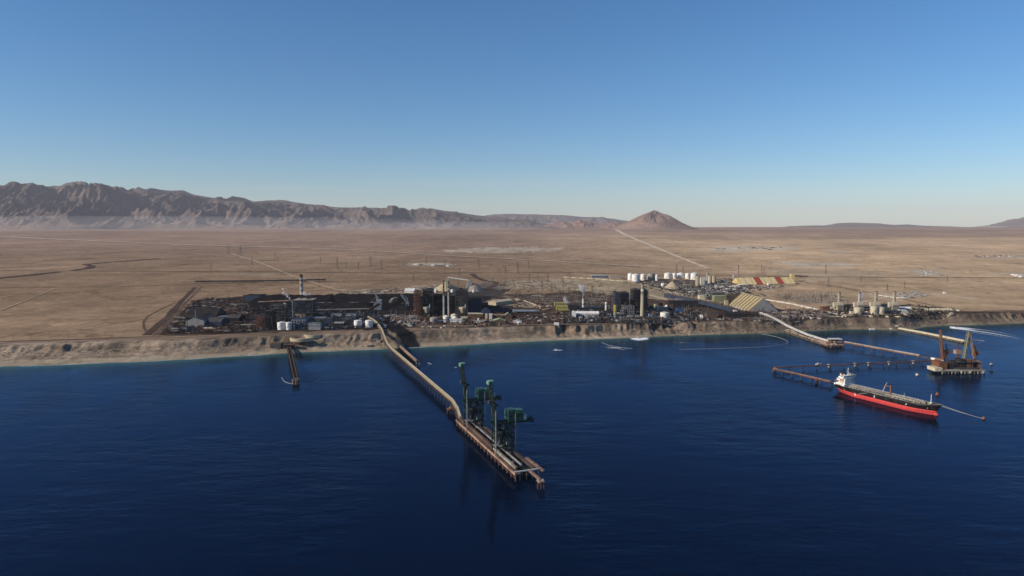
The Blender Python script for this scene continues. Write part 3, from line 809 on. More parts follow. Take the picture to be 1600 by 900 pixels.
mb = MB(); slab(mb, 46, DL * .72, 19.5, 21, DECK + .4, DECK + 2.0); part(mb, 'cable_tray', 'steel', dk)
for k in range(16):
    a = 8 + k * (DL - 16) / 15
    part(slab(MB(), a - .5, a + .5, 7.0, DW - 5.5, DECK - 1.4, DECK - .1), 'cross_beam', 'steel', dk)
pts = [dockp(2 + k * (DL - 4) / 17, b)[:2] for k in range(18) for b in (.4, 6, 14.5, 22, DW - .8) if not (k == 0 and b > 7)]
shared_piles(dk, pts, 'quay', .75, DECK - 1.3)
mb = MB()
for k in range(17):
    a = 2 + k * (DL - 4) / 17
    mb.beam(dl(a, .4, DECK - 2), dl(a + (DL - 4) / 17, .4, 1.5), .35); mb.beam(dl(a, .2, 3), dl(a + (DL - 4) / 17, .2, 3), .4)
part(mb, 'bracing', 'rust', dk)
mb = MB()
for k in range(60):
    a = k * DL / 59; mb.beam(dl(a, -.2, DECK), dl(a, -.2, DECK + 1.1), .12)
for z in (.6, 1.1): mb.beam(dl(0, -.2, DECK + z), dl(DL, -.2, DECK + z), .1)
part(mb, 'handrail', 'pinkbrown', dk)
part(slab(MB(), DL - 6, DL - 3.5, -.4, DW + 1, DECK + .05, DECK + 1.4), 'end_walkway', 'palegrey', dk)
for nm, a0, b0, a1, b1, m_ in (('catwalk', DL - 48, DW + 2, DL + 2, DW + 3.5, 'pinkbrown'), ('catwalk', DL - 4, DW * .62, DL + 27, DW * .62, 'pinkbrown')):
    mb = MB(); mb.truss(dl(a0, b0, DECK + .6), dl(a1, b1, DECK + .3), 2.6, 1.8, 9, .3); mb.beam(dl(a0, b0, DECK + .2), dl(a1, b1, DECK), 2.2, .3)
    part(mb, nm, m_, dk)
for k in range(7):
    mb = MB(); a = 20 + k * 31; z = DECK
    x, y, z = dl(a, 10.5 + (k % 3) * 4.2, DECK - 1.3)
    mb.box(x, y, z, 4.5, 3, 2.8, DA); part(mb, 'equipment_box', ('pinkbrown', 'grey', 'green')[k % 3], dk)
# end dolphin
e0 = dockp(DL + 29, DW * .62)
ed = thing('end_dolphin', 'rusty red piled dolphin at the seaward end of the crane dock', 'dolphin', (e0[0], e0[1], 0))
mb = MB(); mb.box(0, 0, DECK - 1.4, 8.5, 7, 1.5, DA); part(mb, 'cap', 'pinkbrown', ed)
for i, (dx, dy) in enumerate(((-3, -2.4), (3, -2.4), (-3, 2.4), (3, 2.4), (0, -2.8))):
    mb = MB(); mb.beam((dx * 1.35, dy * 1.35, -4), (dx, dy, DECK - 1.4), 1.1); part(mb, 'pile', 'rust', ed)
for dx in (-2.5, 2.5):
    mb = MB(); mb.cyl(dx, 0, DECK + .1, .6, .8, 1.4, 8); part(mb, 'bollard', 'palegrey', ed)
mb = MB()
for dx in (-4, 4):
    for dy in (-3.3, 3.3): mb.beam((dx, dy, DECK), (dx, dy, DECK + 1.2), .18)
mb.beam((-4, -3.3, DECK + 1.2), (4, -3.3, DECK + 1.2), .15); mb.beam((-4, 3.3, DECK + 1.2), (4, 3.3, DECK + 1.2), .15)
part(mb, 'handrail', 'pinkbrown', ed)

# ---- the two green unloaders --------------------------------------------------------
def unloader(pxl, pyl, label):
    p = P(pxl, pyl, DECK)
    t = ((p.x - A0.x) * ux + (p.y - A0.y) * uy)
    loc = dockp(t, 1.8, DECK)
    o = thing('ship_unloader', label, 'crane', loc, math.atan2(vy, vx), 'green coal unloaders on the dock')
    W = DW - 4.3; S = 15.0                                   # local x: across (to the right), y: along the dock landwards
    GZ = 37.5
    for x, y, h, m_ in ((0, 0, 57, 'grey'), (0, S, 57, 'darkgreen'), (W, 0, 50, 'grey'), (W, S, 46, 'darkgreen')):
        mb = MB(); mb.box(x, y, 1.2, 1.25, 1.25, h - 1.2); mb.box(x, y, 0, 4.2, 2, 1.3)
        mb.box(x, y, 7.2, 2.2, 2.2, .4); mb.box(x, y, GZ - 4, 2.4, 2.4, .5)
        part(mb, 'leg', m_, o)
    mb = MB()
    for z in (8, 24, GZ - 3):
        mb.beam((0, 0, z), (0, S, z), .8, 1.1); mb.beam((W, 0, z), (W, S, z), .8, 1.1)
    for y in (0, S):
        mb.beam((0, y, 9), (W, y, 9), .9, 1.4); mb.beam((0, y, GZ - 2), (W, y, GZ - 2), .9, 1.4)
        mb.beam((0, y, 25), (W, y, GZ - 3), .5); mb.beam((W, y, 25), (0, y, 9), .5)
    mb.beam((0, 0, 9), (0, S, 24), .45); mb.beam((0, S, 24), (0, 0, GZ - 3), .45); mb.beam((W, S, 9), (W, 0, 24), .45); mb.beam((W, 0, 24), (W, S, GZ - 3), .45)
    part(mb, 'portal_frame', 'darkgreen', o)
    # trolley girder across the dock, overhanging on the right
    mb = MB()
    for y in (S / 2 - 3.6, S / 2 + 3.6):
        mb.box(W / 2 + 11, y, GZ, W + 30, 1.3, 3.4)
    for k in range(12): mb.box(-3 + k * (W + 28) / 11, S / 2, GZ + .2, .6, 7, .6)
    part(mb, 'trolley_girder', 'darkgreen', o)
    mb = MB(); mb.box(W + 25.5, S / 2, GZ - 1.5, 3.2, 9.5, 6.5); mb.box(W + 24, S / 2 - 4, GZ + 4, 1, 1, 4); part(mb, 'end_tower', 'navy', o)
    mb = MB()
    for s_ in (-1, 1): mb.beam((-3, S / 2 + s_ * 6, GZ + 3.6), (W + 24, S / 2 + s_ * 6, GZ + 3.6), .12)
    for k in range(18):
        for s_ in (-1, 1): mb.beam((-3 + k * (W + 27) / 17, S / 2 + s_ * 6, GZ + 2.5), (-3 + k * (W + 27) / 17, S / 2 + s_ * 6, GZ + 3.6), .1)
    mb.box(W / 2 + 11, S / 2 - 5.4, GZ + 2.2, W + 28, 1.4, .15); mb.box(W / 2 + 11, S / 2 + 5.4, GZ + 2.2, W + 28, 1.4, .15)
    part(mb, 'walkway', 'green', o)
    # machinery house: two rounded green halves and a pale end
    for k, (xx, ll) in enumerate(((W * .42 + 6, 9.0), (W * .42 + 15.8, 10.5))):
        mb = MB(); y0 = S / 2 - 7 - (1.2 if k else 0); y1 = S / 2 + 7 - (1.2 if k else 0); z0 = GZ + 3.7; H_ = 14.5 if not k else 13.4
        prof = [(y0, z0), (y1, z0), (y1, z0 + H_ * .8), (y1 - 1.5, z0 + H_ * .96), ((y0 + y1) / 2, z0 + H_), (y0 + 1.5, z0 + H_ * .96), (y0, z0 + H_ * .8)]
        n_ = len(prof)
        vs = [(xx, a, b) for a, b in prof] + [(xx + ll, a, b) for a, b in prof]
        mb.add(vs, [tuple(range(n_)), tuple(reversed(range(n_, 2 * n_)))] + [(i, n_ + i, n_ + (i + 1) % n_, (i + 1) % n_) for i in range(n_)])
        h_ = part(mb, 'machinery_house', 'green' if not k else 'green', o)
        mb = MB(); mb.box(xx - .12, (y0 + y1) / 2, z0 + H_ * .2, .3, (y1 - y0) * .98, H_ * .1)
        for yy in (y0 + .35, y1 - .35): mb.box(xx - .1, yy, z0, .35, .9, H_ * .82)
        mb.box(xx - .1, (y0 + y1) / 2, z0 + H_ * .80, .35, (y1 - y0) * .86, H_ * .15)
        part(mb, 'edge_trim', 'palegreen', h_)
        mb = MB(); mb.box(xx + ll / 2, (y0 + y1) / 2, z0 + H_ + .05, ll * 1.04, (y1 - y0) * .8, .35); part(mb, 'roof_cap', 'palegreen', h_)
        mb = MB()
        for j in range(3): mb.box(xx + 1.8 + j * 2.8, y0 - .06, z0 + H_ * .42, 1.3, .2, 1.3)
        part(mb, 'window', 'glass', h_)
    mb = MB(); mb.box(W * .42 + 28.6, S / 2 - 2, GZ + 3.7, 5.8, 9, 6.6); part(mb, 'electrical_house', 'palegrey', o)
    mb = MB(); mb.box(W * .42 + 28.6, S / 2 - 6.6, GZ + 5.6, 4.2, .2, 3); part(mb, 'louvre_panel', 'offwhite', o)
    # raised lattice boom on the sea side
    base = Vector((5.0, S / 2, GZ - 18)); top = Vector((-6.5, S / 2, GZ + 56))
    for s_ in (-3.4, 3.4):
        mb = MB(); mb.truss(base + Vector((0, s_, 0)), top + Vector((0, s_ * .75, 0)), 2.6, 6.4, 15, .62, (0, 1, 0)); part(mb, 'boom', 'darkgreen', o)
    mb = MB()
    for k in range(13):
        c = base.lerp(top, k / 12.0); mb.beam(c + Vector((0, -3.6, 0)), c + Vector((0, 3.6, 0)), .55)
        if k < 12:
            c2 = base.lerp(top, (k + 1) / 12.0); mb.beam(c + Vector((1, -3.6, 0)), c2 + Vector((1, 3.6, 0)), .3)
    part(mb, 'boom_bracing', 'olive', o)
    mb = MB(); mb.box(top.x + .5, S / 2, GZ + 53, 5.4, 8.6, 4.2); mb.box(top.x + 2.5, S / 2, GZ + 57.2, 6.5, 7.2, .8); part(mb, 'boom_head', 'palegreen', o)
    mb = MB(); mb.box(-5.6, S / 2 + 1, GZ + 28, 3.4, 5, 3.6); mb.box(-3.6, S / 2 - 4.6, GZ + 14, 2, 1.6, 9); part(mb, 'boom_platform', 'steel', o)
    # mast (apex frame) with stays
    mb = MB()
    mb.beam((0, 2, GZ + 1), (2, S / 2, GZ + 26), 1.0); mb.beam((0, S - 2, GZ + 1), (2, S / 2, GZ + 26), 1.0); mb.box(2, S / 2, GZ + 24, 4.4, 6, 3)
    for k in range(1, 4): mb.beam((k * .5, 2 + k * 1.4, GZ + 1 + k * 6), (k * .5, S - 2 - k * 1.4, GZ + 1 + k * 6), .5)
    part(mb, 'mast', 'darkgreen', o)
    mb = MB()
    for y in (S / 2 - 3, S / 2 + 3):
        mb.beam((2, y, GZ + 26), (W + 6, y, GZ + 3.4), .42); mb.beam((2, y, GZ + 26), (-9, y, GZ + 42), .3)
        mb.beam((2, y, GZ + 3), (W, y, 12), .42)
    part(mb, 'stay', 'steel', o)
    # hopper and chutes within the portal
    hz = 12
    mb = MB(); mb.cyl(8.5, S / 2, hz + 6, 2.2, 6.6, 9, 4); mb.cyl(8.5, S / 2, hz + 15, 6.6, 6.6, 2, 4); mb.box(8.5, S / 2, hz - 3, 3, 3, 9); part(mb, 'hopper', 'steel', o)
    mb = MB()
    for k in range(5): mb.cyl(15.5 + (k % 3) * 2.4, 2 + (k // 3) * 5, 9.8, .9, .9, 9 + 2.4 * (k % 2), 9)
    part(mb, 'dust_filter', 'grey', o)
    mb = MB(); mb.box(W - 6, S / 2, 9.8, 9, 9, 6.5); mb.box(W - 6, S / 2 - 5, 18, 7, 2, 3); part(mb, 'service_house', 'darkgrey', o)
    mb = MB(); mb.box(W - 6, S / 2 - 2, 16.4, 10, 8, .5); mb.box(6, S / 2, 9.7, 13, 12, .3); part(mb, 'floor_plate', 'grey', o)
    mb = MB()
    for k in range(6):
        z = 2 + k * 6.4; s_ = 1 if k % 2 else -1
        mb.beam((W + 2.2, S / 2 - 4 * s_, z), (W + 2.2, S / 2 + 4 * s_, z + 6.2), .9, .25); mb.box(W + 2.2, S / 2 + 4 * s_, z + 6.2, 2.2, 2.4, .2)
    part(mb, 'stair', 'olive', o)
    mb = MB(); mb.box(10, S / 2 - 4.8, GZ - 5, 3.4, 2.6, 3.2); mb.box(10, S / 2 - 4.8, GZ - 1.8, 1, 1, 2); part(mb, 'operator_cab', 'palegrey', o)
    mb = MB(); mb.box(W * .62, S / 2, 10.2, W * .55, S * .95, 1.0); mb.box(W * .5, S / 2, 25.2, W * .9, S * .9, .5); mb.box(W * .74, S / 2 + 1, 11.4, W * .3, S * .6, 11); mb.box(W * .42, S - 2, 11.4, 5, 4, 13)
    part(mb, 'machinery_deck', 'darkgreen', o)
    mb = MB(); mb.truss((3, S / 2 + 3, 26), (W + 2, S / 2 + 3, 12), 2.4, 2.4, 8, .4); mb.beam((3, S / 2 + 3, 26), (W + 2, S / 2 + 3, 12), 1.4, .6); part(mb, 'chute_conveyor', 'dark', o)
    mb = MB()
    for k in range(7): mb.box(W * (.1 + .13 * k), (k % 3) * 4 + 2, GZ - 4 - (k % 2) * 5, 2.2, 2.2, 3.4)
    part(mb, 'winch_gear', 'dark', o)['kind'] = 'stuff'
    mb = MB()
    for y in (0, S):
        for z0, z1 in ((1, 9), (9, 17), (17, 25), (25, 33)):
            mb.beam((W * .5, y, z0), (W, y, z1), .55); mb.beam((W, y, z0), (W * .5, y, z1), .55); mb.beam((W * .5, y, z1), (W, y, z1), .5)
        mb.beam((W * .5, y, 0), (W * .5, y, GZ), .9); mb.beam((0, y, 9), (W * .5, y, 25), .6); mb.beam((0, y, 25), (W * .5, y, 9), .6)
    part(mb, 'cross_bracing', 'darkgreen', o)
    mb = MB(); mb.beam((10, S / 2 - 1, GZ), (10, S / 2 - 1, 31), .25); mb.beam((10, S / 2 + 1, GZ), (10, S / 2 + 1, 31), .25); mb.cone(10, S / 2, 27.5, 3, 3.6, 8, 1.2)
    part(mb, 'grab', 'dark', o)
    for y in (0, S):
        for x in (0, W):
            mb = MB()
            for k in range(4): mb.cyl(x - 1.5 + k, y, -.02, .35, .35, .5, 8)
            part(mb, 'bogie', 'dark', o)
    return o
unloader(738, 669, 'farther green ship unloader, its raised lattice boom standing nearest the shore')
unloader(780, 710, 'nearer green ship unloader, at the seaward end of the dock')

# ---- second short conveyor pier beside the trestle ---------------------------------
sp = thing('short_pier', 'short pair of pale pipes on dark piles beside the conveyor trestle at the beach', 'pier', P(640, 560, 0))
q0 = P(624, 541, 8); q1 = P(652, 566, 8)
dd = (q1 - q0).normalized(); nn = Vector((-dd.y, dd.x, 0))
if nn.x < 0: nn = -nn
q00 = q0 - dd * 60 + Vector((0, 0, 6))
for s_, r_ in ((-1.8, 1.5), (1.8, 1.5)):
    mb = MB(); mb.tube([local(sp, q00 + nn * s_ + Vector((0, 0, 1.5))), local(sp, q0 + nn * s_ + Vector((0, 0, 1.5))), local(sp, q1 + nn * s_ + Vector((0, 0, 1.5)))], r_, 8); part(mb, 'pipe', 'gallery' if s_ > 0 else 'pinkbrown', sp, True)
mb = MB(); mb.sweep([local(sp, q0), local(sp, q1 + dd * 6)], 10, .8); part(mb, 'pier_deck', 'dark', sp)
shared_piles(sp, [tuple((q0.lerp(q1, k / 7) + nn * s_)[:2]) for k in range(8) for s_ in (-4, 4)], 'darkgrey', .7, 8)
mb = MB(); a = local(sp, q1 + dd * 4); mb.box(a[0], a[1], a[2] + .8, 9, 7, 4, rot_of((0, 0), dd)); part(mb, 'pump_house', 'darkgrey', sp)
for k in range(2):
    mb = MB(); c = q1 + dd * 8 + nn * (-3 + 6 * k); mb.cyl(*local(sp, (c.x, c.y, -4)), 1.4, 1.4, 13, 10); part(mb, 'intake_riser', 'concrete', sp)
dkr = thing('riprap_mound', 'dark boulder mound under the short pipe pier', 'mound', P(632, 552, 0))
mb = MB(); rr_ = random.Random(4)
for k in range(240):
    t = rr_.random() ** 1.3; c = q0.lerp(q1, t * .8) + nn * (rr_.random() * 16 - 10); a = local(dkr, (c.x, c.y, -1.5 + rr_.random() * 2.5)); s_ = 1.5 + rr_.random() * 2.5
    mb.box(a[0], a[1], a[2], s_, s_ * .8, s_ * .8, rr_.random() * 3)
part(mb, 'boulders', 'dark', dkr)

# ---- small dark pier on the left ------------------------------------------------------
p0 = P(452, 545, 9); p1 = P(463, 594, 7)
lp = thing('old_pier', 'narrow dark piled pier left of the main jetty, ringed by a floating boom', 'pier', (p1.x, p1.y, 0))
dd = (p1 - p0).normalized(); nn = Vector((-dd.y, dd.x, 0))
mb = MB(); mb.sweep([local(lp, G(450, 537) + Vector((0, 0, 1.5))), local(lp, p0), local(lp, p1)], 11.5, 1.6); part(mb, 'pier_deck', 'dark', lp)
mb = MB()
for s_ in (-3.4, 3.4):
    mb.tube([local(lp, p0 + nn * s_ + Vector((0, 0, 2.2))), local(lp, p1 + nn * s_ + Vector((0, 0, 2.2)))], .8, 6)
part(mb, 'pipe', 'brown', lp)
mb = MB()
for k in range(30):
    for s_ in (-4.6, 4.6):
        c = p0.lerp(p1, k / 29) + nn * s_; mb.beam(local(lp, c + Vector((0, 0, 1.3))), local(lp, c + Vector((0, 0, 2.5))), .15)
part(mb, 'handrail', 'brown', lp)
shared_piles(lp, [tuple((p0.lerp(p1, k / 13) + nn * s_)[:2]) for k in range(14) for s_ in (-4, 0, 4)], 'darkgrey', .75, 8)
mb = MB(); c = local(lp, p1); mb.box(c[0], c[1] - 1, 8.3, 14, 11, 2); part(mb, 'end_platform', 'steel', lp)
for k in range(4):
    mb = MB(); mb.cyl(c[0] - 5 + k * 3.3, c[1] - 6.5, -4, 1.1, 1.1, 13.5, 9); part(mb, 'intake_pipe', 'rust' if k % 2 else 'grey', lp)

def floatline(name, label, pts, r, m, cat, px=True, closed=False):
    W = [P(a, b, 0) for a, b in pts] if px else pts
    # round the corners
    out = []
    n = len(W)
    for i in range(n - 1):
        a, b = W[i], W[i + 1]; pa = W[max(i - 1, 0)]; pb = W[min(i + 2, n - 1)]
        for k in range(6):
            t = k / 6.0
            out.append(.5 * ((2 * a) + (b - pa) * t + (2 * pa - 5 * a + 4 * b - pb) * t * t + (3 * a - pa - 3 * b + pb) * t ** 3))
    out.append(W[-1])
    o = thing(name, label, cat, W[0])
    mb = MB(); mb.tube([local(o, p + Vector((0, 0, .1))) for p in out], r, 5); part(mb, 'float_tube', m, o)
    return o
floatline('floating_boom', 'thin pale floating boom looped round the end of the old dark pier', [(440, 590), (446, 597), (460, 600), (478, 600), (492, 597), (500, 593)], .38, 'palegrey', 'boom')
floatline('floating_boom', 'long curved floating boom sweeping off the beach left of the right breakwater', [(1188, 521), (1215, 527), (1230, 533), (1228, 537), (1205, 541), (1170, 543), (1110, 545), (1060, 546)], .36, 'palegrey', 'boom')
floatline('floating_boom', 'V shaped floating line off the beach in mid bay', [(940, 535), (958, 541), (988, 545)], .32, 'palegrey', 'boom')
floatline('floating_boom', 'short floating line crossing in mid bay', [(930, 545), (950, 542), (975, 546), (986, 543)], .32, 'palegrey', 'boom')
floatline('floating_boom', 'small arrow shaped float beside the jetty trestle', [(668, 567), (674, 569), (668, 572)], .6, 'palegrey', 'boom')
floatline('floating_boom', 'loose float line beyond the pale causeway end', [(1520, 531), (1534, 532), (1538, 534), (1528, 536)], .5, 'palegrey', 'boom')

# intake building on the shore by the old pier
def solid(name, label, cat, loc, shapes, rz=0, group=None):
    o = thing(name, label, cat, loc, rz, group)
    for nm, m_, mb in shapes: part(mb, nm, m_, o)
    return o
g = G(440, 545)
mb1 = MB(); mb1.box(-14, 8, 0, 26, 22, 13); mb2 = MB(); mb2.box(-14, 8, 13, 27.5, 23, .6); mb3 = MB(); mb3.box(20, 4, 9.5, 32, 16, 1.0)
for dx in (6, 34):
    for dy in (-3, 11): mb3.box(20 - 14 + dx - 6, 4 + dy - 4, -3, 1, 1, 12.5)
mb4 = MB(); mb4.box(22, 6, 0, 14, 8, 6)
solid('pump_station', 'dark boxy pump station with an open canopy at the root of the old dark pier', 'building', g, [('wall', 'darkgrey', mb1), ('roof', 'brown', mb2), ('canopy', 'brown', mb3), ('pump_block', 'rust', mb4)])
for px_, py_, rx, lab in ((468, 533, 26, 'left'), (486, 528, 20, 'right')):
    g = G(px_, py_)
    mb = MB(); n_ = 20
    vs = []; 
    for k in range(n_ + 1):
        a = math.pi * (1.05 + .9 * k / n_)
        for rr, zz in ((rx, -1), (rx, 6.5), (rx + 3, 6.5), (rx + 3, -1)): vs.append((rr * math.cos(a), rr * .9 * math.sin(a) + 20, zz))
    fs = []
    for k in range(n_):
        for j in range(4): fs.append((4 * k + j, 4 * k + 4 + j, 4 * k + 4 + (j + 1) % 4, 4 * k + (j + 1) % 4))
    mb.add(vs, fs)
    m2 = MB(); m2.cyl(0, 16, -.5, rx * .85, rx * .8, 2.0, 20)
    solid('settling_basin', '%s sunlit curved retaining wall of sand by the pump station' % lab, 'basin', g, [('wall', 'beige', mb), ('floor', 'sandpile', m2)])

# ---- right-hand jetties -------------------------------------------------------------
def causeway(name, label, pts, z, w, m_top, m_rock, seed, cat='breakwater', gallery=None, gal2=None):
    W = [P(a, b, z) for a, b in pts]
    o = thing(name, label, cat, (W[0].x, W[0].y, 0))
    mb = MB(); mb.sweep([local(o, (p.x, p.y, z - 1.2)) for p in W], w, 1.2); part(mb, 'road_deck', m_top, o)
    # sloped rock core with loose blocks
    mb = MB(); vs = []
    for i, p in enumerate(W):
        a = W[max(i - 1, 0)]; b = W[min(i + 1, len(W) - 1)]; d = (b - a); d.z = 0; d.normalize(); r = Vector((d.y, -d.x, 0))
        for off, zz in ((-w / 2 - 7, -4), (-w / 2, z - 1.25), (w / 2, z - 1.25), (w / 2 + 7, -4)): q = p + r * off; vs.append(local(o, (q.x, q.y, zz)))
    fs = []
    for i in range(len(W) - 1):
        for k in range(3): fs.append((4 * i + k, 4 * i + k + 1, 4 * i + 5 + k, 4 * i + 4 + k))
    fs.append((0, 1, 2, 3)); e = 4 * (len(W) - 1); fs.append((e + 3, e + 2, e + 1, e))
    mb.add(vs, fs); part(mb, 'rock_core', m_rock, o)
    rn = random.Random(seed); mb = MB()
    L = sum((b - a).length for a, b in zip(W[:-1], W[1:]))
    for a, b in zip(W[:-1], W[1:]):
        d = (b - a).normalized(); r = Vector((d.y, -d.x, 0))
        for k in range(int((b - a).length / 1.4)):
            t = rn.random(); sd = rn.choice((-1, 1)); h = rn.random()
            q = a.lerp(b, t) + r * sd * (w / 2 + .6 + 4.2 * (1 - h)); s_ = 1.4 + rn.random() * 1.8
            mb.box(*local(o, (q.x, q.y, -1 + h * (z - 1.5))), s_, s_ * .8, s_ * .7, rn.random() * 3)
    part(mb, 'armour_rock', m_rock, o)['kind'] = 'stuff'
    if gallery:
        for off, gw, gh, gm in gallery:
            G2 = []
            for i, p in enumerate(W):
                a = W[max(i - 1, 0)]; b = W[min(i + 1, len(W) - 1)]; d = (b - a); d.z = 0; d.normalize(); r = Vector((d.y, -d.x, 0)); q = p + r * off
                G2.append(local(o, (q.x, q.y, z + .02)))
            mb = MB(); mb.sweep(G2, gw, gh); part(mb, 'conveyor_gallery', gm, o)
    return o
causeway('breakwater', 'rubble causeway with rusty conveyor leading to the transfer platform', [(1217, 512), (1235, 517), (1262, 526), (1290, 535), (1305, 539)], 6, 18, 'gallery', 'rock', 5,
         gallery=((5, 4, 2.6, 'pinkbrown'), (-4, 3.5, 2.2, 'cream'), (0.6, 2.4, 1.6, 'rust')))
causeway('breakwater', 'pale yellowish pipe causeway at the far right ending beside the dark berth', [(1406, 513), (1440, 519), (1475, 526), (1509, 533)], 5, 15, 'cream', 'rock', 9,
         gallery=((1.5, 7.5, 2.4, 'cream'), (-5, 2.2, 1.2, 'palegrey')))

def gallery_thing(name, label, pts, w, h, m, piers=None, pm='rust', cat='conveyor', roof=None, legs_every=None):
    """pts: (px, py, z of underside)"""
    W = [P(a, b, z) for a, b, z in pts]
    o = thing(name, label, cat, (W[0].x, W[0].y, 0))
    L_ = [local(o, p) for p in W]
    mb = MB(); mb.sweep(L_, w, h); part(mb, 'conveyor_gallery', m, o)
    if roof:
        mb = MB(); mb.sweep([(x, y, z + h) for x, y, z in L_], w * .6, .5); part(mb, 'roof', roof, o)
    if piers:
        tot = sum((b - a).length for a, b in zip(W[:-1], W[1:])); n_ = max(2, int(tot / piers)); first = None
        for k in range(n_ + 1):
            t = tot * k / n_; i = 0
            while i < len(W) - 2 and t > (W[i + 1] - W[i]).length: t -= (W[i + 1] - W[i]).length; i += 1
            a, b = W[i], W[i + 1]; p = a.lerp(b, min(1, t / max((b - a).length, .1))); d = (b - a).normalized(); r = Vector((d.y, -d.x, 0)); r.z = 0
            gz = float(height(p.x, p.y, False)); gz = max(gz, -5) - .5
            if p.z - gz < 1.2: continue
            mb = MB()
            for s_ in (-1, 1): mb.beam(local(o, (p.x + r.x * s_ * w * .7, p.y + r.y * s_ * w * .7, gz)), local(o, (p.x + r.x * s_ * w * .35, p.y + r.y * s_ * w * .35, p.z)), .8)
            mb.beam(local(o, (p.x - r.x * w * .5, p.y - r.y * w * .5, (p.z * 2 + gz) / 3)), local(o, (p.x + r.x * w * .5, p.y + r.y * w * .5, (p.z * 2 + gz) / 3)), .5)
            part(mb, 'trestle_leg', pm, o)
    return o
gallery_thing('covered_conveyor', 'pale curved covered conveyor sweeping down from the striped shed to the transfer platform',
              [(1188, 490, 34), (1200, 494, 34), (1213, 500, 33), (1228, 509, 30), (1245, 517, 22), (1262, 524, 15), (1285, 531.5, 11), (1305, 536, 9)], 5.5, 4.2, 'palegrey', 30, 'steel', roof='offwhite')
tp = thing('transfer_platform', 'piled transfer platform with a pale flat roof between the causeway and the long trestle', 'platform', P(1304, 542, 0))
mb = MB(); mb.box(0, 10, 4.5, 46, 34, 2); part(mb, 'platform_deck', 'pinkbrown', tp)
mb = MB(); mb.box(6, 12, 18, 30, 18, 1.2); part(mb, 'roof', 'offwhite', tp)
mb = MB(); mb.box(2, 12, 6.6, 20, 12, 8); part(mb, 'transfer_house', 'brown', tp)
for dx in (-7, 6, 19):
    for dy in (4, 20):
        mb = MB(); mb.box(dx, dy, 6.5, 1, 1, 11.5); part(mb, 'column', 'rust', tp)
mb = MB(); mb.truss((-18, 4, 10), (20, 4, 12), 3, 3, 8, .5); mb.box(-16, 8, 6.5, 9, 8, 6); part(mb, 'conveyor_frame', 'pinkbrown', tp)
shared_piles(tp, [(tp.location.x + dx, tp.location.y + 10 + dy) for dx in (-22, -14, -6, 2, 10, 18, 22) for dy in (-15, -5, 5, 15)], 'rust', .8, 4.6)
gallery_thing('trestle_conveyor', 'long rusty conveyor trestle from the transfer platform to the dark berth', [(1318, 535.5, 9), (1380, 547, 9), (1440, 557.5, 9), (1470, 564, 9)], 9, 1.2, 'brown', 28, 'rust')
gallery_thing('pipe_conveyor', 'pinkish pipe conveyor lying on the long trestle', [(1318, 534.5, 10.3), (1380, 546, 10.3), (1437, 556, 10.3)], 5, 2.4, 'pinkbrown', roof='palegrey')
gallery_thing('pipe_conveyor', 'short white tube leading onto the dark berth', [(1456, 561.2, 10.4), (1473, 566, 11)], 5, 4.0, 'white')
gallery_thing('catwalk', 'long thin rusty catwalk on piles running to the far tip of the finger pier', [(1212, 574.5, 7), (1290, 571.5, 7), (1380, 567.5, 7), (1462, 564, 7)], 4, 1.6, 'rust', 30, 'steel', 'catwalk')
gallery_thing('finger_pier', 'red brown pier from the catwalk tip to the tanker stern', [(1209, 577, 7), (1250, 586, 7), (1299, 597.5, 7)], 7.5, 2.0, 'rust', 22, 'steel', 'pier', roof='pinkbrown')
for a, b, lab in ((1276, 599, 'dark mooring dolphin under the red pier near the tanker stern'), (1211, 579, 'small red dolphin at the left tip of the finger pier')):
    o = thing('mooring_dolphin', lab, 'dolphin', P(a, b, 0)); mb = MB(); mb.cyl(0, 0, -4, 2.8, 2.8, 10, 10); part(mb, 'pile', 'dark' if a > 1250 else 'rust', o)
    mb = MB(); mb.cyl(0, 0, 6, 3.6, 3.6, 1.6, 10); mb.cyl(0, 0, 7.6, .6, .8, 1.4, 8); part(mb, 'cap', 'rust', o)
for a, b, lab in ((1278, 570, 'first'), (1293, 575, 'second')):
    pass
# catwalk dolphins
for k, a in enumerate((1295, 1336, 1357, 1389, 1427)):
    b = 574.5 - (a - 1212) * .042 + 2
    o = thing('catwalk_dolphin', 'small concrete footed dolphin under the long catwalk, number %s from the left' % ('one', 'two', 'three', 'four', 'five')[k], 'dolphin', P(a, b + 1, 0), group='dolphins under the catwalk')
    mb = MB(); mb.cyl(0, 0, -4, 2.0, 2.0, 9.5, 8); part(mb, 'pile', 'concrete', o); mb = MB(); mb.box(0, 0, 5.5, 5, 5, 1.3); part(mb, 'cap', 'palegrey', o)

# ---- bulk berth with its loaders -----------------------------------------------------
b0 = P(1468, 576, 7); b1 = P(1480, 583.5, 7); b2 = P(1536, 580.5, 7)
bo = P(1505, 584, 0)
br = thing('loading_berth', 'dark rusty loading berth standing on piles at the end of the long trestle', 'berth', bo)
Wd = (b2 - b1).length
mb = MB(); mb.box(0, 24, 5.2, Wd + 4, 50, 2.0); part(mb, 'berth_deck', 'concrete', br)
mb = MB(); mb.box(-Wd / 2 + 6, 20, 7.3, 17, 26, 13); mb.gable(-Wd / 2 - 2.5, -Wd / 2 + 14.5, 7, 33, 20.3, 21, 25, 'y'); part(mb, 'transfer_house', 'rust', br)
mb = MB(); mb.box(-Wd / 2 - 8, 12, 5.2, 16, 26, 7); part(mb, 'plinth', 'cream', br)
mb = MB()
for k in range(5): mb.box(-Wd / 2 + 24 + k * 12.4, 20 + (k % 2) * 4, 7.3, 10, 22, 10 + 5 * (k % 3)); 
part(mb, 'machinery_block', 'dark', br)
mb = MB(); mb.box(10, 4, 9, Wd * .6, 2.4, 3); mb.box(14, 10, 22, Wd * .5, 8, .8); part(mb, 'hopper_row', 'darkgrey', br)
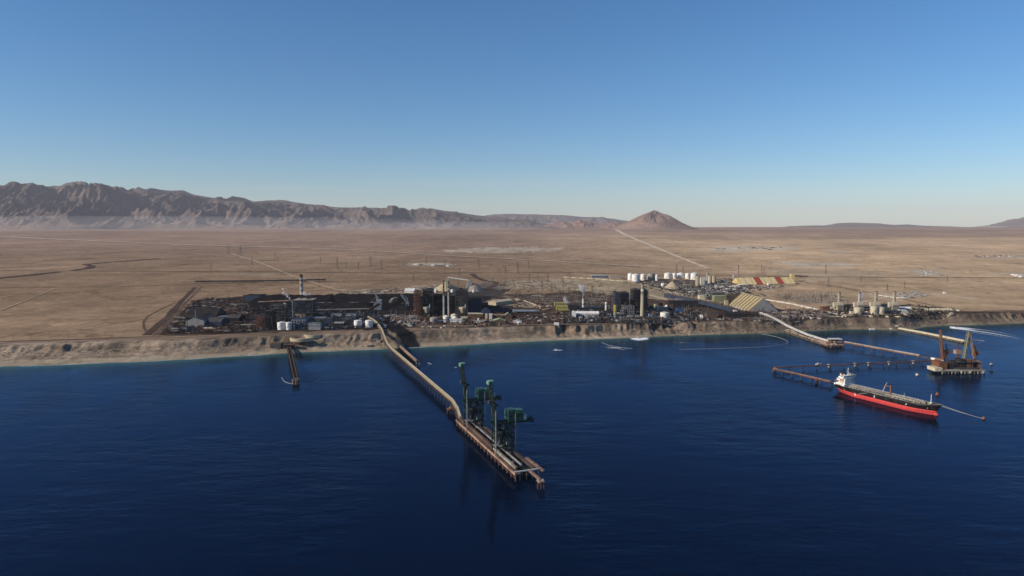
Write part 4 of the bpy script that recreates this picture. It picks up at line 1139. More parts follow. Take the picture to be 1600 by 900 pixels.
for k in range(3):
    mb = MB(); mb.box(Wd / 2 - 26 + k * 11, 16, 7.3, 8, 14, 20 - k * 2); part(mb, 'drive_house', ('rust', 'brown', 'pinkbrown')[k], br)
mb = MB()
for k in range(26):
    mb.beam((-Wd / 2 + k * Wd / 25, -.4, 7.2), (-Wd / 2 + k * Wd / 25, -.4, 8.4), .2)
mb.beam((-Wd / 2, -.4, 8.4), (Wd / 2, -.4, 8.4), .2)
part(mb, 'handrail', 'palegrey', br)
shared_piles(br, [(bo.x - Wd / 2 + i * Wd / 13, bo.y + y) for i in range(14) for y in (0, 12, 24, 36, 47)], 'concrete', 1.0, 5.3)
for k in range(10):
    mb = MB(); mb.box(-Wd / 2 + 3 + k * (Wd - 6) / 9, -1.2, 1.5, 2.4, 1.4, 4.2); part(mb, 'fender', 'offwhite' if k in (4, 6, 9) else 'steel', br)

def loader(px, pyb, tops, mast_m, label, arm):
    p = P(px, pyb, 7.2)
    o = thing('ship_loader', label, 'crane', (p.x, p.y, 7.2), 0, 'ship loaders on the dark berth')
    s = depth(p) / FPX
    for i, (dx, dyt, dx2, dy2, th, m_) in enumerate(tops):
        mb = MB(); mb.truss((dx * s, 0, dy2 * s), (dx2 * s, 6, dyt * s), th, th, 9, .7); mb.beam((dx * s, 0, dy2 * s), (dx2 * s, 6, dyt * s), th * .38); part(mb, 'boom', m_, o)
    mb = MB(); mb.box(0, 8, 0, 14, 16, 4); mb.cyl(0, 8, 4, 5, 5, 7, 14); part(mb, 'slewing_base', 'rust', o)
    mb = MB(); mb.box(arm[0] * s, 10, arm[1] * s, 12, 10, 8); mb.box(arm[0] * s, 10, arm[1] * s + 8.1, 13, 11, .6); part(mb, 'machinery_house', mast_m, o)
    mb = MB(); mb.beam((arm[0] * s - 4, 8, 4), (arm[0] * s, 9, arm[1] * s), 1.6); mb.beam((arm[0] * s + 4, 8, 4), (arm[0] * s, 9, arm[1] * s), 1.6)
    mb.beam((arm[0] * s, 9, arm[1] * s + 8), (arm[0] * s - 3, 9, arm[1] * s + 22), 1.2); mb.beam((arm[0] * s - 3, 9, arm[1] * s + 22), (arm[0] * s + 13, 9, arm[1] * s + 17), 1.0)
    mb.beam((arm[0] * s + 4, 9, arm[1] * s + 8), (arm[0] * s - 3, 9, arm[1] * s + 22), .7)
    part(mb, 'mast', 'rust', o)
    return o
loader(1473, 568, [(0, 52, -4, 2, 3.6, 'orange'), (3, 40, -2, 8, 1.6, 'rust'), (8, 34, -4, 6, 1.6, 'brown')], 'brown', 'leftmost ship loader on the berth, its orange boom raised nearly upright', (9, 14))
loader(1505, 570, [(0, 51, 8.5, 6, 4.6, 'olive'), (17, 49, 9.5, 10, 3.6, 'pinkbrown')], 'pinkbrown', 'middle ship loader on the berth, two booms meeting in a tall A shape', (-5, 16))
loader(1527, 571, [(-3, 32, -5, 12, 1.6, 'brown')], 'orange', 'rightmost ship loader on the berth, low ochre machinery house and a short jib', (0, 15))

# ---- buoys -------------------------------------------------------------------------
for a, b, r_, m_, sh_, lab in ((1433, 586.5, 3.4, 'offwhite', 'can', 'pale round mooring buoy left of the dark berth'), (1549, 570, 3.0, 'offwhite', 'can', 'pale mooring buoy right of the berth, upper of two'),
                         (1549.5, 580, 3.6, 'offwhite', 'can', 'pale mooring buoy right of the berth, lower of two'), (1464.5, 617, 2.9, 'orange', 'ball', 'orange mooring buoy just behind the tanker bow'),
                         (1537, 654.5, 2.4, 'orange', 'ball', 'small orange buoy holding the tanker mooring lines')):
    o = thing('mooring_buoy', lab, 'buoy', P(a, b, 0), group=None)
    mb = MB()
    if sh_ == 'can':
        mb.cyl(0, 0, -1.5, r_ * .8, r_, 3.0, 14); mb.cyl(0, 0, 1.5, r_, r_ * .55, 2.2, 14)
    else:
        for k in range(6):
            z0 = -1 + k * r_ / 3.0; a0 = math.sin(math.pi * (k + .7) / 7.0) * r_; a1 = math.sin(math.pi * (k + 1.7) / 7.0) * r_; mb.cyl(0, 0, z0, a0, a1, r_ / 3.0, 12, k == 5)
    part(mb, 'float', m_, o, True)
    mb = MB(); mb.cyl(0, 0, 2.9 if sh_ == 'can' else r_ * .9, .5, .4, 2.2, 8); mb.box(0, 0, 5.0 if sh_ == 'can' else r_ * .9 + 2, 1.6, 1.6, .5); part(mb, 'top_post', 'rust', o)
    mb = MB(); mb.cyl(0, 0, -.1, r_ * 1.06, r_ * 1.06, .5, 14); part(mb, 'waterline_band', 'dark' if sh_ == 'can' else 'red', o)
    if sh_ == 'can':
        mb = MB(); mb.tube([(-.9, 0, 3.4), (-.9, 0, 4.4), (.9, 0, 4.4), (.9, 0, 3.4)], .15, 5); part(mb, 'mooring_ring', 'steel', o)

# ---- tanker ----------------------------------------------------------------------------
ws = P(1303, 612.5, 0); wb = P(1452, 650.5, 0)
SA = rot_of(ws, wb); SL = (wb - ws).length
ship = thing('tanker', 'red and black oil tanker with white superstructure moored at the finger pier', 'ship', (ws.x, ws.y, 0), SA)
BM = 15.5                                # half beam; local x runs to the bow, y to port (away from the camera is negative)
off = BM                                  # keep the near side where the waterline shows
nearside = 1 if (math.cos(SA + math.pi / 2) * -1) > 0 else -1
# the side facing the camera has its normal pointing to -x world / -y world
nv = Vector((math.cos(SA + math.pi / 2), math.sin(SA + math.pi / 2)))
ns = -1 if nv.x > 0 else 1               # local y sign of the near (camera) side
CYL = -ns * BM * .96
def hb_deck(t):
    if t < .08: return .72 + .28 * (t / .08) ** .6
    if t > .80: return max(0.02, (1 - ((t - .80) / .2) ** 2.1))
    return 1.0
def hb_wl(t):
    if t < .22: return max(.02, (t / .22) ** .75) * 1.0
    if t > .74: return max(.02, 1 - ((t - .74) / .26) ** 1.7)
    return 1.0
DECKZ = lambda t: 14.4 + (3.6 * ((t - .86) / .14) ** 1.2 if t > .86 else 0) + (.9 if t < .05 else 0)
ZR = lambda t: 7.1 + (.3 if t < .08 else 0)
NS = 44
def station(t, z):
    zt = DECKZ(t); f = min(1, max(0, z / zt)); h = (hb_wl(t) * (1 - f ** 1.4) + hb_deck(t) * f ** 1.4) * BM
    xs_ = -9 * f ** 1.2 * 1.0 + t * (SL + 9 * f ** 1.2 + 9.5 * f ** 1.6)    # overhang at both ends
    if z < 0: h *= .9
    return xs_, h
def shell(z0f, z1f, n=5):
    mb = MB(); vs = []
    for i in range(NS + 1):
        t = i / NS
        for j in range(n + 1):
            z = z0f(t) + (z1f(t) - z0f(t)) * j / n; x_, h = station(t, z); vs.append((x_, CYL + h, z))
        for j in range(n + 1):
            z = z1f(t) + (z0f(t) - z1f(t)) * j / n; x_, h = station(t, z); vs.append((x_, CYL - h, z))
    k = 2 * (n + 1); fs = []
    for i in range(NS):
        for j in range(k): 
            fs.append((i * k + j, i * k + (j + 1) % k, (i + 1) * k + (j + 1) % k, (i + 1) * k + j))
    fs.append(tuple(reversed(range(k)))); fs.append(tuple(range(NS * k, NS * k + k)))
    mb.add(vs, fs); return mb
part(shell(lambda t: -2.5, lambda t: ZR(t), 5), 'lower_hull', 'hullred', ship, True)
part(shell(lambda t: ZR(t) + .02, lambda t: DECKZ(t), 4), 'upper_hull', 'hullblack', ship, True)
mb = MB(); vs = []
for k in range(9):
    a = math.pi * k / 8.0; rr = math.sin(a) * 2.7 + .05; xx = SL + .5 - 4.4 * math.cos(a)
    for j in range(12): b = 2 * math.pi * j / 12; vs.append((xx, CYL + rr * .8 * math.cos(b), 1.6 + rr * math.sin(b)))
fs = [(i * 12 + j, i * 12 + (j + 1) % 12, (i + 1) * 12 + (j + 1) % 12, (i + 1) * 12 + j) for i in range(8) for j in range(12)]
mb.add(vs, fs); part(mb, 'bulbous_bow', 'hullred', ship, True)
# deck sheet and bulwark line
mb = MB(); vs = []
for i in range(NS + 1):
    t = i / NS; x_, h = station(t, DECKZ(t)); vs += [(x_, CYL - h * .985, DECKZ(t) + .06), (x_, CYL + h * .985, DECKZ(t) + .06)]
mb.add(vs, [(2 * i, 2 * i + 2, 2 * i + 3, 2 * i + 1) for i in range(NS)]); part(mb, 'main_deck', 'deck', ship)
mb = MB()
for sd in (-1, 1):
    for i in range(NS):
        t0, t1 = i / NS, (i + 1) / NS; x0_, h0 = station(t0, DECKZ(t0)); x1_, h1 = station(t1, DECKZ(t1))
        hh = 1.25 if (t0 > .86 or t0 < .1) else .0
        if hh: mb.add([(x0_, CYL + sd * h0, DECKZ(t0)), (x1_, CYL + sd * h1, DECKZ(t1)), (x1_ + .2, CYL + sd * h1, DECKZ(t1) + hh), (x0_ + .2, CYL + sd * h0, DECKZ(t0) + hh)], [(0, 1, 2, 3)])
part(mb, 'bulwark', 'hullblack', ship)
mb = MB()
for sd in (-1, 1):
    for i in range(NS):
        t0, t1 = i / NS, (i + 1) / NS; x0_, h0 = station(t0, DECKZ(t0)); x1_, h1 = station(t1, DECKZ(t1))
        hh = 1.4 if (t0 > .86 or t0 < .1) else 1.1
        mb.beam((x0_, CYL + sd * (h0 - .15), DECKZ(t0) + hh), (x1_, CYL + sd * (h1 - .15), DECKZ(t1) + hh), .22)
        mb.beam((x0_, CYL + sd * (h0 - .15), DECKZ(t0)), (x0_, CYL + sd * (h0 - .15), DECKZ(t0) + hh), .12)
part(mb, 'deck_rail', 'palegrey', ship)
# white marks on the side: draught ladders, two per waterline band
nyy = lambda t, z: CYL + ns * (station(t, z)[1] + .06)
for t, z0, z1 in ((.14, 8.9, 12.2), (.255, 3.4, 8.2), (.46, 8.2, 12.8), (.765, 8.9, 12.6), (.93, 9.8, 12.4)):
    mb = MB()
    for k in range(3):
        zz = z0 + (z1 - z0) * k / 3; x_, h = station(t, zz); mb.box(x_, CYL + ns * (h + .05), zz, 1.5 - .4 * k, .18, (z1 - z0) / 3 - .1)
    part(mb, 'draught_mark', 'white', ship)
# accommodation block aft
DZ = DECKZ(.1) + .05
x0 = 3.0
mb = MB(); mb.box(x0 + 6.5, CYL, DZ, 21, 2 * BM * .93, 3.2); sa = part(mb, 'poop_house', 'white', ship)
mb = MB(); mb.box(x0 + 8, CYL, DZ + 3.2, 17, 24, 9.2); h1_ = part(mb, 'accommodation_block', 'white', ship)
mb = MB()
for lv in range(3):
    for k in range(7): mb.box(x0 + 1.4 + k * 2.2, CYL + ns * 12.05, DZ + 4.6 + lv * 3, .9, .14, 1.0)
    for k in range(9): mb.box(x0 + 16.55, CYL - 9.6 + k * 2.4, DZ + 4.6 + lv * 3, .14, 1.1, 1.0)
part(mb, 'window', 'glass', h1_)
mb = MB(); mb.box(x0 + 10.5, CYL, DZ + 12.5, 12, 20, 2.9); mb.box(x0 + 13.2, CYL, DZ + 15.5, 6.5, 2 * BM * 1.02, 2.7); br_ = part(mb, 'bridge', 'white', ship)
mb = MB(); mb.box(x0 + 16.5, CYL, DZ + 16.4, .2, 2 * BM * .96, 1.1); mb.box(x0 + 13, CYL + ns * (BM * 1.02 + .02), DZ + 16.4, 4.5, .16, 1.1); part(mb, 'window_band', 'glass', br_)
mb = MB(); mb.box(x0 + 13, CYL, DZ + 18.22, 8, 2 * BM * 1.06, .35); part(mb, 'roof', 'offwhite', br_)
for lv in range(3):
    mb = MB(); mb.box(x0 + 8, CYL, DZ + 6.1 + lv * 3.05, 18.2, 25.4, .18); part(mb, 'deck_ledge', 'palegrey', h1_)
mb = MB(); mb.box(x0 + 10.6, CYL + ns * 12.14, DZ + 8.2, 7.6, .16, 2.8); part(mb, 'sign_board', 'red', ship, label='blurred red sign panel on the white side of the accommodation block')
mb = MB(); mb.box(x0 + 10.6, CYL + ns * 12.24, DZ + 9.25, 6.2, .1, .7); part(mb, 'sign_stripe', 'creampanel', ship)
mb = MB(); mb.box(x0 + .2, CYL, DZ + 3.2, 7.5, 9, 10); mb.box(x0 + .2, CYL, DZ + 13.2, 6.4, 7.4, 1); part(mb, 'engine_casing', 'white', ship)
mb = MB(); mb.cyl(x0 + .2, CYL, DZ + 14.2, 3.2, 3.0, 6.4, 14); fn = part(mb, 'funnel', 'rust', ship, True)
mb = MB(); mb.cyl(x0 + .2, CYL, DZ + 20.6, 3.05, 2.6, 1.3, 14); mb.cyl(x0 + .2, CYL, DZ + 21.9, .7, .6, 2.2, 8); part(mb, 'funnel_cap', 'dark', fn)
mb = MB(); mb.box(x0 + .2, CYL + ns * 3.15, DZ + 15.8, 2.9, .22, 3.2); part(mb, 'emblem_panel', 'offwhite', fn)
mb = MB(); mb.cyl(x0 + 13, CYL, DZ + 18.4, .75, .45, 12.5, 10); mb.box(x0 + 13, CYL, DZ + 26, 1.2, 6.4, .5); mb.box(x0 + 13, CYL, DZ + 28.2, 1.0, 4.2, .5); mb.box(x0 + 13.6, CYL, DZ + 23.6, 2.4, 2.4, .4); mb.cyl(x0 + 13, CYL, DZ + 30.6, .9, .9, .8, 10); part(mb, 'radar_mast', 'white', ship)
mb = MB(); mb.cyl(x0 + 11, CYL + ns * 8, DZ + 18.5, .9, .7, 2.2, 10); mb.cyl(x0 + 11, CYL - ns * 8, DZ + 18.5, .9, .7, 2.2, 10); part(mb, 'satellite_dome', 'white', ship)
for sd in (-1, 1):
    mb = MB(); mb.cyl(0, 0, 0, 1.5, 1.5, 6.5, 10); o2 = part(mb, 'lifeboat', 'orange', ship, True); o2.rotation_euler = (0, math.pi / 2, 0); o2.location = (x0 - 3.5, CYL + sd * 12.6, DZ + 7)
# cargo deck: pipes, hatches, catwalk, manifold, crane
mb = MB(); xs0, xs1 = x0 + 20, SL * .88
for k in range(9):
    y = CYL - 6.4 + k * 1.6; mb.beam((xs0, y, 15.6 + (k % 2) * .3), (xs1 - (k % 3) * 9, y, 15.6 + (k % 2) * .3), .55)
part(mb, 'cargo_pipe', 'concrete', ship)
mb = MB(); mb.box((xs0 + xs1) / 2, CYL + 1, 17.4, xs1 - xs0, 1.6, .2)
for k in range(26): mb.beam((xs0 + k * (xs1 - xs0) / 25, CYL + 1, 14), (xs0 + k * (xs1 - xs0) / 25, CYL + 1, 18.5), .3)
for s_ in (-.8, .8): mb.beam((xs0, CYL + 1 + s_, 18.5), (xs1, CYL + 1 + s_, 18.5), .18)
part(mb, 'catwalk', 'palegrey', ship)
mb = MB()
for k in range(17):
    x_ = xs0 + 3 + k * (xs1 - xs0 - 6) / 16
    mb.box(x_, CYL, 13.9, .6, 2 * BM * .93 * min(1, 1.0 if x_ < SL * .8 else .8), 1.0)
part(mb, 'deck_frame', 'rust', ship)
mb = MB(); xm = SL * .485
for k in range(7):
    mb.beam((xm - 7 + k * 2.3, CYL - BM * .9, 15.9), (xm - 7 + k * 2.3, CYL + BM * .9, 15.9), .6)
mb.box(xm, CYL + ns * BM * .84, 14.4, 19, 2.6, 1.0); mb.box(xm, CYL - ns * BM * .84, 14.4, 19, 2.6, 1.0)
part(mb, 'manifold', 'concrete', ship)
mb = MB(); rn = random.Random(3)
for k in range(150):
    x_ = xs0 + rn.random() * (xs1 - xs0); y = CYL + (rn.random() * 2 - 1) * BM * .86; s_ = .5 + rn.random() * 1.1
    mb.box(x_, y, 14, s_, s_, .8 + rn.random() * 2.0, rn.random())
part(mb, 'deck_fitting', 'palegrey', ship)['kind'] = 'stuff'
mb = MB()
for k in range(12):
    x_ = xs0 + 5 + k * 9; mb.cyl(x_, CYL + ns * 9.5, 14, 1.1, 1.1, 1.6, 10); mb.cyl(x_, CYL - ns * 9.5, 14, 1.1, 1.1, 1.6, 10)
part(mb, 'tank_hatch', 'beige', ship)
mb = MB(); xc = SL * .56; mb.cyl(xc, CYL, 13.9, 1.5, 1.2, 15, 12); mb.box(xc, CYL, 28.5, 3.2, 3.2, 2.6); mb.beam((xc, CYL, 30), (xc - 7.5, CYL + ns * 8, 30.6), 1.5); part(mb, 'hose_crane', 'orange', ship)
mb = MB(); mb.truss((xc - 17, CYL - ns * 2, 15), (xc - 11, CYL - ns * 5, 34), 1.0, 1.0, 9, .28); part(mb, 'derrick', 'palegrey', ship)
for xx, hh in ((SL * .70, 10), (SL * .955, 16)):
    mb = MB(); mb.cyl(xx, CYL, DECKZ(xx / SL), .5, .3, hh, 8); mb.box(xx, CYL, DECKZ(xx / SL) + hh * .72, .5, 3, .4); mb.box(xx, CYL, DECKZ(xx / SL), 2.4, 2.4, 2.0); part(mb, 'foremast' if xx > SL * .9 else 'vent_mast', 'white' if xx > SL * .9 else 'palegrey', ship)
mb = MB()
for dx, dy in ((-14, -5), (-14, 5), (-8, -3), (-8, 3), (-18, 0)):
    mb.cyl(SL + dx, CYL + dy, DECKZ(.95) - .4, 1.0, 1.0, 1.8, 8); mb.box(SL + dx - 1.6, CYL + dy, DECKZ(.95) - .4, 1.4, 3, 1.4)
part(mb, 'mooring_winch', 'greenroof', ship)
mb = MB(); t = .33; x_, h = station(t, 13); mb.beam((x_ - 4, CYL + ns * (h + 1.2), 3.4 + 4.8), (x_ + 12, CYL + ns * (h + .7), 13.6), 1.0, .4); part(mb, 'gangway', 'palegrey', ship)
mb = MB(); x_, h = station(.955, 12); mb.box(x_, CYL + ns * (h + .3), 10.8, 1.6, .5, 1.6); mb.beam((x_, CYL + ns * (h + .3), 10.8), (x_, CYL + ns * (h + .4), 13.5), .5); part(mb, 'anchor', 'steel', ship)
# mooring ropes
bx = P(1537, 654.5, 2.6)
for k, (lx, ly) in enumerate(((SL + 6, 1.5), (SL - 2, -8))):
    c, s_ = math.cos(SA), math.sin(SA); yy = CYL + ly * ns
    st_ = Vector((ws.x + lx * c - yy * s_, ws.y + lx * s_ + yy * c, 17.5))
    o = thing('mooring_rope', ('upper', 'lower')[k] + ' slack mooring rope from the tanker bow to the small orange buoy', 'rope', (st_.x, st_.y, 0))
    pts = [st_.lerp(bx, i / 16.0) - Vector((0, 0, (.5 + .8 * k) * math.sin(math.pi * i / 16.0))) for i in range(17)]
    mb = MB(); mb.tube([local(o, p) for p in pts], .26, 5); part(mb, 'line', 'rope', o)
# little white boat on the far side of the catwalk
def boat(a, b, rz, L_, label, m_='white', z=0.0):
    o = thing('motor_boat', label, 'boat', P(a, b, 0), rz)
    mb = MB(); n_ = 10; vs = []
    for i in range(n_ + 1):
        t = i / n_; hw = L_ * .16 * (1 if t < .55 else max(.03, 1 - ((t - .55) / .45) ** 2)); zz = 1.1 + .9 * t * t
        vs += [(L_ * (t - .5), -hw * .75, -.4), (L_ * (t - .5) + .4 * t, -hw, zz), (L_ * (t - .5) + .4 * t, hw, zz), (L_ * (t - .5), hw * .75, -.4)]
    mb.add(vs, [(4 * i + k, 4 * i + (k + 1) % 4, 4 * i + 4 + (k + 1) % 4, 4 * i + 4 + k) for i in range(n_) for k in range(4)] + [(0, 3, 2, 1), (4 * n_, 4 * n_ + 1, 4 * n_ + 2, 4 * n_ + 3)])
    part(mb, 'hull', m_, o)
    mb = MB(); mb.box(-L_ * .05, 0, 1.3, L_ * .32, L_ * .22, 2.0); mb.box(-L_ * .07, 0, 3.3, L_ * .36, L_ * .24, .2); part(mb, 'cabin', 'offwhite', o)
    mb = MB(); mb.box(L_ * .115, 0, 2.1, .1, L_ * .18, .9); mb.box(-L_ * .05, 0, 2.2, L_ * .26, L_ * .225, .8); part(mb, 'window', 'glass', o)
    mb = MB(); mb.cyl(-L_ * .08, 0, 3.5, .12, .08, 2.4, 6); part(mb, 'aerial', 'steel', o)
    return o
boat(997, 528.5, R(200), 15, 'white motor boat close to the beach in mid bay, foam all round it')
boat(1493, 512.5, R(165), 17, 'white speedboat at the far right trailing a long foam wake')
boat(1279, 569.5, R(10), 13, 'small white boat behind the long catwalk')
boat(869, 547, R(5), 9, 'tiny white boat in open water off the middle beach')

# foam on the sea
def foam_mat():
    m = bpy.data.materials.new('sea_foam'); m.use_nodes = True
    n = m.node_tree; b = n.nodes['Principled BSDF']; b.inputs['Base Color'].default_value = (.80, .84, .86, 1); b.inputs['Roughness'].default_value = .8
    a = n.nodes.new('ShaderNodeAttribute'); a.attribute_name = 'cover'
    tc = n.nodes.new('ShaderNodeTexCoord')
    t = n.nodes.new('ShaderNodeTexNoise'); t.inputs['Scale'].default_value = .22; t.inputs['Detail'].default_value = 6; t.inputs['Roughness'].default_value = .7
    n.links.new(tc.outputs['Object'], t.inputs['Vector'])
    ad = n.nodes.new('ShaderNodeMath'); ad.operation = 'ADD'; n.links.new(t.outputs[0], ad.inputs[0]); n.links.new(a.outputs['Fac'], ad.inputs[1])
    r = n.nodes.new('ShaderNodeMapRange'); r.inputs[1].default_value = .85; r.inputs[2].default_value = 1.25
    n.links.new(ad.outputs[0], r.inputs[0]); n.links.new(r.outputs[0], b.inputs['Alpha'])
    return m
FOAM = foam_mat()
def foam(name, label, left, right, cov, nseg=40, nw=10, z=.12, world=False):
    """left/right: the two sides of the patch, cov(u, v) = how dense the foam lies (u along, v across)"""
    Lp = [P(a, b, 0) for a, b in left]; Rp = [P(a, b, 0) for a, b in right]
    def at(line, t):
        k = t * (len(line) - 1); i = min(int(k), len(line) - 2); return line[i].lerp(line[i + 1], k - i)
    Xf = np.zeros((nseg, nw)); Yf = Xf.copy(); Cf = Xf.copy()
    for i in range(nseg):
        a = at(Lp, i / (nseg - 1)); b = at(Rp, i / (nseg - 1))
        for j in range(nw):
            p = a.lerp(b, j / (nw - 1)); Xf[i, j] = p.x; Yf[i, j] = p.y; Cf[i, j] = cov(i / (nseg - 1), j / (nw - 1))
    o = grid_mesh(name, Xf, Yf, np.full_like(Xf, z), FOAM, {'cover': np.repeat(Cf[..., None], 3, -1)})
    return tag(o, label, kind='stuff')
bell = lambda v: math.sin(math.pi * max(0, min(1, v)))
foam('wake_foam', 'bright churned foam around the motor boat by the beach', [(984, 526), (1000, 525.5), (1014, 526.5)], [(982, 531), (998, 533), (1018, 531)], lambda u, v: 1.15 * bell(u) ** .6 * bell(v) ** .7)
foam('wake_foam', 'long spreading foam wake behind the right speedboat', [(1484, 509.5), (1510, 511.5), (1545, 516), (1580, 522), (1610, 525)], [(1484, 515), (1515, 519.5), (1550, 524), (1580, 530), (1612, 540)],
     lambda u, v: (1.1 * (1 - u * 2.6) if u < .38 else 0) * bell(v * 1.5) + (.62 - .22 * u) * (math.exp(-((v - .12 - .05 * math.sin(u * 9)) / .10) ** 2) + math.exp(-((v - .55) / .10) ** 2) + .9 * math.exp(-((v - .9) / .10) ** 2)) * bell(min(1, u * .9 + .08)) + .2 * bell(v), 70, 26)
foam('wake_foam', 'faint foam streak around the tiny boat', [(858, 546.2), (885, 546.0)], [(858, 548.4), (885, 548.4)], lambda u, v: .7 * bell(u) * bell(v))
foam('wake_foam', 'small white fleck of foam right of the jetty trestle', [(708, 573), (716, 572.6)], [(708, 575.6), (716, 575.6)], lambda u, v: .62 * bell(u) * bell(v), 12, 6)
foam('wake_foam', 'faint foam streak crossing the middle bay', [(935, 542.5), (985, 541.5)], [(935, 545.5), (985, 545)], lambda u, v: .55 * bell(u) * bell(v))
foam('wake_foam', 'faint slick line in the right bay', [(1030, 533), (1100, 536)], [(1030, 535), (1100, 538)], lambda u, v: .42 * bell(u) * bell(v))
# surf along the beach
xsf = np.arange(-1500, 2300, 6.0); sf = np.array([-5.5, -3, -1.2, .5, 1.6])
XF, SF = np.meshgrid(xsf, sf); YF = shoreY(XF) + SF
cv = (.74 * np.exp(-((SF + .6) / 2.2) ** 2)) * (.45 + .8 * vnoise(XF / 40, SF * 0, 3)) * np.interp(XF, [-1500, 200, 900, 2300], [1, 1, .6, .6])
tag(grid_mesh('surf', XF, YF, np.full_like(XF, .16), FOAM, {'cover': np.repeat(cv[..., None], 3, -1)}), 'thin broken line of surf along the beach', kind='stuff')
# ================================================================ plants on the terrace
def spot(px0, px1, pyb):
    g = G((px0 + px1) / 2.0, pyb); g.z = float(height(g.x, g.y, True)); s = depth(g) / FPX
    return g, s

def bld(label, px0, px1, pyb, pyt, dm, wall, roof, kind='flat', name='building', cat='building', rz=0.0, rows=0, cols=0, door=None, group=None, ridge=None, extra=None, wm='glass'):
    g, s = spot(px0, px1, pyb); W = (px1 - px0) * s; H = (pyb - pyt) * s
    o = thing(name, label, cat, g, rz, group)
    if kind == 'flat':
        mb = MB(); mb.box(0, dm / 2, -2, W, dm, H + 2); part(mb, 'wall', wall, o)
        mb = MB(); mb.box(0, dm / 2, H + .02, W + .8, dm + .8, .5)
        for k in range(max(0, int(W * dm / 700))): mb.box((random.random() - .5) * W * .8, dm * (.2 + .6 * random.random()), H + .5, 2 + random.random() * 2, 2, 1.2 + random.random())
        part(mb, 'roof', roof, o)
    elif kind in ('gx', 'gy'):
        rh = ridge * s if ridge else min(W, dm) * .22
        mb = MB()
        if kind == 'gx':
            mb.gable(-W / 2, W / 2, 0, dm, -2, H, H + rh, 'x'); part(mb, 'wall', wall, o)
            for sd in (0, 1):
                y0, y1 = (-.8, dm / 2) if sd == 0 else (dm + .8, dm / 2)
                mb = MB(); a = (y0, H - .8 * rh * 2 / dm + .15); b = (y1, H + rh + .2)
                mb.add([(-W / 2 - .6, a[0], a[1]), (W / 2 + .6, a[0], a[1]), (W / 2 + .6, b[0], b[1]), (-W / 2 - .6, b[0], b[1]),
                        (-W / 2 - .6, a[0], a[1] + .4), (W / 2 + .6, a[0], a[1] + .4), (W / 2 + .6, b[0], b[1] + .4), (-W / 2 - .6, b[0], b[1] + .4)],
                       [(3, 2, 1, 0), (4, 5, 6, 7), (0, 1, 5, 4), (1, 2, 6, 5), (2, 3, 7, 6), (3, 0, 4, 7)])
                part(mb, 'roof_slope', roof, o)
        else:
            mb.gable(-W / 2, W / 2, 0, dm, -2, H, H + rh, 'y'); part(mb, 'wall', wall, o)
            for sd in (-1, 1):
                mb = MB(); a = (sd * (W / 2 + .8), H - .8 * rh * 2 / W + .15); b = (0, H + rh + .2)
                mb.add([(a[0], -.6, a[1]), (a[0], dm + .6, a[1]), (b[0], dm + .6, b[1]), (b[0], -.6, b[1]),
                        (a[0], -.6, a[1] + .4), (a[0], dm + .6, a[1] + .4), (b[0], dm + .6, b[1] + .4), (b[0], -.6, b[1] + .4)],
                       [(3, 2, 1, 0), (4, 5, 6, 7), (0, 1, 5, 4), (1, 2, 6, 5), (2, 3, 7, 6), (3, 0, 4, 7)])
                part(mb, 'roof_slope', roof, o)
    if rows and cols:
        ww, wh = W / cols * .5, H / rows * .38
        for r_ in range(rows):
            for c_ in range(cols):
                mb = MB(); mb.box(-W / 2 + (c_ + .5) * W / cols, -.06, H * (r_ + .38) / rows, ww, .2, wh); part(mb, 'window', wm, o)
    if door:
        mb = MB(); mb.box(W * door, -.08, 0, max(3.5, W * .1), .24, min(H * .7, 6)); part(mb, 'door', 'darkgrey', o)
    if extra: extra(o, W, dm, H, s)
    return o

def tank(label, px0, px1, pyb, pyt, m, roofm=None, group=None, stair=True, bands=0, dome=.08):
    g, s = spot(px0, px1, pyb); R_ = (px1 - px0) * s / 2; H = (pyb - pyt) * s
    o = thing('storage_tank', label, 'tank', (g.x, g.y + R_, g.z), 0, group)
    mb = MB(); mb.cyl(0, 0, -1.5, R_, R_, H + 1.5, 28); part(mb, 'shell', m, o, False)
    mb = MB(); mb.cyl(0, 0, H + .02, R_ * 1.02, R_ * 1.02, .35, 28); mb.cyl(0, 0, H + .37, R_ * .99, R_ * .15, R_ * dome * 2, 28); part(mb, 'roof', roofm or m, o)
    if stair:
        mb = MB(); n_ = 12
        for k in range(n_):
            a0 = math.pi * (1.15 + .55 * k / n_); a1 = math.pi * (1.15 + .55 * (k + 1) / n_); rr = R_ + .7
            mb.beam((rr * math.cos(a0), rr * math.sin(a0), H * k / n_), (rr * math.cos(a1), rr * math.sin(a1), H * (k + 1) / n_), .5, .35)
        part(mb, 'stair', 'grey', o)
    for b in range(bands):
        mb = MB(); mb.cyl(0, 0, H * (b + 1) / (bands + 1), R_ + .14, R_ + .14, .5, 28); part(mb, 'stiffener_ring', 'beige', o)
    return o

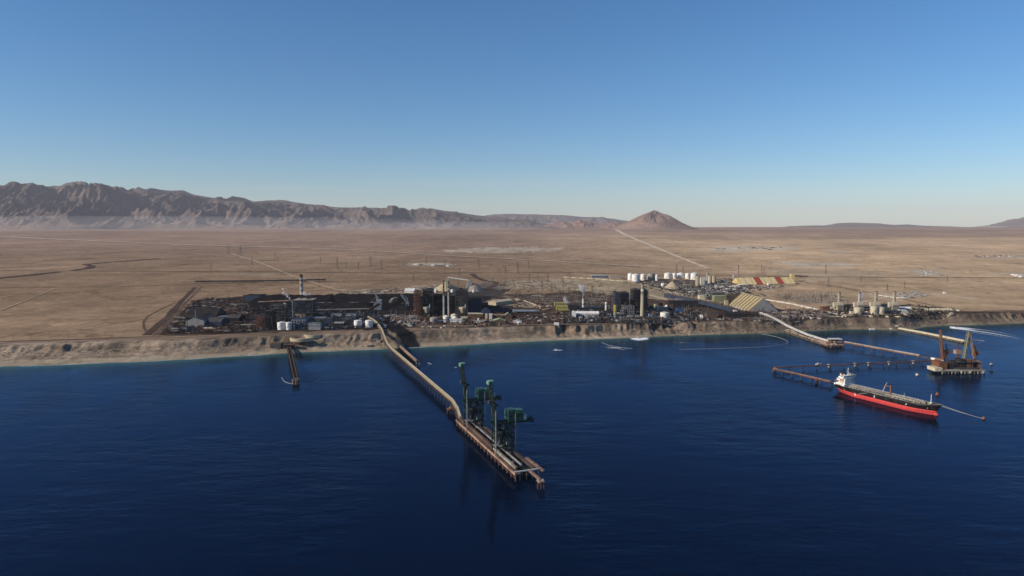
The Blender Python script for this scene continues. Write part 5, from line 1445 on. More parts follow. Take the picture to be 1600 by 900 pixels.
def chimney(label, px, pyb, pyt, w0, w1, m, bands=(), cap='dark', platforms=(), group=None, name='chimney', base=None, lift=0):
    """bands: (from, to, material) as fractions of the height"""
    g, s = spot(px, px, pyb); H = (pyb - pyt) * s; r0 = w0 * s / 2; r1 = w1 * s / 2
    g.z += lift
    o = thing(name, label, 'chimney', (g.x, g.y + r0, g.z), 0, group)
    rad = lambda t: r0 + (r1 - r0) * t
    mb = MB(); mb.cyl(0, 0, -1 - lift * 0, r0, r1, H + 1, 20); part(mb, 'shaft', m, o, False)
    for a, b, bm in bands:
        mb = MB(); mb.cyl(0, 0, H * a, rad(a) + .12, rad(b) + .12, H * (b - a), 20, False); part(mb, 'band', bm, o)
    mb = MB(); mb.cyl(0, 0, H, r1 * 1.12, r1 * 1.08, H * .02, 20); mb.cyl(0, 0, H * 1.02, r1 * .8, r1 * .75, H * .015, 16); part(mb, 'cap', cap, o)
    for t in platforms:
        mb = MB(); mb.cyl(0, 0, H * t, rad(t) + 1.5, rad(t) + 1.5, .35, 20)
        for k in range(12):
            a = k * math.pi / 6; mb.beam(((rad(t) + 1.4) * math.cos(a), (rad(t) + 1.4) * math.sin(a), H * t), ((rad(t) + 1.4) * math.cos(a), (rad(t) + 1.4) * math.sin(a), H * t + 1.3), .15)
        part(mb, 'platform', 'steel', o)
    mb = MB(); mb.beam((-rad(0) * .6, -rad(0) * .85, 0), (-rad(1) * .6, -rad(1) * .85, H), .6, .5); part(mb, 'ladder', 'steel', o)
    return o

def frame(label, px0, px1, pyb, pyt, dm, m='steel', infill='dark', fl=6, bays=4, fill=(.15, .85, .1, .95), name='boiler_house', cat='building', extras=True, top=None, seed=1):
    """open steel tower: columns, floors, a boiler casing hung inside"""
    g, s = spot(px0, px1, pyb); W = (px1 - px0) * s; H = (pyb - pyt) * s
    o = thing(name, label, cat, g)
    nx = bays; ny = max(2, int(dm / (W / bays)) if W > 0 else 2); rn = random.Random(seed)
    for i in range(nx + 1):
        for j in (0, ny):
            mb = MB(); mb.box(-W / 2 + i * W / nx, j * dm / ny, -1, 1.1, 1.1, H + 1); part(mb, 'column', m, o)
    for k in range(1, fl + 1):
        mb = MB(); z = H * k / fl - .6
        for j in (0, dm): mb.beam((-W / 2, j, z), (W / 2, j, z), .7, .9)
        for i in (-W / 2, W / 2): mb.beam((i, 0, z), (i, dm, z), .7, .9)
        if k < fl: mb.box(0, dm / 2, z + .5, W * .97, dm * .95, .25)
        part(mb, 'floor', m, o)
    mb = MB()
    for i in range(nx):
        for k in range(fl):
            if rn.random() < .45:
                a = -W / 2 + i * W / nx; b = a + W / nx; z0 = H * k / fl; z1 = H * (k + 1) / fl
                mb.beam((a, -.2, z0), (b, -.2, z1), .4); 
                if rn.random() < .5: mb.beam((b, -.2, z0), (a, -.2, z1), .4)
    if mb.v: part(mb, 'bracing', m, o)
    x0, x1, z0, z1 = fill
    mb = MB(); mb.box(-W / 2 + W * (x0 + x1) / 2, dm / 2, H * z0, W * (x1 - x0), dm * .82, H * (z1 - z0)); part(mb, 'boiler_casing', infill, o)
    mb = MB()
    for k in range(6):
        x = (rn.random() - .5) * W * .8; z = H * rn.random() * .7; mb.box(x, 1.2, z, W * (.08 + .12 * rn.random()), 2.2, H * (.06 + .12 * rn.random()))
    part(mb, 'side_duct', 'steel', o)
    mb = MB(); mb.box(0, dm / 2, H + .02, W * .96, dm * .96, .6)
    for k in range(4): mb.box((rn.random() - .5) * W * .7, dm * .5, H + .6, W * .12, dm * .3, H * .03 + 1)
    part(mb, 'roof', top or 'darkgrey', o)
    if extras:
        mb = MB()
        for k in range(fl):
            sgn = 1 if k % 2 else -1; z = H * k / fl
            mb.beam((W / 2 + 1.6, dm * .2 - 3 * sgn, z), (W / 2 + 1.6, dm * .2 + 3 * sgn, z + H / fl), 1.2, .3)
        for c in (dm * .2 - 3.6, dm * .2 + 3.6): mb.beam((W / 2 + 2.4, c, 0), (W / 2 + 2.4, c, H), .4)
        part(mb, 'stair_tower', m, o)
    return o

def heap(label, px0, px1, pyb, pyt, m, name='stockpile', long_=None, seed=1, ecc=1.0):
    """loose material: round cone, or a long ridge of the depth long_ across"""
    g, s = spot(px0, px1, pyb); W = (px1 - px0) * s; H = (pyb - pyt) * s
    rn = random.Random(seed)
    if long_ is None:
        R_ = W / 2; n = 40; rs = 12
        o = thing(name, label, 'stockpile', (g.x, g.y + R_ * .9, g.z))
        vs = []; fs = []
        for i in range(rs + 1):
            t = i / rs
            for k in range(n):
                a = 2 * math.pi * k / n; rr = R_ * (1 - t) * (1 + .06 * math.sin(3 * a + seed) + .03 * math.sin(11 * a + seed) + .02 * rn.random()); zz = H * (t ** 1.0) * (1 if t < 1 else .97) - (1.5 if i == 0 else 0)
                vs.append((rr * math.cos(a), rr * math.sin(a) * ecc, zz))
        for i in range(rs):
            for k in range(n): fs.append((i * n + k, i * n + (k + 1) % n, (i + 1) * n + (k + 1) % n, (i + 1) * n + k))
        fs.append(tuple(range(rs * n, rs * n + n)))
        mb = MB(); mb.add(vs, fs); part(mb, 'heap', m, o, True)
        return o
    o = thing(name, label, 'stockpile', (g.x, g.y, g.z)); nx = max(12, int(W / 9)); ny = 8
    vs = []; fs = []
    for i in range(nx + 1):
        x = -W / 2 + W * i / nx; e = min(1, min(i, nx - i) / 3.0)
        hh = H * e * (.86 + .14 * math.sin(i * .7 + seed) * rn.random() + .1 * rn.random())
        for j in range(ny + 1):
            u = j / ny; prof = 1 - abs(2 * u - 1); prof = min(1, prof * 1.25)
            vs.append((x + rn.random() * 2, long_ * u + rn.random() * 1.5, hh * prof * (.95 + .1 * rn.random()) - (.8 if prof == 0 else 0)))
    for i in range(nx):
        for j in range(ny): fs.append((i * (ny + 1) + j, (i + 1) * (ny + 1) + j, (i + 1) * (ny + 1) + j + 1, i * (ny + 1) + j + 1))
    mb = MB(); mb.add(vs, fs); part(mb, 'heap', m, o, True)
    return o

def land_conveyor(label, pts, w, h, m, legs=25, lm='steel', roof=None, name='conveyor', cat='conveyor'):
    """pts: (px, py of the ground below, height above the ground)"""
    W = []
    for a, b, hh in pts:
        g = G(a, b); W.append(Vector((g.x, g.y, g.z + hh)))
    o = thing(name, label, cat, (W[0].x, W[0].y, W[0].z - pts[0][2]))
    L_ = [local(o, p) for p in W]
    mb = MB(); mb.sweep(L_, w, h); part(mb, 'conveyor_gallery', m, o)
    if roof:
        mb = MB(); mb.sweep([(x, y, z + h + .02) for x, y, z in L_], w * 1.1, .4); part(mb, 'roof', roof, o)
    for i in range(len(W) - 1):
        a, b = W[i], W[i + 1]; n_ = max(1, int((b - a).length / legs))
        for k in range(n_):
            p = a.lerp(b, (k + .5) / n_); gz = float(height(p.x, p.y, False))
            if p.z - gz > 2.0:
                mb = MB()
                mb.beam(local(o, (p.x - w * .4, p.y, gz - 1)), local(o, (p.x - w * .25, p.y, p.z)), .8); mb.beam(local(o, (p.x + w * .4, p.y, gz - 1)), local(o, (p.x + w * .25, p.y, p.z)), .8)
                mb.beam(local(o, (p.x - w * .4, p.y, gz * .4 + p.z * .6)), local(o, (p.x + w * .4, p.y, gz * .4 + p.z * .6)), .6)
                part(mb, 'trestle_leg', lm, o)
    return o

def pipes(label, pts, r, n, m, gap=None, name='pipeline', z=1.2):
    W = []
    for a, b in pts:
        g = G(a, b); g.z = float(height(g.x, g.y, True)) + z; W.append(g)
    o = thing(name, label, 'pipeline', W[0]); gap = gap or r * 2.6
    # resample so that it follows the ground
    out = []
    for a, b in zip(W[:-1], W[1:]):
        k_ = max(1, int((b - a).length / 40))
        for k in range(k_):
            p = a.lerp(b, k / k_); p.z = float(height(p.x, p.y, True)) + z; out.append(p)
    out.append(W[-1])
    for i in range(n):
        pp = []
        for k, p in enumerate(out):
            a = out[max(k - 1, 0)]; b = out[min(k + 1, len(out) - 1)]; d = (b - a); d.z = 0; d.normalize(); q = p + Vector((d.y, -d.x, 0)) * gap * (i - (n - 1) / 2); pp.append(local(o, q))
        mb = MB(); mb.tube(pp, r, 8); part(mb, 'pipe', m, o, True)
    mb = MB()
    for p in out[::2]: a = local(o, p); mb.box(a[0], a[1], a[2] - z - .3, gap * n, .8, z)
    part(mb, 'support', 'concrete', o)
    return o

def steam(label, px, py_exit_ground, lift_px, puffs, dens=.05, seed=1):
    """puffs: (dx px, dy px up from the exit, radius px)"""
    g, s = spot(px, px, py_exit_ground)
    o = thing('steam_plume', label, 'steam', (g.x, g.y, g.z + lift_px * s)); rn = random.Random(seed)
    mb = MB()
    m = bpy.data.materials.get('steam') 
    if not m:
        m = bpy.data.materials.new('steam'); m.use_nodes = True; n = m.node_tree; n.nodes.remove(n.nodes['Principled BSDF'])
        v = n.nodes.new('ShaderNodeVolumePrincipled'); v.inputs['Color'].default_value = (.97, .97, .98, 1); v.inputs['Anisotropy'].default_value = .2
        tc = n.nodes.new('ShaderNodeTexCoord'); t = n.nodes.new('ShaderNodeTexNoise'); t.inputs['Scale'].default_value = .16; t.inputs['Detail'].default_value = 4
        n.links.new(tc.outputs['Object'], t.inputs['Vector'])
        r = n.nodes.new('ShaderNodeMapRange'); r.inputs[1].default_value = .42; r.inputs[2].default_value = .68; r.inputs[3].default_value = 0; r.inputs[4].default_value = .4
        n.links.new(t.outputs[0], r.inputs[0]); n.links.new(r.outputs[0], v.inputs['Density']); n.links.new(v.outputs[0], n.nodes['Material Output'].inputs['Volume'])
    for dx, dy, rr in puffs:
        for q in range(2):
            cx, cy, cz = dx * s + rn.uniform(-.3, .3) * rr * s, rn.uniform(-.6, .6) * rr * s, dy * s + rn.uniform(-.2, .2) * rr * s
            R_ = rr * s * (1 if q == 0 else .65); nlat, nlon = 7, 10; vs = []
            for i in range(nlat + 1):
                for j in range(nlon):
                    a = math.pi * i / nlat; b = 2 * math.pi * j / nlon; k_ = R_ * (.88 + .24 * rn.random()) if 0 < i < nlat else R_
                    vs.append((cx + k_ * math.sin(a) * math.cos(b), cy + k_ * math.sin(a) * math.sin(b), cz + k_ * math.cos(a)))
            mb.add(vs, [(i * nlon + j, (i + 1) * nlon + j, (i + 1) * nlon + (j + 1) % nlon, i * nlon + (j + 1) % nlon) for i in range(nlat) for j in range(nlon)])
    pt = part(mb, 'vapour', m, o)
    return o

# ---------------------------------------------------------------- 1 left yard
bld('grey gabled shed with a thin stack before it, in the left yard', 291, 319, 512, 501, 90, 'grey', 'darkgrey', 'gy', door=-.1, ridge=5)
bld('long dark blue shed joined to the right of the grey stack shed', 320, 345, 511, 503, 60, 'navy', 'darkgrey', 'gx')
bld('dark flat shed with a lighter roof behind the blue shed', 338, 354, 503, 496, 40, 'navy', 'bluegrey')
bld('dark brown long shed on the right of the left yard', 354, 373, 504, 497, 50, 'dark', 'darkgrey', 'gx')
bld('wide dark roofed shed at the back of the grey stack shed', 292, 338, 497, 492, 70, 'darkgrey', 'dark', 'gx')
bld('low grey block at the lower left corner of the left yard', 266, 279, 517, 514, 24, 'grey', 'concrete')
bld('low long blue grey shed in the lower left yard', 280, 292, 516, 512, 22, 'bluegrey', 'darkgrey')
bld('flat brown building with a pale roof, left yard front', 316, 338, 516, 513, 18, 'rust', 'offwhite')
bld('brown rail shed in the right part of the left yard', 355, 372, 511, 508, 14, 'brown', 'concrete')
bld('second brown rail shed nearer the black tower', 374, 392, 511, 508, 14, 'brown', 'concrete')
chimney('thin pale stack standing in front of the grey shed', 305.8, 510, 483, 1.6, 1.2, 'palegrey', ((.9, 1, 'grey'),))
tank('small bright white tank in the left yard', 294.5, 297.5, 493, 489.5, 'white', stair=False)
for a, b, w_, lab in ((281, 510, 5, 'left'), (288.5, 509.5, 3, 'right')):
    bld('small bright %s white box at the left end of the left yard' % lab, a - w_ / 2, a + w_ / 2, b, b - 1.6, 8, 'white', 'white', name='container', cat='container')
heap('low grey spoil heap behind the dark sheds of the left yard', 308, 325, 490, 486, 'greypile', seed=3)
land_conveyor('long low dark covered conveyor running across the plain behind the left yard', [(305, 442.5, 5), (400, 441.5, 5), (509, 439.5, 5)], 9, 6, 'darkgrey', 60, roof='brown')
# coal yard
heap('long black coal ridge at the back of the coal yard', 382, 520, 473, 464.5, 'coal', long_=170, seed=2)
heap('long black coal ridge, rear right of the coal yard', 505, 652, 471, 462.5, 'coal', long_=170, seed=5)
heap('long black coal ridge in the middle of the coal yard', 488, 588, 482, 474, 'coal', long_=85, seed=8)
heap('black coal ridge in front of the transfer tower', 600, 650, 487, 479, 'coal', long_=60, seed=9)
heap('black coal ridge at the left end of the yard behind the dark tower', 396, 446, 481, 474, 'coal', long_=80, seed=19)
bld('black slab sided building at the left end of the coal yard', 381, 407, 470, 462, 60, 'navy', 'dark')
land_conveyor('long grey yard conveyor between the coal ridges', [(485, 474.5, 3), (588, 474, 3)], 6, 1.5, 'grey', 40)
land_conveyor('long grey yard conveyor in front of the coal ridges', [(488, 487, 4), (586, 484.5, 4)], 9, 2.5, 'concrete', 30)
land_conveyor('brown and grey conveyor strip left of the central chimney', [(404, 474, 4), (452, 474, 9)], 7, 3, 'pinkbrown', 30)
def towerbits(o, W, dm, H, s):
    mb = MB(); mb.beam((-W * .35, 4, H), (-W * .5, 8, H + 14), .8); mb.beam((W * .2, 4, H), (-W * .5, 8, H + 14), .8); part(mb, 'gantry', 'bluegrey', o)
bld('pale blue grey transfer tower in the coal yard, upper box', 589, 596, 480, 469, 16, 'bluegrey', 'palegrey', extra=towerbits)
bld('pale blue grey transfer house at the foot of the upper tower box', 583.5, 595.5, 484, 475.5, 20, 'bluegrey', 'grey')
def stacker(label, px, py, bx, bt):
    g, s = spot(px, px, py); o = thing('coal_stacker', label, 'crane', g, 0, 'coal stackers in the coal yard')
    mb = MB()
    for sx in (-6, 6):
        for sy in (-5, 5): mb.beam((sx, sy, -.5), (sx * .5, sy * .5, 12), 1.1)
    mb.box(0, 0, 11, 9, 9, 5); part(mb, 'portal', 'bluegrey', o)
    mb = MB(); mb.truss((0, 0, 14), (bx * s, 10, bt * s), 3, 3, 9, .8); part(mb, 'boom', 'bluegrey', o)
    mb = MB(); mb.beam((0, 0, 16), (-3, 0, 34), 1.1); mb.beam((3, 0, 16), (-3, 0, 34), .9); mb.beam((-3, 0, 34), (bx * s, 10, bt * s), .5); mb.beam((-3, 0, 34), (-16, 0, 15), .5); part(mb, 'mast', 'grey', o)
    mb = MB(); mb.beam((0, 0, 14), (-18, 0, 14), 2.5); mb.box(-18, 0, 12, 7, 6, 5); part(mb, 'counterweight', 'darkgrey', o)
    return o
stacker('coal stacker with a raised boom beside the blue transfer tower', 590, 477, -4, 21)
stacker('coal stacker with a long boom by the left stack building', 637, 480, -11, 20)
land_conveyor('arched grey conveyor chute in the coal yard', [(609, 476, 6), (613, 473, 13), (620, 470, 10)], 8, 3, 'concrete', 20)
land_conveyor('dark covered conveyor climbing from the jetty head to the transfer tower', [(574, 492, 8), (582, 488, 12), (592, 485, 18)], 9, 5, 'dark', 20)
bld('white domed cover at the back of the coal yard', 632, 647, 458, 455, 60, 'white', 'white', 'gx')

# ---------------------------------------------------------------- 2 left power station
frame('tall black boiler tower at the left of the striped chimney', 414.5, 426, 515, 486, 26, 'dark', 'dark', 6, 2, (.05, .95, .0, .97), seed=2)
frame('open rust coloured steel frame left of the black tower', 401, 414, 513, 494, 22, 'rust', 'brown', 5, 3, (.2, .7, .1, .6), seed=3)
frame('dark lattice boiler structure between black tower and banded stack', 424, 446, 506, 477, 34, 'steel', 'dark', 6, 4, (.1, .9, .05, .8), seed=4)
frame('large dark boiler house with the flat pale roof under the striped chimney', 457, 489, 498, 469, 55, 'darkgrey', 'navy', 6, 6, (.04, .96, .35, .96), seed=5, top='concrete')
bld('flat dusty roofed slab on top of the dark boiler house', 456, 488, 470, 466, 60, 'darkgrey', 'concrete')
chimney('tall banded red and white chimney rising behind the left boiler house', 470.5, 466, 430, 5.6, 4.6, 'offwhite', ((.55, .64, 'pinkbrown'), (.30, .38, 'pinkbrown'), (.72, .80, 'pinkbrown'), (.90, 1, 'rust'), (.10, .15, 'brown')), 'dark', (.5, .88))
chimney('thick white banded stack in the left power station', 445.3, 504, 472.5, 4.4, 3.8, 'darkgrey', ((.80, .98, 'white'), (.68, .76, 'palegrey'), (.5, .58, 'palegrey')), 'dark', (.65,), name='banded_stack')
chimney('thin white stack beside the boiler house front', 457.3, 500, 471.5, 1.7, 1.5, 'palegrey', ((.6, .8, 'grey'),), 'grey')
for a, lab in ((475, 'left'), (482.7, 'right')):
    chimney('grey cylindrical silo on the boiler house front, %s one' % lab, a, 486, 472, 3.2, 3.2, 'bluegrey', (), 'grey', name='silo')
tank('white storage tank left of two below the left boiler house', 431.5, 444.5, 515.5, 504.5, 'white')
tank('white storage tank right of two below the left boiler house', 445.5, 454.5, 515.5, 504.5, 'white')
tank('small white tank behind the two storage tanks', 425, 428, 508, 502, 'white', stair=False)
tank('slim white tank right of the two storage tanks', 457.5, 460.2, 514, 509, 'white', stair=False)
bld('beige hopper house in front of the left boiler house', 461, 476.5, 498, 492, 18, 'beige', 'beige', 'gx', ridge=1.5)
bld('blue grey turbine hall behind the white tanks', 455, 477, 508, 499, 30, 'bluegrey', 'navy', rows=1, cols=5)
bld('dark blue plant building right of the turbine hall', 508, 519, 508, 498, 26, 'navy', 'darkgrey', rows=0)
bld('dark low hall between turbine hall and coolers', 478, 507, 504, 497, 30, 'darkgrey', 'bluegrey', 'flat')
bld('dark arched shelter with grey roof left of the two white tanks', 522, 537, 513, 505, 16, 'dark', 'grey', 'gx', ridge=1.5)
def fans(label, px0, px1, pyb, pyt, n, m='palegrey', group=None):
    g, s = spot(px0, px1, pyb); W = (px1 - px0) * s; H = (pyb - pyt) * s
    o = thing('cooler_bank', label, 'cooler', g)
    for k in range(n):
        x = -W / 2 + (k + .5) * W / n; w_ = W / n * .7
        mb = MB(); mb.gable(x - w_ / 2, x + w_ / 2, 0, 16, H * .5, H * .55, H, 'y'); part(mb, 'cooling_cell', m, o)
        mb = MB()
        for sx in (-.4, .4):
            for y in (1, 15): mb.box(x + sx * w_, y, -1, .8, .8, H * .5 + 1)
        part(mb, 'leg', 'steel', o)
    mb = MB(); mb.box(0, 8, H * .5 - .7, W, 17, .7); part(mb, 'fan_deck', 'grey', o)
fans('row of pale cooling cells, left bank behind the two white tanks', 517, 533, 498, 490, 7)
fans('row of pale cooling cells, right bank behind the two white tanks', 540, 556, 497.5, 490, 6)
fans('bank of pale transformer coolers in front of the dark hall', 482, 501, 513, 504, 8)
bld('grey low wall building under the transformer coolers', 482, 501, 515.5, 510.5, 8, 'grey', 'bluegrey')
chimney('thin pale mast between the cooling banks', 539.3, 498, 486, .8, .7, 'palegrey', name='vent_mast')
chimney('thin sand coloured mast right of the cooling banks', 562.5, 497, 481, 1.6, 1.0, 'pinkbrown', name='vent_mast')
tank('white cylindrical tank left of two beside the conveyor head', 552, 564, 512, 501.5, 'white')
tank('white cylindrical tank right of two beside the conveyor head', 569.5, 581.5, 512, 501.5, 'white')
tank('small round white tank between the two larger ones', 561.5, 564.8, 503, 498.5, 'white', stair=False)
steam('thin white steam curling from the stack left of the striped chimney', 455, 478, 7, ((0, 1, 1.3), (-1, 3.5, 1.5), (-2.5, 6, 1.8), (-5, 8.5, 2.2), (-8, 11, 2.4), (-11, 14, 2.6), (-13, 19, 2.0)), seed=3)
steam('low white steam drifting right of the striped chimney foot', 480, 466, 1, ((2, 2, 2.4), (0, 3.5, 3.0), (-3, 5, 3.2), (-5, 7, 2.8), (4, 4, 2.4)), seed=4)
for k, (a, b, w_) in enumerate(((585, 533, 9), (577, 531, 7), (591, 536, 6))):
    bld('small %s shelter on the bluff beside the jetty head' % ('flat roofed', 'square', 'low')[k], a - w_ / 2, a + w_ / 2, b, b - 2.6, 9, ('brown', 'darkgrey', 'concrete')[k], 'concrete')

# ---------------------------------------------------------------- 3 middle power station
frame('left boiler tower of the middle power station, dark and tall', 658, 676, 494, 453.5, 48, 'steel', 'dark', 8, 5, (.12, .95, .32, .97), seed=6)
frame('reddish open steel stair frame on the left of the left boiler tower', 646.5, 657, 495, 455, 24, 'rust', 'brown', 9, 3, (.3, .8, .1, .9), seed=7)
frame('right boiler tower of the middle power station, grey and tall', 712, 730, 494, 453, 48, 'steel', 'darkgrey', 8, 5, (.05, .95, .32, .97), seed=8)
frame('dark open filter structure between the two boiler towers', 676, 711, 493, 462, 52, 'dark', 'dark', 6, 7, (.02, .98, .0, .92), seed=9)
for a, lab, wl in ((667.5, 'left', 'concrete'), (723, 'right', 'beige')):
    g, s = spot(a, a, 495); o = thing('ash_hopper', '%s pale hopper funnel in front of the %s boiler tower' % (wl, lab), 'hopper', (g.x, g.y - 6, g.z))
    mb = MB(); mb.cyl(0, 0, 12, 2.5, 11, 14, 4); mb.cyl(0, 0, 26, 11, 11, 4, 4); o2 = part(mb, 'funnel', wl, o); 
    mb = MB(); 
    for sx in (-6.5, 6.5):
        for sy in (-6.5, 6.5): mb.box(sx, sy, -1, 1, 1, 27)
    part(mb, 'leg', 'steel', o); mb = MB(); mb.cyl(8.5, 0, 20, 1.4, 1.4, 18, 10); part(mb, 'duct', 'palegrey', o)
chimney('pale tall twin chimney, left one of the pair with a dark top', 693.4, 499, 440, 2.9, 2.5, 'offwhite', ((.66, .99, 'rust'), (.80, .84, 'offwhite'), (.9, .93, 'concrete')), 'dark', (.36, .64))
chimney('pale tall twin chimney, right one of the pair with banded top', 700.8, 494.5, 441, 2.8, 2.4, 'offwhite', ((.72, .78, 'rust'), (.84, .9, 'rust'), (.94, .99, 'rust')), 'dark', (.34, .62))
bld('dark platform building bridging the twin chimneys', 691.5, 703.5, 466, 462.5, 10, 'darkgrey', 'grey')
bld('long dark wall of plant behind the twin chimneys', 730, 752, 490, 466, 60, 'navy', 'dark')
bld('dark low plant hall right of the right boiler tower', 735, 762, 489, 476, 50, 'dark', 'darkgrey', 'gx', ridge=2)
frame('dark lattice frame on the right of the right boiler tower', 731, 745, 489, 468, 30, 'dark', 'dark', 5, 3, (.1, .9, .0, .8), seed=10)
bld('dark long conveyor hall left of the steel stair frame', 590, 646, 494, 487, 24, 'dark', 'dark')
heap('pale cone stockpile under the left conveyor head', 673, 719, 455.5, 441, 'sandpile', seed=12, ecc=.8)
heap('grey cone stockpile under the right conveyor head', 723, 757, 456, 442.5, 'greypile', seed=13, ecc=.8)
bld('pale green grey conveyor head tower over the left stockpile', 696.4, 702.4, 455, 434.5, 14, 'greenroof', 'concrete', name='conveyor_tower')
bld('small grey conveyor head over the right stockpile', 731, 737.5, 455, 441.5, 12, 'grey', 'concrete', name='conveyor_tower')
land_conveyor('sloping pale conveyor bridge between the two stockpile heads', [(700, 452, 50), (732, 453, 40)], 5, 4, 'palegrey', 200, roof='offwhite')
land_conveyor('arched grey conveyor leg of the right stockpile', [(728, 455.5, 8), (731, 454, 30), (736, 453, 40)], 5, 4, 'grey', 60)
for a, w_, lab in ((680.5, 5.5, 'left'), (706.5, 4.5, 'middle'), (740, 3.4, 'right')):
    tank('white dome topped bin behind the boiler towers, %s one' % lab, a - w_ / 2, a + w_ / 2, 457, 453.5, 'white', stair=False, dome=.3)
bld('long flat slab roof behind the left boiler tower', 655, 680, 456, 454, 50, 'palegrey', 'concrete')
tank('grey weathered tank left of the twin chimneys foot', 671, 684, 506, 497, 'grey', 'concrete')
tank('white tank at the foot of the twin chimneys', 692, 701.5, 503, 495, 'white', dome=.2)
tank('second white tank behind the white office', 704, 714, 497.5, 492.5, 'offwhite', dome=.2)
tank('low white tank touching the white office roof', 706, 715, 500, 496.5, 'white', dome=.25)
bld('white office block with dark windows at the foot of the chimneys', 703, 722, 505.5, 499, 16, 'white', 'offwhite', rows=2, cols=6, door=.1)
bld('small white annex left of the white office block', 684, 691, 504.5, 501.5, 10, 'palegrey', 'white')
bld('long flat brown workshop with a sunlit left end', 731, 754.5, 498, 490.5, 30, 'brown', 'cream')
bld('low cream extension left of the flat brown workshop', 720, 731, 499, 495.5, 22, 'cream', 'cream')
bld('low white office row with a small dome in front of the workshop', 737, 757, 504.5, 501.5, 10, 'white', 'palegrey', rows=1, cols=5)
tank('small white dome on the low white office row', 746, 749.3, 502, 498.5, 'white', stair=False, dome=.4)
bld('cream stair block right of the brown workshop', 758, 761.5, 499, 491, 12, 'cream', 'offwhite')
bld('pale beige hall with lit gable behind the green roofed shed', 764, 789, 501, 492.5, 28, 'brown', 'pinkbrown', 'flat')
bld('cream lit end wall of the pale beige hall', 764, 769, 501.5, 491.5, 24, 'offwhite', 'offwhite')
bld('shed with a pale green sloping roof in the middle front', 770, 790, 506.5, 501.5, 34, 'brown', 'greenroof', 'gy', ridge=3)
bld('small shed with a steep pale green roof behind it', 789, 798, 498, 492.5, 30, 'brown', 'greenroof', 'gy', ridge=3)
bld('brown hall right of the small pale green roofed shed', 785, 799, 501, 494.5, 24, 'brown', 'brown')
bld('low shed with a bright pale roof at the right of the middle front', 802, 815, 505.5, 502.5, 26, 'white', 'palegrey', 'gy', ridge=1.4)
bld('dark blue domed hall with a spike on the roof', 752, 766, 497, 487, 30, 'navy', 'navy', 'gy', ridge=5)
bld('long black open shed with a ribbed pale roof edge', 803, 842, 491, 486.5, 18, 'dark', 'bluegrey', 'gx')
bld('pale end block at the left of the ribbed roof shed', 801, 804.5, 490, 484.5, 12, 'palegrey', 'palegrey')
bld('long black covered store slanting behind the green roofed sheds', 762, 800, 488, 482, 30, 'navy', 'dark', 'gx', rz=R(-8))
bld('cream warehouse with a sunlit slanting roof, sandy yard', 761, 777, 477, 472, 95, 'beige', 'cream', 'gy', rz=R(-38), ridge=2)
bld('white box container standing alone on the coast road', 866, 873.5, 508.5, 505, 9, 'white', 'white', name='container', cat='container')

# ---------------------------------------------------------------- 4 right power station
def yellowbits(o, W, dm, H, s):
    mb = MB()
    for x in (-W / 2 - .6, W / 2 + .6): mb.box(x, dm / 2, -1, 2, dm + 2, H + 2)
    part(mb, 'end_frame', 'yellow', o)
    mb = MB(); mb.box(0, -.5, H * .5, W * .7, .4, H * .3); part(mb, 'louvre_panel', 'olive', o)
bld('bright yellow frame building with steam behind, nearer of two', 870, 888, 485, 478, 14, 'yellow', 'yellow', extra=yellowbits)
bld('bright yellow frame building, farther one behind', 867, 884, 478.5, 473.5, 14, 'olive', 'yellow', extra=yellowbits)
bld('dark hall right of the yellow frame building', 888, 903, 486, 476, 36, 'dark', 'darkgrey')
chimney('slender white chimney with dark top giving off steam', 911.3, 486, 461, 3.3, 2.9, 'white', ((.78, 1, 'grey'), (.4, .46, 'grey')), 'dark', (.76,))
steam('faint grey steam rising from the slender white chimney', 911, 486, 25.5, ((.4, .5, 1.3), (0, 3, 2.0), (-1, 6, 3.2), (-3, 9, 4.0), (-2, 12, 4.0), (-5, 14, 3.4)), seed=9)
steam('white steam cloud standing behind the yellow building', 885, 478, 4, ((0, 1, 2.4), (-2, 3, 3.2), (-2.4, 6, 3.0), (-2, 9, 2.0), (1, 2, 2.6)), seed=10)
bld('long building with a bright white roof below the slender chimney', 896, 936, 496, 490, 26, 'offwhite', 'white', 'gx', ridge=2.6)
for k in range(9):
    pass
fans('row of pale blue cooling fans on the white roofed building front', 915, 937, 499.5, 495, 9, 'bluegrey')
bld('bright white triangular end block of the long white roofed building', 894, 900, 497, 488, 10, 'white', 'white', 'gy', ridge=2)
bld('dark hall behind the long white roofed building', 905, 940, 486, 480.5, 40, 'dark', 'navy')
chimney('short white silo left of the yellow silo', 947.2, 488, 472.5, 3.4, 3.4, 'white', ((.86, 1, 'white'),), 'white', (.82,), name='silo')
chimney('tall yellow silo in front of the dark boiler', 961.3, 496, 477.5, 4.6, 4.6, 'yellow', ((.28, .36, 'concrete'), (.0, .24, 'grey')), 'yellow', (.5,), name='silo')
chimney('thin pale pipe stack beside the yellow silo', 970, 494, 483, 1.2, 1.0, 'palegrey', name='vent_mast')
chimney('short white stack behind the yellow silo', 956.5, 478, 466, 1.3, 1.3, 'palegrey', name='vent_mast')
frame('dark lattice boiler house behind the yellow silo', 958, 968, 490, 457, 34, 'steel', 'navy', 7, 3, (.3, .95, .2, .95), seed=12)
frame('dark blue boiler house with a flat top left of the cream chimney', 967, 982, 486, 457.5, 44, 'dark', 'navy', 6, 4, (.0, 1., .3, .97), seed=13)
bld('pale grey upper duct block between the dark boilers', 981, 989, 468, 460.5, 20, 'bluegrey', 'palegrey')
frame('tallest black boiler tower behind the cream chimney', 989, 1012, 489, 453, 50, 'dark', 'dark', 7, 4, (.0, .98, .0, .97), seed=14)
frame('open duct frame below the dark blue boiler house', 974, 990, 495, 478, 30, 'grey', 'steel', 4, 5, (.1, .9, .3, .8), seed=15)
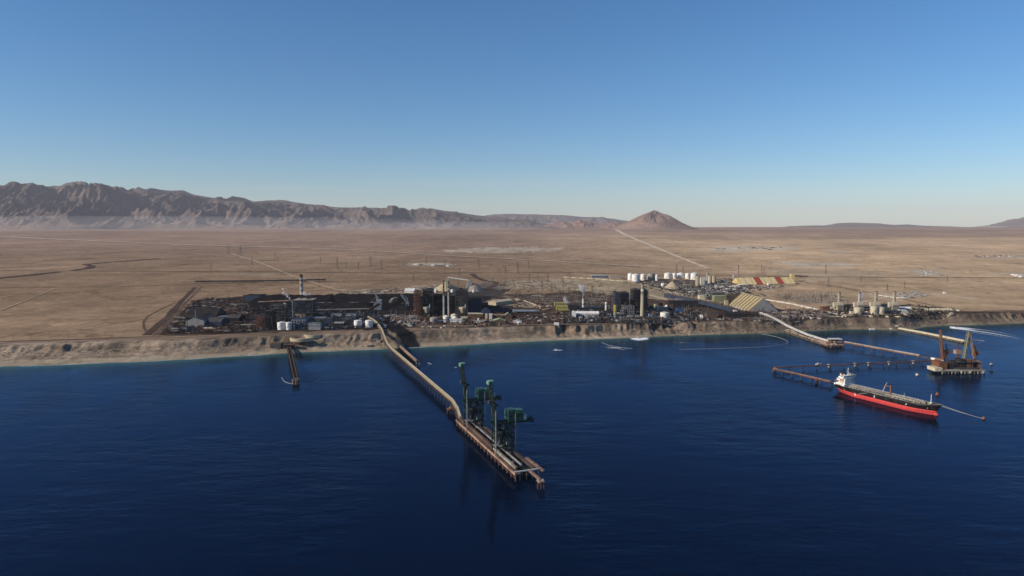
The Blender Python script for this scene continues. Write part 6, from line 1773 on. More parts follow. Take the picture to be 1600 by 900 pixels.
chimney('tall thick cream chimney of the right power station', 1003.6, 497, 443, 5.4, 4.2, 'cream', ((.72, .75, 'brown'), (.79, .83, 'white'), (.86, .88, 'brown'), (.93, 1, 'concrete')), 'dark', (.7, .9))
bld('small pale block at the foot of the cream chimney', 1014, 1019, 496, 491, 8, 'white', 'palegrey')
bld('low grey pump hall below the duct frame', 981, 1000, 498, 494, 16, 'grey', 'grey', rows=1, cols=5)
tank('white ringed tank right of the cream chimney', 1033, 1046.5, 498, 489, 'white', 'offwhite', bands=3)
tank('small green tank on a stand behind the ringed tank', 1022, 1027, 481, 476, 'greenroof')
bld('dark blue hall right of the cream chimney', 1028, 1044, 489, 481, 26, 'navy', 'navy')
bld('bright blue box hall with a white bin on the roof', 1058, 1068, 489, 483, 24, 'blue', 'navy')
bld('grey box building behind the bright blue box hall', 1058, 1068, 476, 468, 30, 'bluegrey', 'grey')
tank('small white bin above the dark blue hall', 1039.5, 1044.5, 482, 478.5, 'white', stair=False, dome=.4)
bld('white box on legs behind the bright blue hall', 1059, 1065, 479, 474.5, 8, 'white', 'white')
bld('dark hall under the sloping conveyor', 1045, 1095, 480, 470, 26, 'dark', 'darkgrey')
land_conveyor('long dark elevated conveyor with brown roof slanting through the right plants', [(1040, 469, 12), (1090, 479, 12), (1130, 488, 10), (1150, 493, 8)], 14, 12, 'navy', 22, roof='brown')
bld('white block ending the long dark conveyor', 1147, 1152, 494, 485, 12, 'offwhite', 'cream')
bld('white container stood upright near the shore road', 1094.5, 1098.5, 499, 492.5, 8, 'white', 'white', name='container', cat='container')
bld('brown walled hall by the right shore road', 1104, 1121, 499, 490, 22, 'brown', 'darkgrey')
chimney('thin mast beside the brown walled hall', 1104.7, 498, 478, .8, .6, 'palegrey', name='vent_mast')
bld('long black covered store along the right shore road', 1126, 1185, 498, 490.5, 24, 'dark', 'dark', 'gx')
bld('pale cream hall with a lower front block', 1093, 1102, 469.5, 462, 24, 'cream', 'offwhite')
bld('low cream front block of the pale hall', 1089, 1108, 473, 469.5, 10, 'offwhite', 'cream')
bld('pale green hall with a dark right side', 1116, 1135, 472, 462.5, 30, 'olive', 'greenroof')
bld('grey upper storey behind the pale green hall', 1113, 1129, 464, 457, 24, 'darkgrey', 'grey')
frame('grey plant frame above the pale cream hall', 1093, 1105, 462, 453, 22, 'grey', 'brown', 3, 4, (.3, .8, .1, .9), seed=21)
bld('tan tower block by the striped shed', 1133, 1138, 478, 470, 12, 'beige', 'beige')

# striped A shaped shed: each roof panel its own part
def striped_shed(label, A, B, depth_m, hgt, n, cols, gable_m, wallh=0, dorm=0, rev=False):
    """front eave from A to B (pixels on the ground); the roof rises to a ridge behind"""
    a, b = G(*A), G(*B); L = (b - a).length; rz = rot_of(a, b)
    o = thing('storage_shed', label, 'shed', a, rz)
    H = hgt; D2 = depth_m / 2
    mb = MB(); mb.gable(0, L, 0, depth_m, -2, wallh, H, 'x'); part(mb, 'gable_wall', gable_m, o)
    for k in range(n):
        x0, x1 = L * k / n, L * (k + 1) / n; up = .35 + (.35 if k % 2 else 0)
        for sd in (0, 1):
            y0, y1 = (-.6, D2) if sd == 0 else (depth_m + .6, D2)
            zz0, zz1 = wallh + up * .6, H + up
            mb = MB(); mb.add([(x0 + .1, y0, zz0), (x1 - .1, y0, zz0), (x1 - .1, y1, zz1), (x0 + .1, y1, zz1), (x0 + .1, y0, zz0 + .4), (x1 - .1, y0, zz0 + .4), (x1 - .1, y1, zz1 + .4), (x0 + .1, y1, zz1 + .4)],
                   [(3, 2, 1, 0), (4, 5, 6, 7), (0, 1, 5, 4), (1, 2, 6, 5), (2, 3, 7, 6), (3, 0, 4, 7)])
            part(mb, 'roof_panel', cols(k), o)
    mb = MB(); mb.box(L / 2, D2, H + .9, L, 2.2, 1.6); part(mb, 'ridge_conveyor', 'concrete', o)
    for k in range(dorm):
        mb = MB(); mb.box(L * (.45 + .13 * k), -2.5, -1, 4.5, 5, 7.5); part(mb, 'outlet_block', 'offwhite', o)
    return o
striped_shed('large A shaped shed with olive and tan roof stripes and a grey gable', (1138, 477.5), (1171, 488.5), 92, 44, 15, lambda k: 'tanpanel' if k % 2 else 'olivepanel', 'grey', 4, 4)
striped_shed('long yellow striped storage shed with two red roof bands, on the plain', (1156, 445.5), (1243, 444.5), 90, 31, 26, lambda k: 'redpanel' if k in (8, 9, 10, 18, 19, 20) else ('yellowpanel' if k % 3 == 0 else 'creampanel'), 'yellowpanel', 3)
bld('yellow gable tower at the right end of the yellow striped shed', 1236, 1241.5, 440, 428.5, 20, 'yellowpanel', 'creampanel', name='conveyor_tower')
land_conveyor('low brown conveyor running right from the yellow gable tower', [(1241, 434, 8), (1262, 434.5, 6)], 9, 6, 'brown', 60, roof='pinkbrown')
tank('round white tank in front of the yellow striped shed', 1199, 1203, 446.5, 443.5, 'white', stair=False)
chimney('slim pinkish chimney at the left end of the yellow striped shed', 1153.7, 439, 414.5, 1.7, 1.4, 'pinkbrown', ((.0, .1, 'brown'),), 'brown')

# tank farm on the plain
farm = [(981.5, 990, 438.2, 427.8), (988, 1000.5, 440, 429.5), (1001.5, 1010, 438.2, 429), (1012, 1024.5, 437.5, 428), (1024.5, 1029, 438.6, 429.5), (1039, 1050.5, 435.5, 427.6), (1051, 1058.5, 435.5, 427.6),
        (1059, 1070.5, 435, 427.6), (1071.5, 1079.5, 435.6, 427.6), (1080.5, 1092, 437.5, 427.6)]
nm = ('leftmost tall tank', 'second tank, the widest near the left end', 'third tank, standing slightly apart', 'fourth tank, grey with a low cone roof', 'fifth tank, narrow and half hidden', 'sixth tank, after the gap',
      'seventh tank, narrow', 'eighth tank, broad', 'ninth tank, narrow and shaded', 'tenth tank, at the right end')
for k, (a, b, c, d) in enumerate(farm):
    tank('%s of the white tank row on the plain' % nm[k], a, b, c, d, 'concrete' if k in (3,) else 'white', 'grey' if k == 3 else 'white', 'white tanks of the tank farm', dome=.12)
for k, (a, b, c, d, m_) in enumerate(((1087.5, 1094, 447, 432, 'beige'), (1107, 1112.3, 443, 431.5, 'cream'), (1113.5, 1119.5, 442, 431.5, 'beige'), (1104, 1108.5, 440, 427, 'concrete'))):
    chimney('tall cylindrical silo near the tank farm, %s' % ('tan one at the left', 'cream one in the middle', 'tan one at the right', 'thin grey one behind')[k], (a + b) / 2, c, d, b - a, b - a, m_, (), m_, name='silo')
bld('tall pale block between the tan silos', 1094.5, 1105, 446, 433.5, 20, 'offwhite', 'cream', name='building')
heap('olive cone of ore with a dark right side below the tank farm', 1040, 1066.5, 451.5, 439.5, 'sandpile', seed=30)
tank('small white round tank left of the olive cone', 1033.5, 1040, 447.5, 443.2, 'white')
land_conveyor('thin brown conveyor leading down from the olive cone', [(1054, 440, 26), (1075, 446, 12), (1090, 450, 3)], 5, 3, 'brown', 40)
bld('long dark shed at the left of the tank farm', 925, 950, 434.5, 430.5, 50, 'bluegrey', 'palegrey', rows=1, cols=9, wm='dark')
bld('small pale shed between long shed and tank farm', 953, 972, 435.5, 432.5, 30, 'concrete', 'grey')
for k, (a, b, w_, h_, m_, r_) in enumerate(((1122, 441, 8, 5, 'concrete', 'grey'), (1133, 441, 9, 4, 'grey', 'concrete'), (1143, 443, 10, 3, 'brown', 'beige'), (1148.5, 438, 4, 8, 'concrete', 'palegrey'), (1128, 445.5, 30, 2, 'darkgrey', 'concrete'))):
    bld('%s building of the crushing plant beside the yellow striped shed' % ('left grey', 'middle grey', 'low brown', 'tall narrow', 'long front')[k], a - w_ / 2, a + w_ / 2, b, b - h_, 26, m_, r_)
land_conveyor('curved pale conveyor over the striped A shed', [(1140, 456, 20), (1163, 460, 40), (1166, 464, 46)], 5, 3, 'palegrey', 60)

# pipelines
pipes('pair of long pale pipelines slanting across the right plain', [(1190, 467.5), (1240, 476), (1280, 485), (1320, 495)], 2.2, 2, 'offwhite', 9)
pipes('single pale pipeline by the striped A shed', [(1205, 482), (1225, 488), (1250, 490)], 2.2, 1, 'offwhite')
ribbon('embankment_road', 'long sandy embankment slanting from the tank farm to the striped shed', [(972, 438), (1010, 447), (1050, 457), (1100, 467), (1135, 475)], 34, mat('sand_bank', (.46, .36, .24), .95, .15, .02), 1.5, step=25, w1=12)
pipes('long pale pipe below the sandy embankment', [(880, 433.5), (930, 436), (975, 440)], 2.0, 1, 'cream')
pipes('twin pale pipes right of the cream chimney', [(1015, 461), (1040, 468), (1075, 476)], 1.6, 2, 'concrete', 7)
pipes('short sandy pipe across the speckled yard', [(818, 470), (835, 476), (846, 481)], 1.6, 1, 'cream')

# ---------------------------------------------------------------- 5 far right gas plant
for k, (a, st, lab) in enumerate(((1311.5, 457, 'leftmost of the four'), (1343.5, 457, 'second of the four, steaming'), (1369, 456, 'third of the four'), (1398, 456, 'rightmost of the four'))):
    o = bld('square boiler block under the gas plant stack, %s' % lab, a - 3.5, a + 6.5, 487, 478, 28, 'beige' if k == 0 else 'grey', 'darkgrey', group='boiler blocks of the gas plant')
    g, s = spot(a - 3.5, a + 6.5, 487)
    mb = MB(); mb.box(.4 * s, 12, 9 * s + .6, 11 * s, 20, 4.6 * s); part(mb, 'upper_casing', 'cream', o)
    mb = MB(); mb.box(-.5, -1.2, 9 * s + 1, 10 * s, 2, 3); part(mb, 'gangway', 'concrete', o)
    mb = MB(); mb.box(-7.4 * s, 10, 7 * s, 3.2 * s, 10, 7 * s); part(mb, 'inlet_house', 'cream', o)
    mb = MB()
    for dx in (-8.6, -6.2): mb.box(dx * s, 10, -1, .8, .8, 7 * s + 1)
    part(mb, 'leg', 'steel', o)
    mb = MB()
    for j in range(6): mb.box((-4.2 + j * 1.7) * s, -.7, 0, .7, .9, 9 * s)
    part(mb, 'column', 'concrete', o)
    chimney('cream stack on the gas plant boilers, %s' % lab, a, 481, st, 4.4, 4.1, 'beige' if k != 1 else 'palegrey', ((.9, 1, 'concrete'),), 'brown', (.55,), group='stacks of the gas plant')
steam('thin pale steam beside the second gas plant stack', 1346, 480, 14, ((0, 1, 1.5), (1.5, 4, 2.0), (.5, 7, 2.2), (-1, 10, 2.0)), seed=14)
for k, (a, b, c, d) in enumerate(((1337, 1349, 493, 481.5), (1362.5, 1374, 492.5, 479.5), (1373.5, 1384.5, 492.5, 481))):
    tank('cream tank in front of the gas plant, %s' % ('left one standing alone', 'middle one, tallest', 'right one touching the middle tank')[k], a, b, c, d, 'cream', 'cream', 'cream tanks of the gas plant')
bld('brick red block at the left of the gas plant', 1285, 1297, 487, 480, 20, 'rust', 'brown')
bld('small cream block left of the left cream tank', 1329, 1334, 494, 487, 10, 'cream', 'offwhite')
bld('dark turbine hall between first and second stacks', 1318, 1338, 484, 477, 30, 'dark', 'darkgrey')
bld('dark turbine hall between second and third stacks', 1350, 1363, 484, 479, 26, 'dark', 'bluegrey')
bld('dark turbine hall between third and fourth stacks', 1377, 1392, 484, 476, 30, 'navy', 'darkgrey')
bld('dark blue low hall right of the cream tanks', 1385, 1408, 491, 486, 20, 'navy', 'darkgrey')
tank('tiny white tank right of the cream tanks', 1384.3, 1387.3, 488, 485, 'white', stair=False)
bld('long white roofed store right of the gas plant', 1404, 1425, 485.5, 483, 26, 'palegrey', 'white', 'gx')
bld('grey white heap roofed sheds right of the gas plant', 1408, 1419, 491, 487, 30, 'offwhite', 'palegrey', 'gx')
bld('long low cream store at the far right shore', 1452, 1489, 488, 484.5, 20, 'cream', 'cream', 'gx')
bld('low pale block at the end of the white pipeline', 1319, 1334, 497, 495, 8, 'offwhite', 'white')
pipes('pale pipe leading right behind the gas plant stacks', [(1370, 461), (1400, 466), (1430, 466)], 2.2, 1, 'offwhite')
bld('small white hut out on the right plain', 1475, 1478.5, 458.5, 456.5, 8, 'white', 'white')
for k, (a, b, w_) in enumerate(((1364, 505, 8), (1372, 508.5, 9), (1394, 505, 5), (1402, 503, 6))):
    bld('flat white shed on the low shore below the gas plant, %s' % ('first from the left', 'second, longest', 'third, small', 'fourth, nearest the causeway')[k], a - w_ / 2, a + w_ / 2, b, b - 1.5, 9, 'offwhite', 'white')

# far buildings on the plain
for k, (a, b, w_) in enumerate(((649, 414, 7), (657, 414.5, 4), (676, 415.5, 5), (686, 416, 10), (699, 416.5, 5))):
    bld('tiny pale roofed building of the middle plain depot, number %s from the left' % ('one', 'two', 'three', 'four', 'five')[k], a - w_ / 2, a + w_ / 2, b, b - 1.6, 40, 'brown' if k % 2 else 'white', 'white' if k % 2 == 0 else 'offwhite')
ORD = ['nearest', 'second nearest', 'third nearest', 'fourth nearest', 'fifth nearest', 'sixth nearest', 'seventh nearest', 'eighth nearest', 'ninth nearest', 'tenth nearest'] + ['far']*60
LM = [(305, 505, 'grey stack shed'), (332, 507, 'dark blue shed'), (390, 466, 'black slab building'), (420, 500, 'tall black boiler tower'), (443, 510, 'paired white tanks'), (470, 480, 'striped chimney'),
      (492, 510, 'transformer cooler bank'), (525, 495, 'pale cooling cells'), (558, 507, 'left jetty tank'), (576, 507, 'right jetty tank'), (588, 480, 'blue transfer tower'),
      (620, 500, 'upper jetty conveyor'), (652, 490, 'rusty stair frame'), (667, 475, 'left boiler tower'), (677, 502, 'grey weathered tank'), (697, 500, 'twin chimneys'), (713, 503, 'white office block'),
      (743, 495, 'flat brown workshop'), (769, 474, 'cream slanting warehouse'), (780, 504, 'pale green roofed shed'), (808, 504, 'bright low shed'), (822, 488, 'ribbed black shed'), (870, 507, 'lone white container'), (878, 480, 'yellow building'),
      (911, 475, 'slender steaming chimney'), (916, 494, 'long white roof'), (947, 480, 'white silo'), (961, 487, 'yellow silo'), (1003, 490, 'thick cream chimney'), (1040, 494, 'white ringed tank'), (1063, 486, 'bright blue hall'),
      (1096, 496, 'upright white container'), (1112, 495, 'brown walled hall'), (1098, 466, 'pale cream hall'), (1125, 467, 'pale green hall'), (1053, 446, 'olive ore cone'), (1100, 440, 'tan silos'), (1160, 470, 'olive striped shed'),
      (1154, 437, 'slim pink chimney'), (1200, 440, 'yellow striped shed'), (1220, 500, 'curved covered conveyor'), (1291, 484, 'brick red block'), (1311, 480, 'leftmost gas plant stack'), (1343, 488, 'left cream tank'), (1344, 478, 'steaming gas plant stack'),
      (1374, 487, 'pair of cream tanks'), (1398, 480, 'rightmost gas plant stack'), (1414, 486, 'white roofed store'), (1470, 486, 'long low cream store'), (840, 470, 'speckled switchyard')]
CN = {'rust': 'rusty', 'brown': 'brown', 'darkgrey': 'dark grey', 'dark': 'black', 'grey': 'grey', 'concrete': 'tan', 'offwhite': 'off-white', 'white': 'white', 'bluegrey': 'blue-grey', 'navy': 'navy', 'palegrey': 'pale grey',
      'pinkbrown': 'pinkish', 'beige': 'beige', 'cream': 'cream'}
OR3 = [x + ' from the left' for x in 'leftmost,second,third,fourth,fifth,sixth,seventh,eighth,ninth,tenth,eleventh,twelfth,thirteenth,fourteenth,fifteenth,sixteenth,seventeenth,eighteenth,nineteenth,twentieth,twenty-first,twenty-second'.split(',')]; OR3[0] = 'the leftmost'
label_pool = {}
def place_label(o, a, b, wm_, rm_, noun, size):
    lx, ly, ln = min(LM, key=lambda q: (q[0] - a) ** 2 + ((q[1] - b) * 2.2) ** 2)
    dx, dy = a - lx, (b - ly) * 2.2
    side = ('right of' if dx > 0 else 'left of') if abs(dx) > abs(dy) else ('in front of' if dy > 0 else 'behind')
    look = '%s %s' % (size, CN[wm_]) + ('' if wm_ == rm_ else ' %s-topped' % CN[rm_])
    label_pool.setdefault((look, noun, side, ln), []).append((math.hypot(dx, dy), o))
def flush_labels():
    for (look, noun, side, ln), L_ in label_pool.items():
        L_.sort(key=lambda q: q[0])
        for k, (d, o) in enumerate(L_):
            o['label'] = '%s %s %s the %s' % (look, noun, side, ln) if len(L_) == 1 else '%s %s, %s %s the %s' % (look, noun, ORD[k], side, ln)
rn = random.Random(12)
proto_hut = {}
def hut_field(n, poly, label, name, group, mats, wpx=(2.0, 4.5), hpx=(.7, 1.6), cat='hut', bright=.5, asp=(8, 26), local_label=None):
    xs_ = [p[0] for p in poly]; ys_ = [p[1] for p in poly]; k = 0; tries = 0; placed = []
    while k < n and tries < n * 40:
        tries += 1
        a = rn.uniform(min(xs_), max(xs_)); b = rn.uniform(min(ys_), max(ys_))
        if not bool(inpoly(np.array([a]), np.array([b]), poly)[0]): continue
        wm_, rm_ = rn.choice(mats); w_ = rn.uniform(*wpx); h_ = rn.uniform(*hpx)
        g, s = spot(a, a, b); key = (wm_, rm_, int(w_ * 2), int(h_ * 4), int(s * 4), name)
        if key not in proto_hut:
            W, H, D_ = w_ * s, h_ * s, rn.uniform(*asp)
            m1 = MB(); m1.box(0, 0, -1, W, D_, H + 1); m2 = MB(); m2.box(0, 0, H + .02, W + .6, D_ + .6, .4); m2.box(W * .2, 0, H + .4, W * .2, D_ * .3, .8)
            o = thing(name, label, cat, g, rn.uniform(-.25, .25), group); p1 = part(m1, 'wall', wm_, o); p2 = part(m2, 'roof', rm_, o); proto_hut[key] = (p1.data, p2.data)
        else:
            o = thing(name, label, cat, g, rn.uniform(-.25, .25), group)
            for nm_, me in zip(('wall', 'roof'), proto_hut[key]):
                q = bpy.data.objects.new(nm_, me); COL.objects.link(q); q.parent = o
        placed.append((a, wm_, o))
        if local_label: place_label(o, a, b, wm_, rm_, local_label, ('low wide' if w_ > 3.5 and h_ < 1.4 else 'wide' if w_ > 3.5 else 'small tall' if h_ > 1.6 else 'small'))
        k += 1
    if not local_label:
        placed.sort(key=lambda q: q[0])
        for i, (a, wm_, o) in enumerate(placed): o['label'] = '%s %s, %s' % (CN[wm_], label, OR3[i])
hut_field(22, [(1515, 398), (1600, 399), (1600, 404), (1525, 403)], 'house of the hamlet on the far right plain', 'house', 'houses of the far right hamlet', [('offwhite', 'pinkbrown'), ('brown', 'rust'), ('pinkbrown', 'offwhite'), ('beige', 'brown')], (1.3, 2.8), (.7, 1.2), 'house', asp=(12, 26))
hut_field(20, [(1430, 425), (1455, 424), (1475, 430.5), (1440, 431)], 'stack in the yard by the far railway', 'white_stack', 'white stacks by the far railway', [('offwhite', 'palegrey'), ('palegrey', 'offwhite'), ('bluegrey', 'palegrey')], (1.4, 3.6), (.5, 1.1), 'stack')
hut_field(10, [(1572, 428), (1605, 428), (1605, 433), (1590, 433)], 'stack in the store at the right picture edge', 'white_stack', 'white stacks at the right edge', [('white', 'white'), ('palegrey', 'white')], (2, 5), (.5, 1.1), 'stack')
hut_field(16, [(1110, 389), (1150, 385), (1235, 387), (1240, 390), (1130, 392)], 'low building of the works far out on the plain', 'works_building', 'buildings of the far pale works', [('brown', 'concrete'), ('darkgrey', 'white'), ('brown', 'white')], (1.8, 6), (.6, 1.1), 'building', asp=(30, 60))
# small sheds, skids and boxes in the yards
hut_field(80, [(262, 518), (300, 474), (384, 470), (402, 512), (398, 517)], 'small rusty shed or bin in the dark left yard', 'yard_shed', 'small sheds of the left yard', [('rust', 'brown'), ('brown', 'brown'), ('darkgrey', 'grey'), ('brown', 'rust'), ('dark', 'darkgrey'), ('dark', 'brown'), ('grey', 'concrete')], (2, 8), (.8, 2.6), 'shed', local_label='shed')
hut_field(50, [(404, 512), (430, 498), (600, 492), (640, 500), (640, 510), (600, 514)], 'small grey plant skid among the left power station', 'plant_skid', 'small skids of the left power station', [('bluegrey', 'grey'), ('darkgrey', 'darkgrey'), ('dark', 'dark'), ('navy', 'bluegrey'), ('brown', 'brown')], (1.6, 5), (1, 3), 'equipment', local_label='plant unit')
hut_field(36, [(596, 496), (640, 490), (650, 500), (640, 508), (610, 506)], 'pale pipe skid right of the jetty head', 'plant_skid', 'pale skids right of the jetty head', [('concrete', 'palegrey'), ('grey', 'white'), ('brown', 'concrete')], (1.4, 4), (1, 2.6), 'equipment', local_label='pipe skid')
hut_field(60, [(650, 508), (655, 500), (820, 494), (880, 488), (880, 503), (800, 507)], 'small brown or pale shed in front of the middle power station', 'yard_shed', 'small sheds of the middle station', [('brown', 'concrete'), ('brown', 'pinkbrown'), ('offwhite', 'white'), ('grey', 'concrete'), ('rust', 'brown')], (2, 6), (.8, 1.8), 'shed', local_label='shed')
hut_field(50, [(770, 470), (800, 466), (860, 478), (856, 486), (800, 480)], 'stack of stored plant parts in the sandy middle yard', 'stored_goods', 'stored goods of the middle yard', [('brown', 'pinkbrown'), ('beige', 'cream'), ('rust', 'rust')], (1.6, 5), (.6, 1.5), 'goods', local_label='stack of goods')
hut_field(60, [(884, 500), (900, 486), (955, 474), (1030, 480), (1090, 488), (1120, 498), (1040, 504), (900, 504)], 'small dark plant unit in the right power station', 'plant_skid', 'small units of the right power station', [('darkgrey', 'grey'), ('brown', 'brown'), ('grey', 'palegrey'), ('offwhite', 'white'), ('navy', 'bluegrey')], (1.5, 5), (1, 3.2), 'equipment', local_label='plant unit')
hut_field(56, [(1072, 450), (1150, 446), (1170, 452), (1150, 458), (1085, 463), (1060, 458)], 'small unit of the processing plant below the silos', 'plant_skid', 'small units below the silos', [('darkgrey', 'grey'), ('brown', 'concrete'), ('concrete', 'white'), ('bluegrey', 'white')], (2, 6), (.8, 2.4), 'equipment', local_label='plant unit')
hut_field(40, [(1200, 500), (1200, 488), (1290, 486), (1330, 492), (1310, 498)], 'small rusty unit between striped shed and gas plant', 'plant_skid', 'small units before the gas plant', [('rust', 'brown'), ('darkgrey', 'grey'), ('offwhite', 'white'), ('brown', 'concrete')], (1.6, 5), (.8, 2.2), 'equipment', local_label='plant unit')
hut_field(70, [(1300, 496), (1300, 482), (1410, 482), (1500, 486), (1480, 493), (1400, 496)], 'small unit among the gas plant yards', 'plant_skid', 'small units of the gas plant', [('darkgrey', 'grey'), ('offwhite', 'white'), ('cream', 'cream'), ('brown', 'brown'), ('dark', 'darkgrey')], (1.6, 5.5), (.8, 2.4), 'equipment', local_label='plant unit')
hut_field(16, [(1400, 458), (1440, 456), (1450, 464), (1410, 466)], 'small blue grey module on the pad behind the gas plant', 'stored_goods', 'modules behind the gas plant', [('bluegrey', 'palegrey'), ('grey', 'bluegrey')], (1.8, 4), (.6, 1.2), 'goods', local_label='module')
hut_field(24, [(660, 514), (850, 506), (850, 504), (660, 510)], 'small vehicle sized box along the top of the bluff', 'parked_container', 'boxes along the bluff top', [('white', 'white'), ('rust', 'rust'), ('offwhite', 'offwhite')], (1.2, 2.6), (.7, 1.2), 'container', asp=(3, 5), local_label='container')

flush_labels()

# masts, pipes and fine steel of the yards: countless at this distance
def clutter(name, label, poly, n, mats, seed, hmax=9.0, tall=.12, flat=.5):
    rn_ = random.Random(seed); xs_ = [p[0] for p in poly]; ys_ = [p[1] for p in poly]; mb = MB(); o0 = G(sum(xs_) / len(xs_), sum(ys_) / len(ys_)); k = 0
    pts_a = np.array([(rn_.uniform(min(xs_), max(xs_)), rn_.uniform(min(ys_), max(ys_))) for _ in range(n * 3)])
    ok = inpoly(pts_a[:, 0], pts_a[:, 1], poly)
    sel = pts_a[ok][:n]; P0 = [P(a, b, 30.0) for a, b in sel]; hz0 = height(np.array([p.x for p in P0]), np.array([p.y for p in P0]), False)
    for (a, b), p, hh_ in zip(sel, P0, hz0):
        p.z = float(hh_)
        if abs(p.z - 30) > 1.5: p = G(a, b); p.z = float(height(p.x, p.y, True)) - .3
        mb.cur = rn_.randrange(len(mats)); r_ = rn_.random(); x, y, z = p.x - o0.x, p.y - o0.y, p.z - o0.z
        if tall < 0: mb.box(x, y, z - .3, rn_.uniform(1, 3.2), rn_.uniform(1, 3), rn_.uniform(.7, hmax), rn_.random() * 3)
        elif r_ < tall: mb.box(x, y, z - .5, .7, .7, rn_.uniform(8, 22))
        elif r_ < tall + .25:
            an = rn_.choice((0, 0, math.pi / 2, rn_.random() * 3)); L_ = rn_.uniform(10, 45); hz_ = rn_.uniform(.5, 7); mb.box(x, y, z + hz_, L_, rn_.uniform(.8, 2.2), rn_.uniform(.6, 1.4), an); mb.box(x, y, z - .5, 1, 1, hz_ + .5)
        elif r_ < tall + .4: mb.cyl(x, y, z - .5, rn_.uniform(1, 3.4), rn_.uniform(1, 3), rn_.uniform(2, hmax), 8)
        else: mb.box(x, y, z - .5, rn_.uniform(2, 12), rn_.uniform(2, 8), rn_.uniform(1.2, hmax * .7), rn_.choice((0, .2, -.15, 1.57)))
    ob = part(mb, name, mats); ob.location = o0
    return tag(ob, label, kind='stuff')
clutter('yard_scrap', 'rusty steel, pipes and bins strewn over the left yard', [(255, 521), (300, 474), (318, 466), (385, 466), (402, 500), (402, 519)], 1500, ['rust', 'brown', 'dark', 'dark', 'darkgrey', 'brown', 'grey'], 1, 6, .05)
clutter('plant_pipework', 'dark pipework and ducts packed round the left power station', [(404, 514), (404, 492), (450, 486), (500, 488), (600, 490), (600, 510), (520, 515)], 1300, ['darkgrey', 'navy', 'navy', 'dark', 'dark', 'bluegrey'], 2, 11, .14)
clutter('plant_pipework', 'pale pipes and steel right of the jetty conveyor head', [(600, 494), (650, 488), (660, 506), (640, 510), (612, 500)], 380, ['grey', 'concrete', 'brown', 'palegrey', 'rust'], 3, 9, .14)
clutter('plant_pipework', 'brown pipework in front of the middle power station', [(655, 507), (655, 492), (760, 490), (880, 494), (880, 505), (760, 509)], 1000, ['brown', 'rust', 'dark', 'darkgrey', 'brown', 'pinkbrown'], 4, 7, .08)
clutter('plant_pipework', 'steel clutter between the boilers of the middle power station', [(645, 495), (648, 484), (760, 476), (765, 490)], 500, ['dark', 'darkgrey', 'navy', 'steel', 'rust'], 5, 16, .2)
clutter('plant_bulk', 'dark sheds, bunkers and ducts filling the left yard', [(262, 520), (305, 476), (385, 470), (402, 500), (402, 517)], 170, ['dark', 'dark', 'brown', 'darkgrey'], 21, 15, .02)
clutter('plant_bulk', 'black ducting and bunkers massed in the left power station', [(404, 512), (406, 480), (450, 478), (505, 484), (590, 488), (600, 506)], 240, ['dark', 'dark', 'navy', 'darkgrey'], 22, 20, .05)
clutter('plant_bulk', 'dark bunkers behind the front row of the middle station', [(650, 500), (650, 486), (770, 482), (880, 490), (880, 499)], 170, ['dark', 'brown', 'darkgrey'], 23, 13, .03)
clutter('plant_bulk', 'black plant massed round the right boilers', [(885, 502), (900, 486), (1010, 476), (1090, 482), (1120, 498)], 240, ['dark', 'dark', 'brown', 'navy'], 24, 17, .05)
clutter('switchyard_steel', 'speckled switchyard steel covering the field behind the middle yard', [(785, 462), (960, 461), (950, 474), (880, 478), (850, 478)], 1500, ['grey', 'darkgrey', 'concrete', 'brown', 'rust', 'brown'], 6, 3.5, .15)
clutter('plant_pipework', 'dark pipework of the right power station', [(880, 506), (890, 484), (955, 478), (1090, 486), (1110, 500), (1040, 505)], 1500, ['dark', 'darkgrey', 'dark', 'brown', 'grey', 'navy'], 7, 10, .14)
clutter('plant_pipework', 'plant clutter spread below the tank farm and silos', [(985, 442), (1150, 437), (1240, 447), (1160, 458), (1090, 466), (1040, 458)], 1400, ['darkgrey', 'brown', 'concrete', 'grey', 'palegrey', 'dark'], 8, 8, .1)
clutter('plant_pipework', 'dark clutter between the striped shed and the gas plant', [(1120, 500), (1130, 488), (1200, 484), (1290, 486), (1300, 499), (1200, 503)], 900, ['dark', 'darkgrey', 'rust', 'concrete', 'grey'], 9, 7, .1)
clutter('plant_pipework', 'cream and dark pipework of the gas plant', [(1295, 497), (1300, 478), (1420, 477), (1500, 486), (1480, 494)], 1300, ['dark', 'beige', 'darkgrey', 'dark', 'brown', 'brown'], 10, 9, .1)
clutter('switchyard_steel', 'thin switchyard steel on the plain right of the striped shed', [(1205, 462), (1300, 458), (1330, 474), (1250, 476)], 420, ['brown', 'concrete', 'grey'], 11, 3, .4)
clutter('plain_debris', 'sparse pale rubble and posts on the plain behind the coal yard', [(520, 459), (600, 452), (690, 446), (700, 452), (640, 459)], 500, ['brown', 'concrete', 'offwhite', 'darkgrey'], 12, 3, .08)
clutter('plain_debris', 'sparse rubble between the pylons of the middle plain', [(780, 456), (780, 436), (960, 442), (960, 458)], 500, ['brown', 'concrete', 'cream', 'darkgrey'], 13, 2.6, .1)
clutter('shore_rubble', 'dark boulders and rubble along the right shore slope', [(1040, 523), (1060, 511), (1210, 508), (1290, 508), (1330, 505), (1480, 498), (1480, 506), (1330, 512), (1262, 516), (1130, 520)], 1100, ['rock', 'rock', 'brown', 'brown'], 14, 1.8, -1)
clutter('shore_rubble', 'small boulders and washed rubble on the left bluff', [(0, 560), (0, 545), (250, 536), (400, 532), (600, 526), (600, 536), (420, 543), (200, 553)], 420, ['beige', 'beige', 'brown'], 15, 1.3, -1)

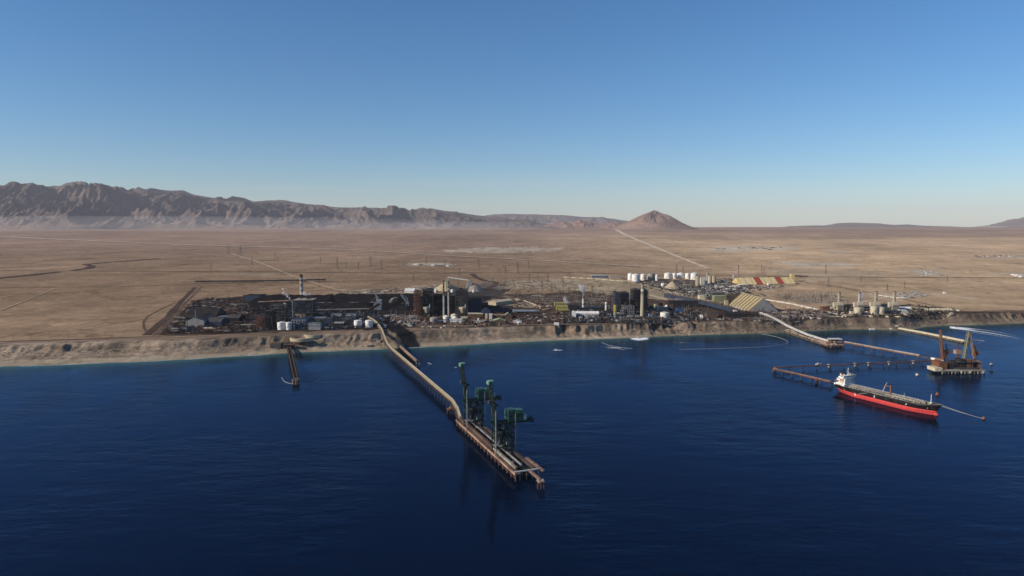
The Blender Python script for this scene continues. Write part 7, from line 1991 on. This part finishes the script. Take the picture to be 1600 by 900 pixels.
# ---------------------------------------------------------------- pylons
def pylon_proto():
    me = {}
    legs = []
    H = 46.0; mb = MB()
    for sx in (-1, 1):
        for sy in (-1, 1):
            mb.beam((sx * 4.2, sy * 4.2, -1), (sx * 1.4, sy * 1.4, 26), .42); mb.beam((sx * 1.4, sy * 1.4, 26), (sx * .5, sy * .5, H), .34)
    for k in range(6):
        z0, z1 = k * 4.6, (k + 1) * 4.6; w0 = 4.2 - 2.8 * z0 / 26; w1 = 4.2 - 2.8 * z1 / 26
        for a, b in (((-w0, -w0, z0), (w1, -w1, z1)), ((w0, -w0, z0), (-w1, -w1, z1)), ((-w0, w0, z0), (-w1, -w1, z1)), ((w0, -w0, z0), (w1, w1, z1))): mb.beam(a, b, .2)
    part_tower = mb
    arms = []
    for z, L_ in ((28, 9), (34, 7.5), (40, 6)):
        m2 = MB(); m2.beam((-L_, 0, z), (L_, 0, z), .4); m2.beam((-L_, 0, z), (0, 0, z + 2.6), .25); m2.beam((L_, 0, z), (0, 0, z + 2.6), .25)
        for sx in (-L_, L_): m2.beam((sx, 0, z), (sx, 0, z - 2), .3)
        arms.append(m2)
    return part_tower, arms
pyl = [(527, 421, 401), (579, 416, 399), (434, 409, 399), (501, 412, 401), (560, 421, 409), (596, 419, 405), (666, 416, 401), (695, 419, 405), (709, 419, 408), (748, 418, 404), (790, 428, 414), (809, 428, 410),
       (826, 420, 407), (827, 441, 427), (841, 439, 426), (847, 453, 436), (856, 441, 426), (862, 457, 441), (880, 452, 433), (889, 461, 447), (718, 431, 417), (430, 406, 395), (541, 419, 408), (357, 397, 383), (376, 400, 383),
       (371, 403, 393), (330, 423, 412), (394, 415, 401), (1057, 430, 413), (1067, 430, 416), (1190, 428, 413), (1193.5, 428, 417), (1290, 428, 412), (1294, 448, 433), (1386, 456, 443), (1413, 451, 440), (925, 460, 446), (646, 440, 428), (770, 448, 434), (803, 449, 437), (1345, 440, 429), (1480, 441, 430)]
tm, am = pylon_proto(); pp = None
pyn = {}; OR2 = ['first', 'second', 'third', 'fourth', 'fifth', 'sixth', 'seventh', 'eighth', 'ninth', 'tenth', 'eleventh', 'twelfth']
pyl.sort(key=lambda q: q[0])
for i, (a, b, t) in enumerate(pyl):
    g, s = spot(a, a, b); H = (b - t) * s
    if pp is None:
        pp = thing('power_pylon', '', 'pylon', g, 0, 'power pylons on the plain'); part(tm, 'lattice_tower', 'steel', pp)
        for m2 in am: part(m2, 'cross_arm', 'steel', pp)
        o = pp
    else: o = copy_tree(pp)
    k_ = H / 46.0; o.scale = (max(k_, .9), max(k_, .9), k_); o.location = g; o.rotation_euler = (0, 0, R(20 + (i * 37) % 30))
    reg = [(440, 'left of the striped chimney'), (605, 'behind the coal yard'), (760, 'behind the twin chimneys'), (835, 'right of the grey stockpile cone'), (900, 'behind the speckled switchyard'), (1100, 'beyond the tank farm'), (1300, 'behind the yellow striped shed'), (1700, 'on the far right plain')]
    rr_n = [r_[1] for r_ in reg if a < r_[0]][0]; pyn[rr_n] = pyn.get(rr_n, 0) + 1
    o['label'] = '%s lattice pylon %s, %s from the left there' % ('tall' if b - t > 14 else 'small', rr_n, OR2[pyn[rr_n] - 1])

# lamp and power poles along the coast road
pr = None; pon = {}
for i in range(34):
    px_ = 20 + i * 29.0; py_ = 531.5 - .0355 * px_ + (.6 if i % 2 else 0)
    g, s = spot(px_, px_, py_)
    if pr is None:
        pr = thing('utility_pole', '', 'pole', g, 0, 'poles along the coast road'); mb = MB(); mb.cyl(0, 0, -1, .35, .25, 13, 6); part(mb, 'post', 'brown', pr); mb = MB(); mb.box(0, 0, 11, 3.2, .3, .3); part(mb, 'cross_arm', 'steel', pr); o = pr
    else: o = copy_tree(pr)
    o.location = g; 
    reg = [(250, 'on the bluff left of the dark yard road'), (460, 'in front of the left yard'), (640, 'in front of the left power station'), (870, 'in front of the middle station'), (2000, 'in front of the right power station')]
    rr_n = [r_[1] for r_ in reg if px_ < r_[0]][0]; pon[rr_n] = pon.get(rr_n, 0) + 1
    o['label'] = 'thin utility pole %s, %s from the left' % (rr_n, OR2[pon[rr_n] - 1])
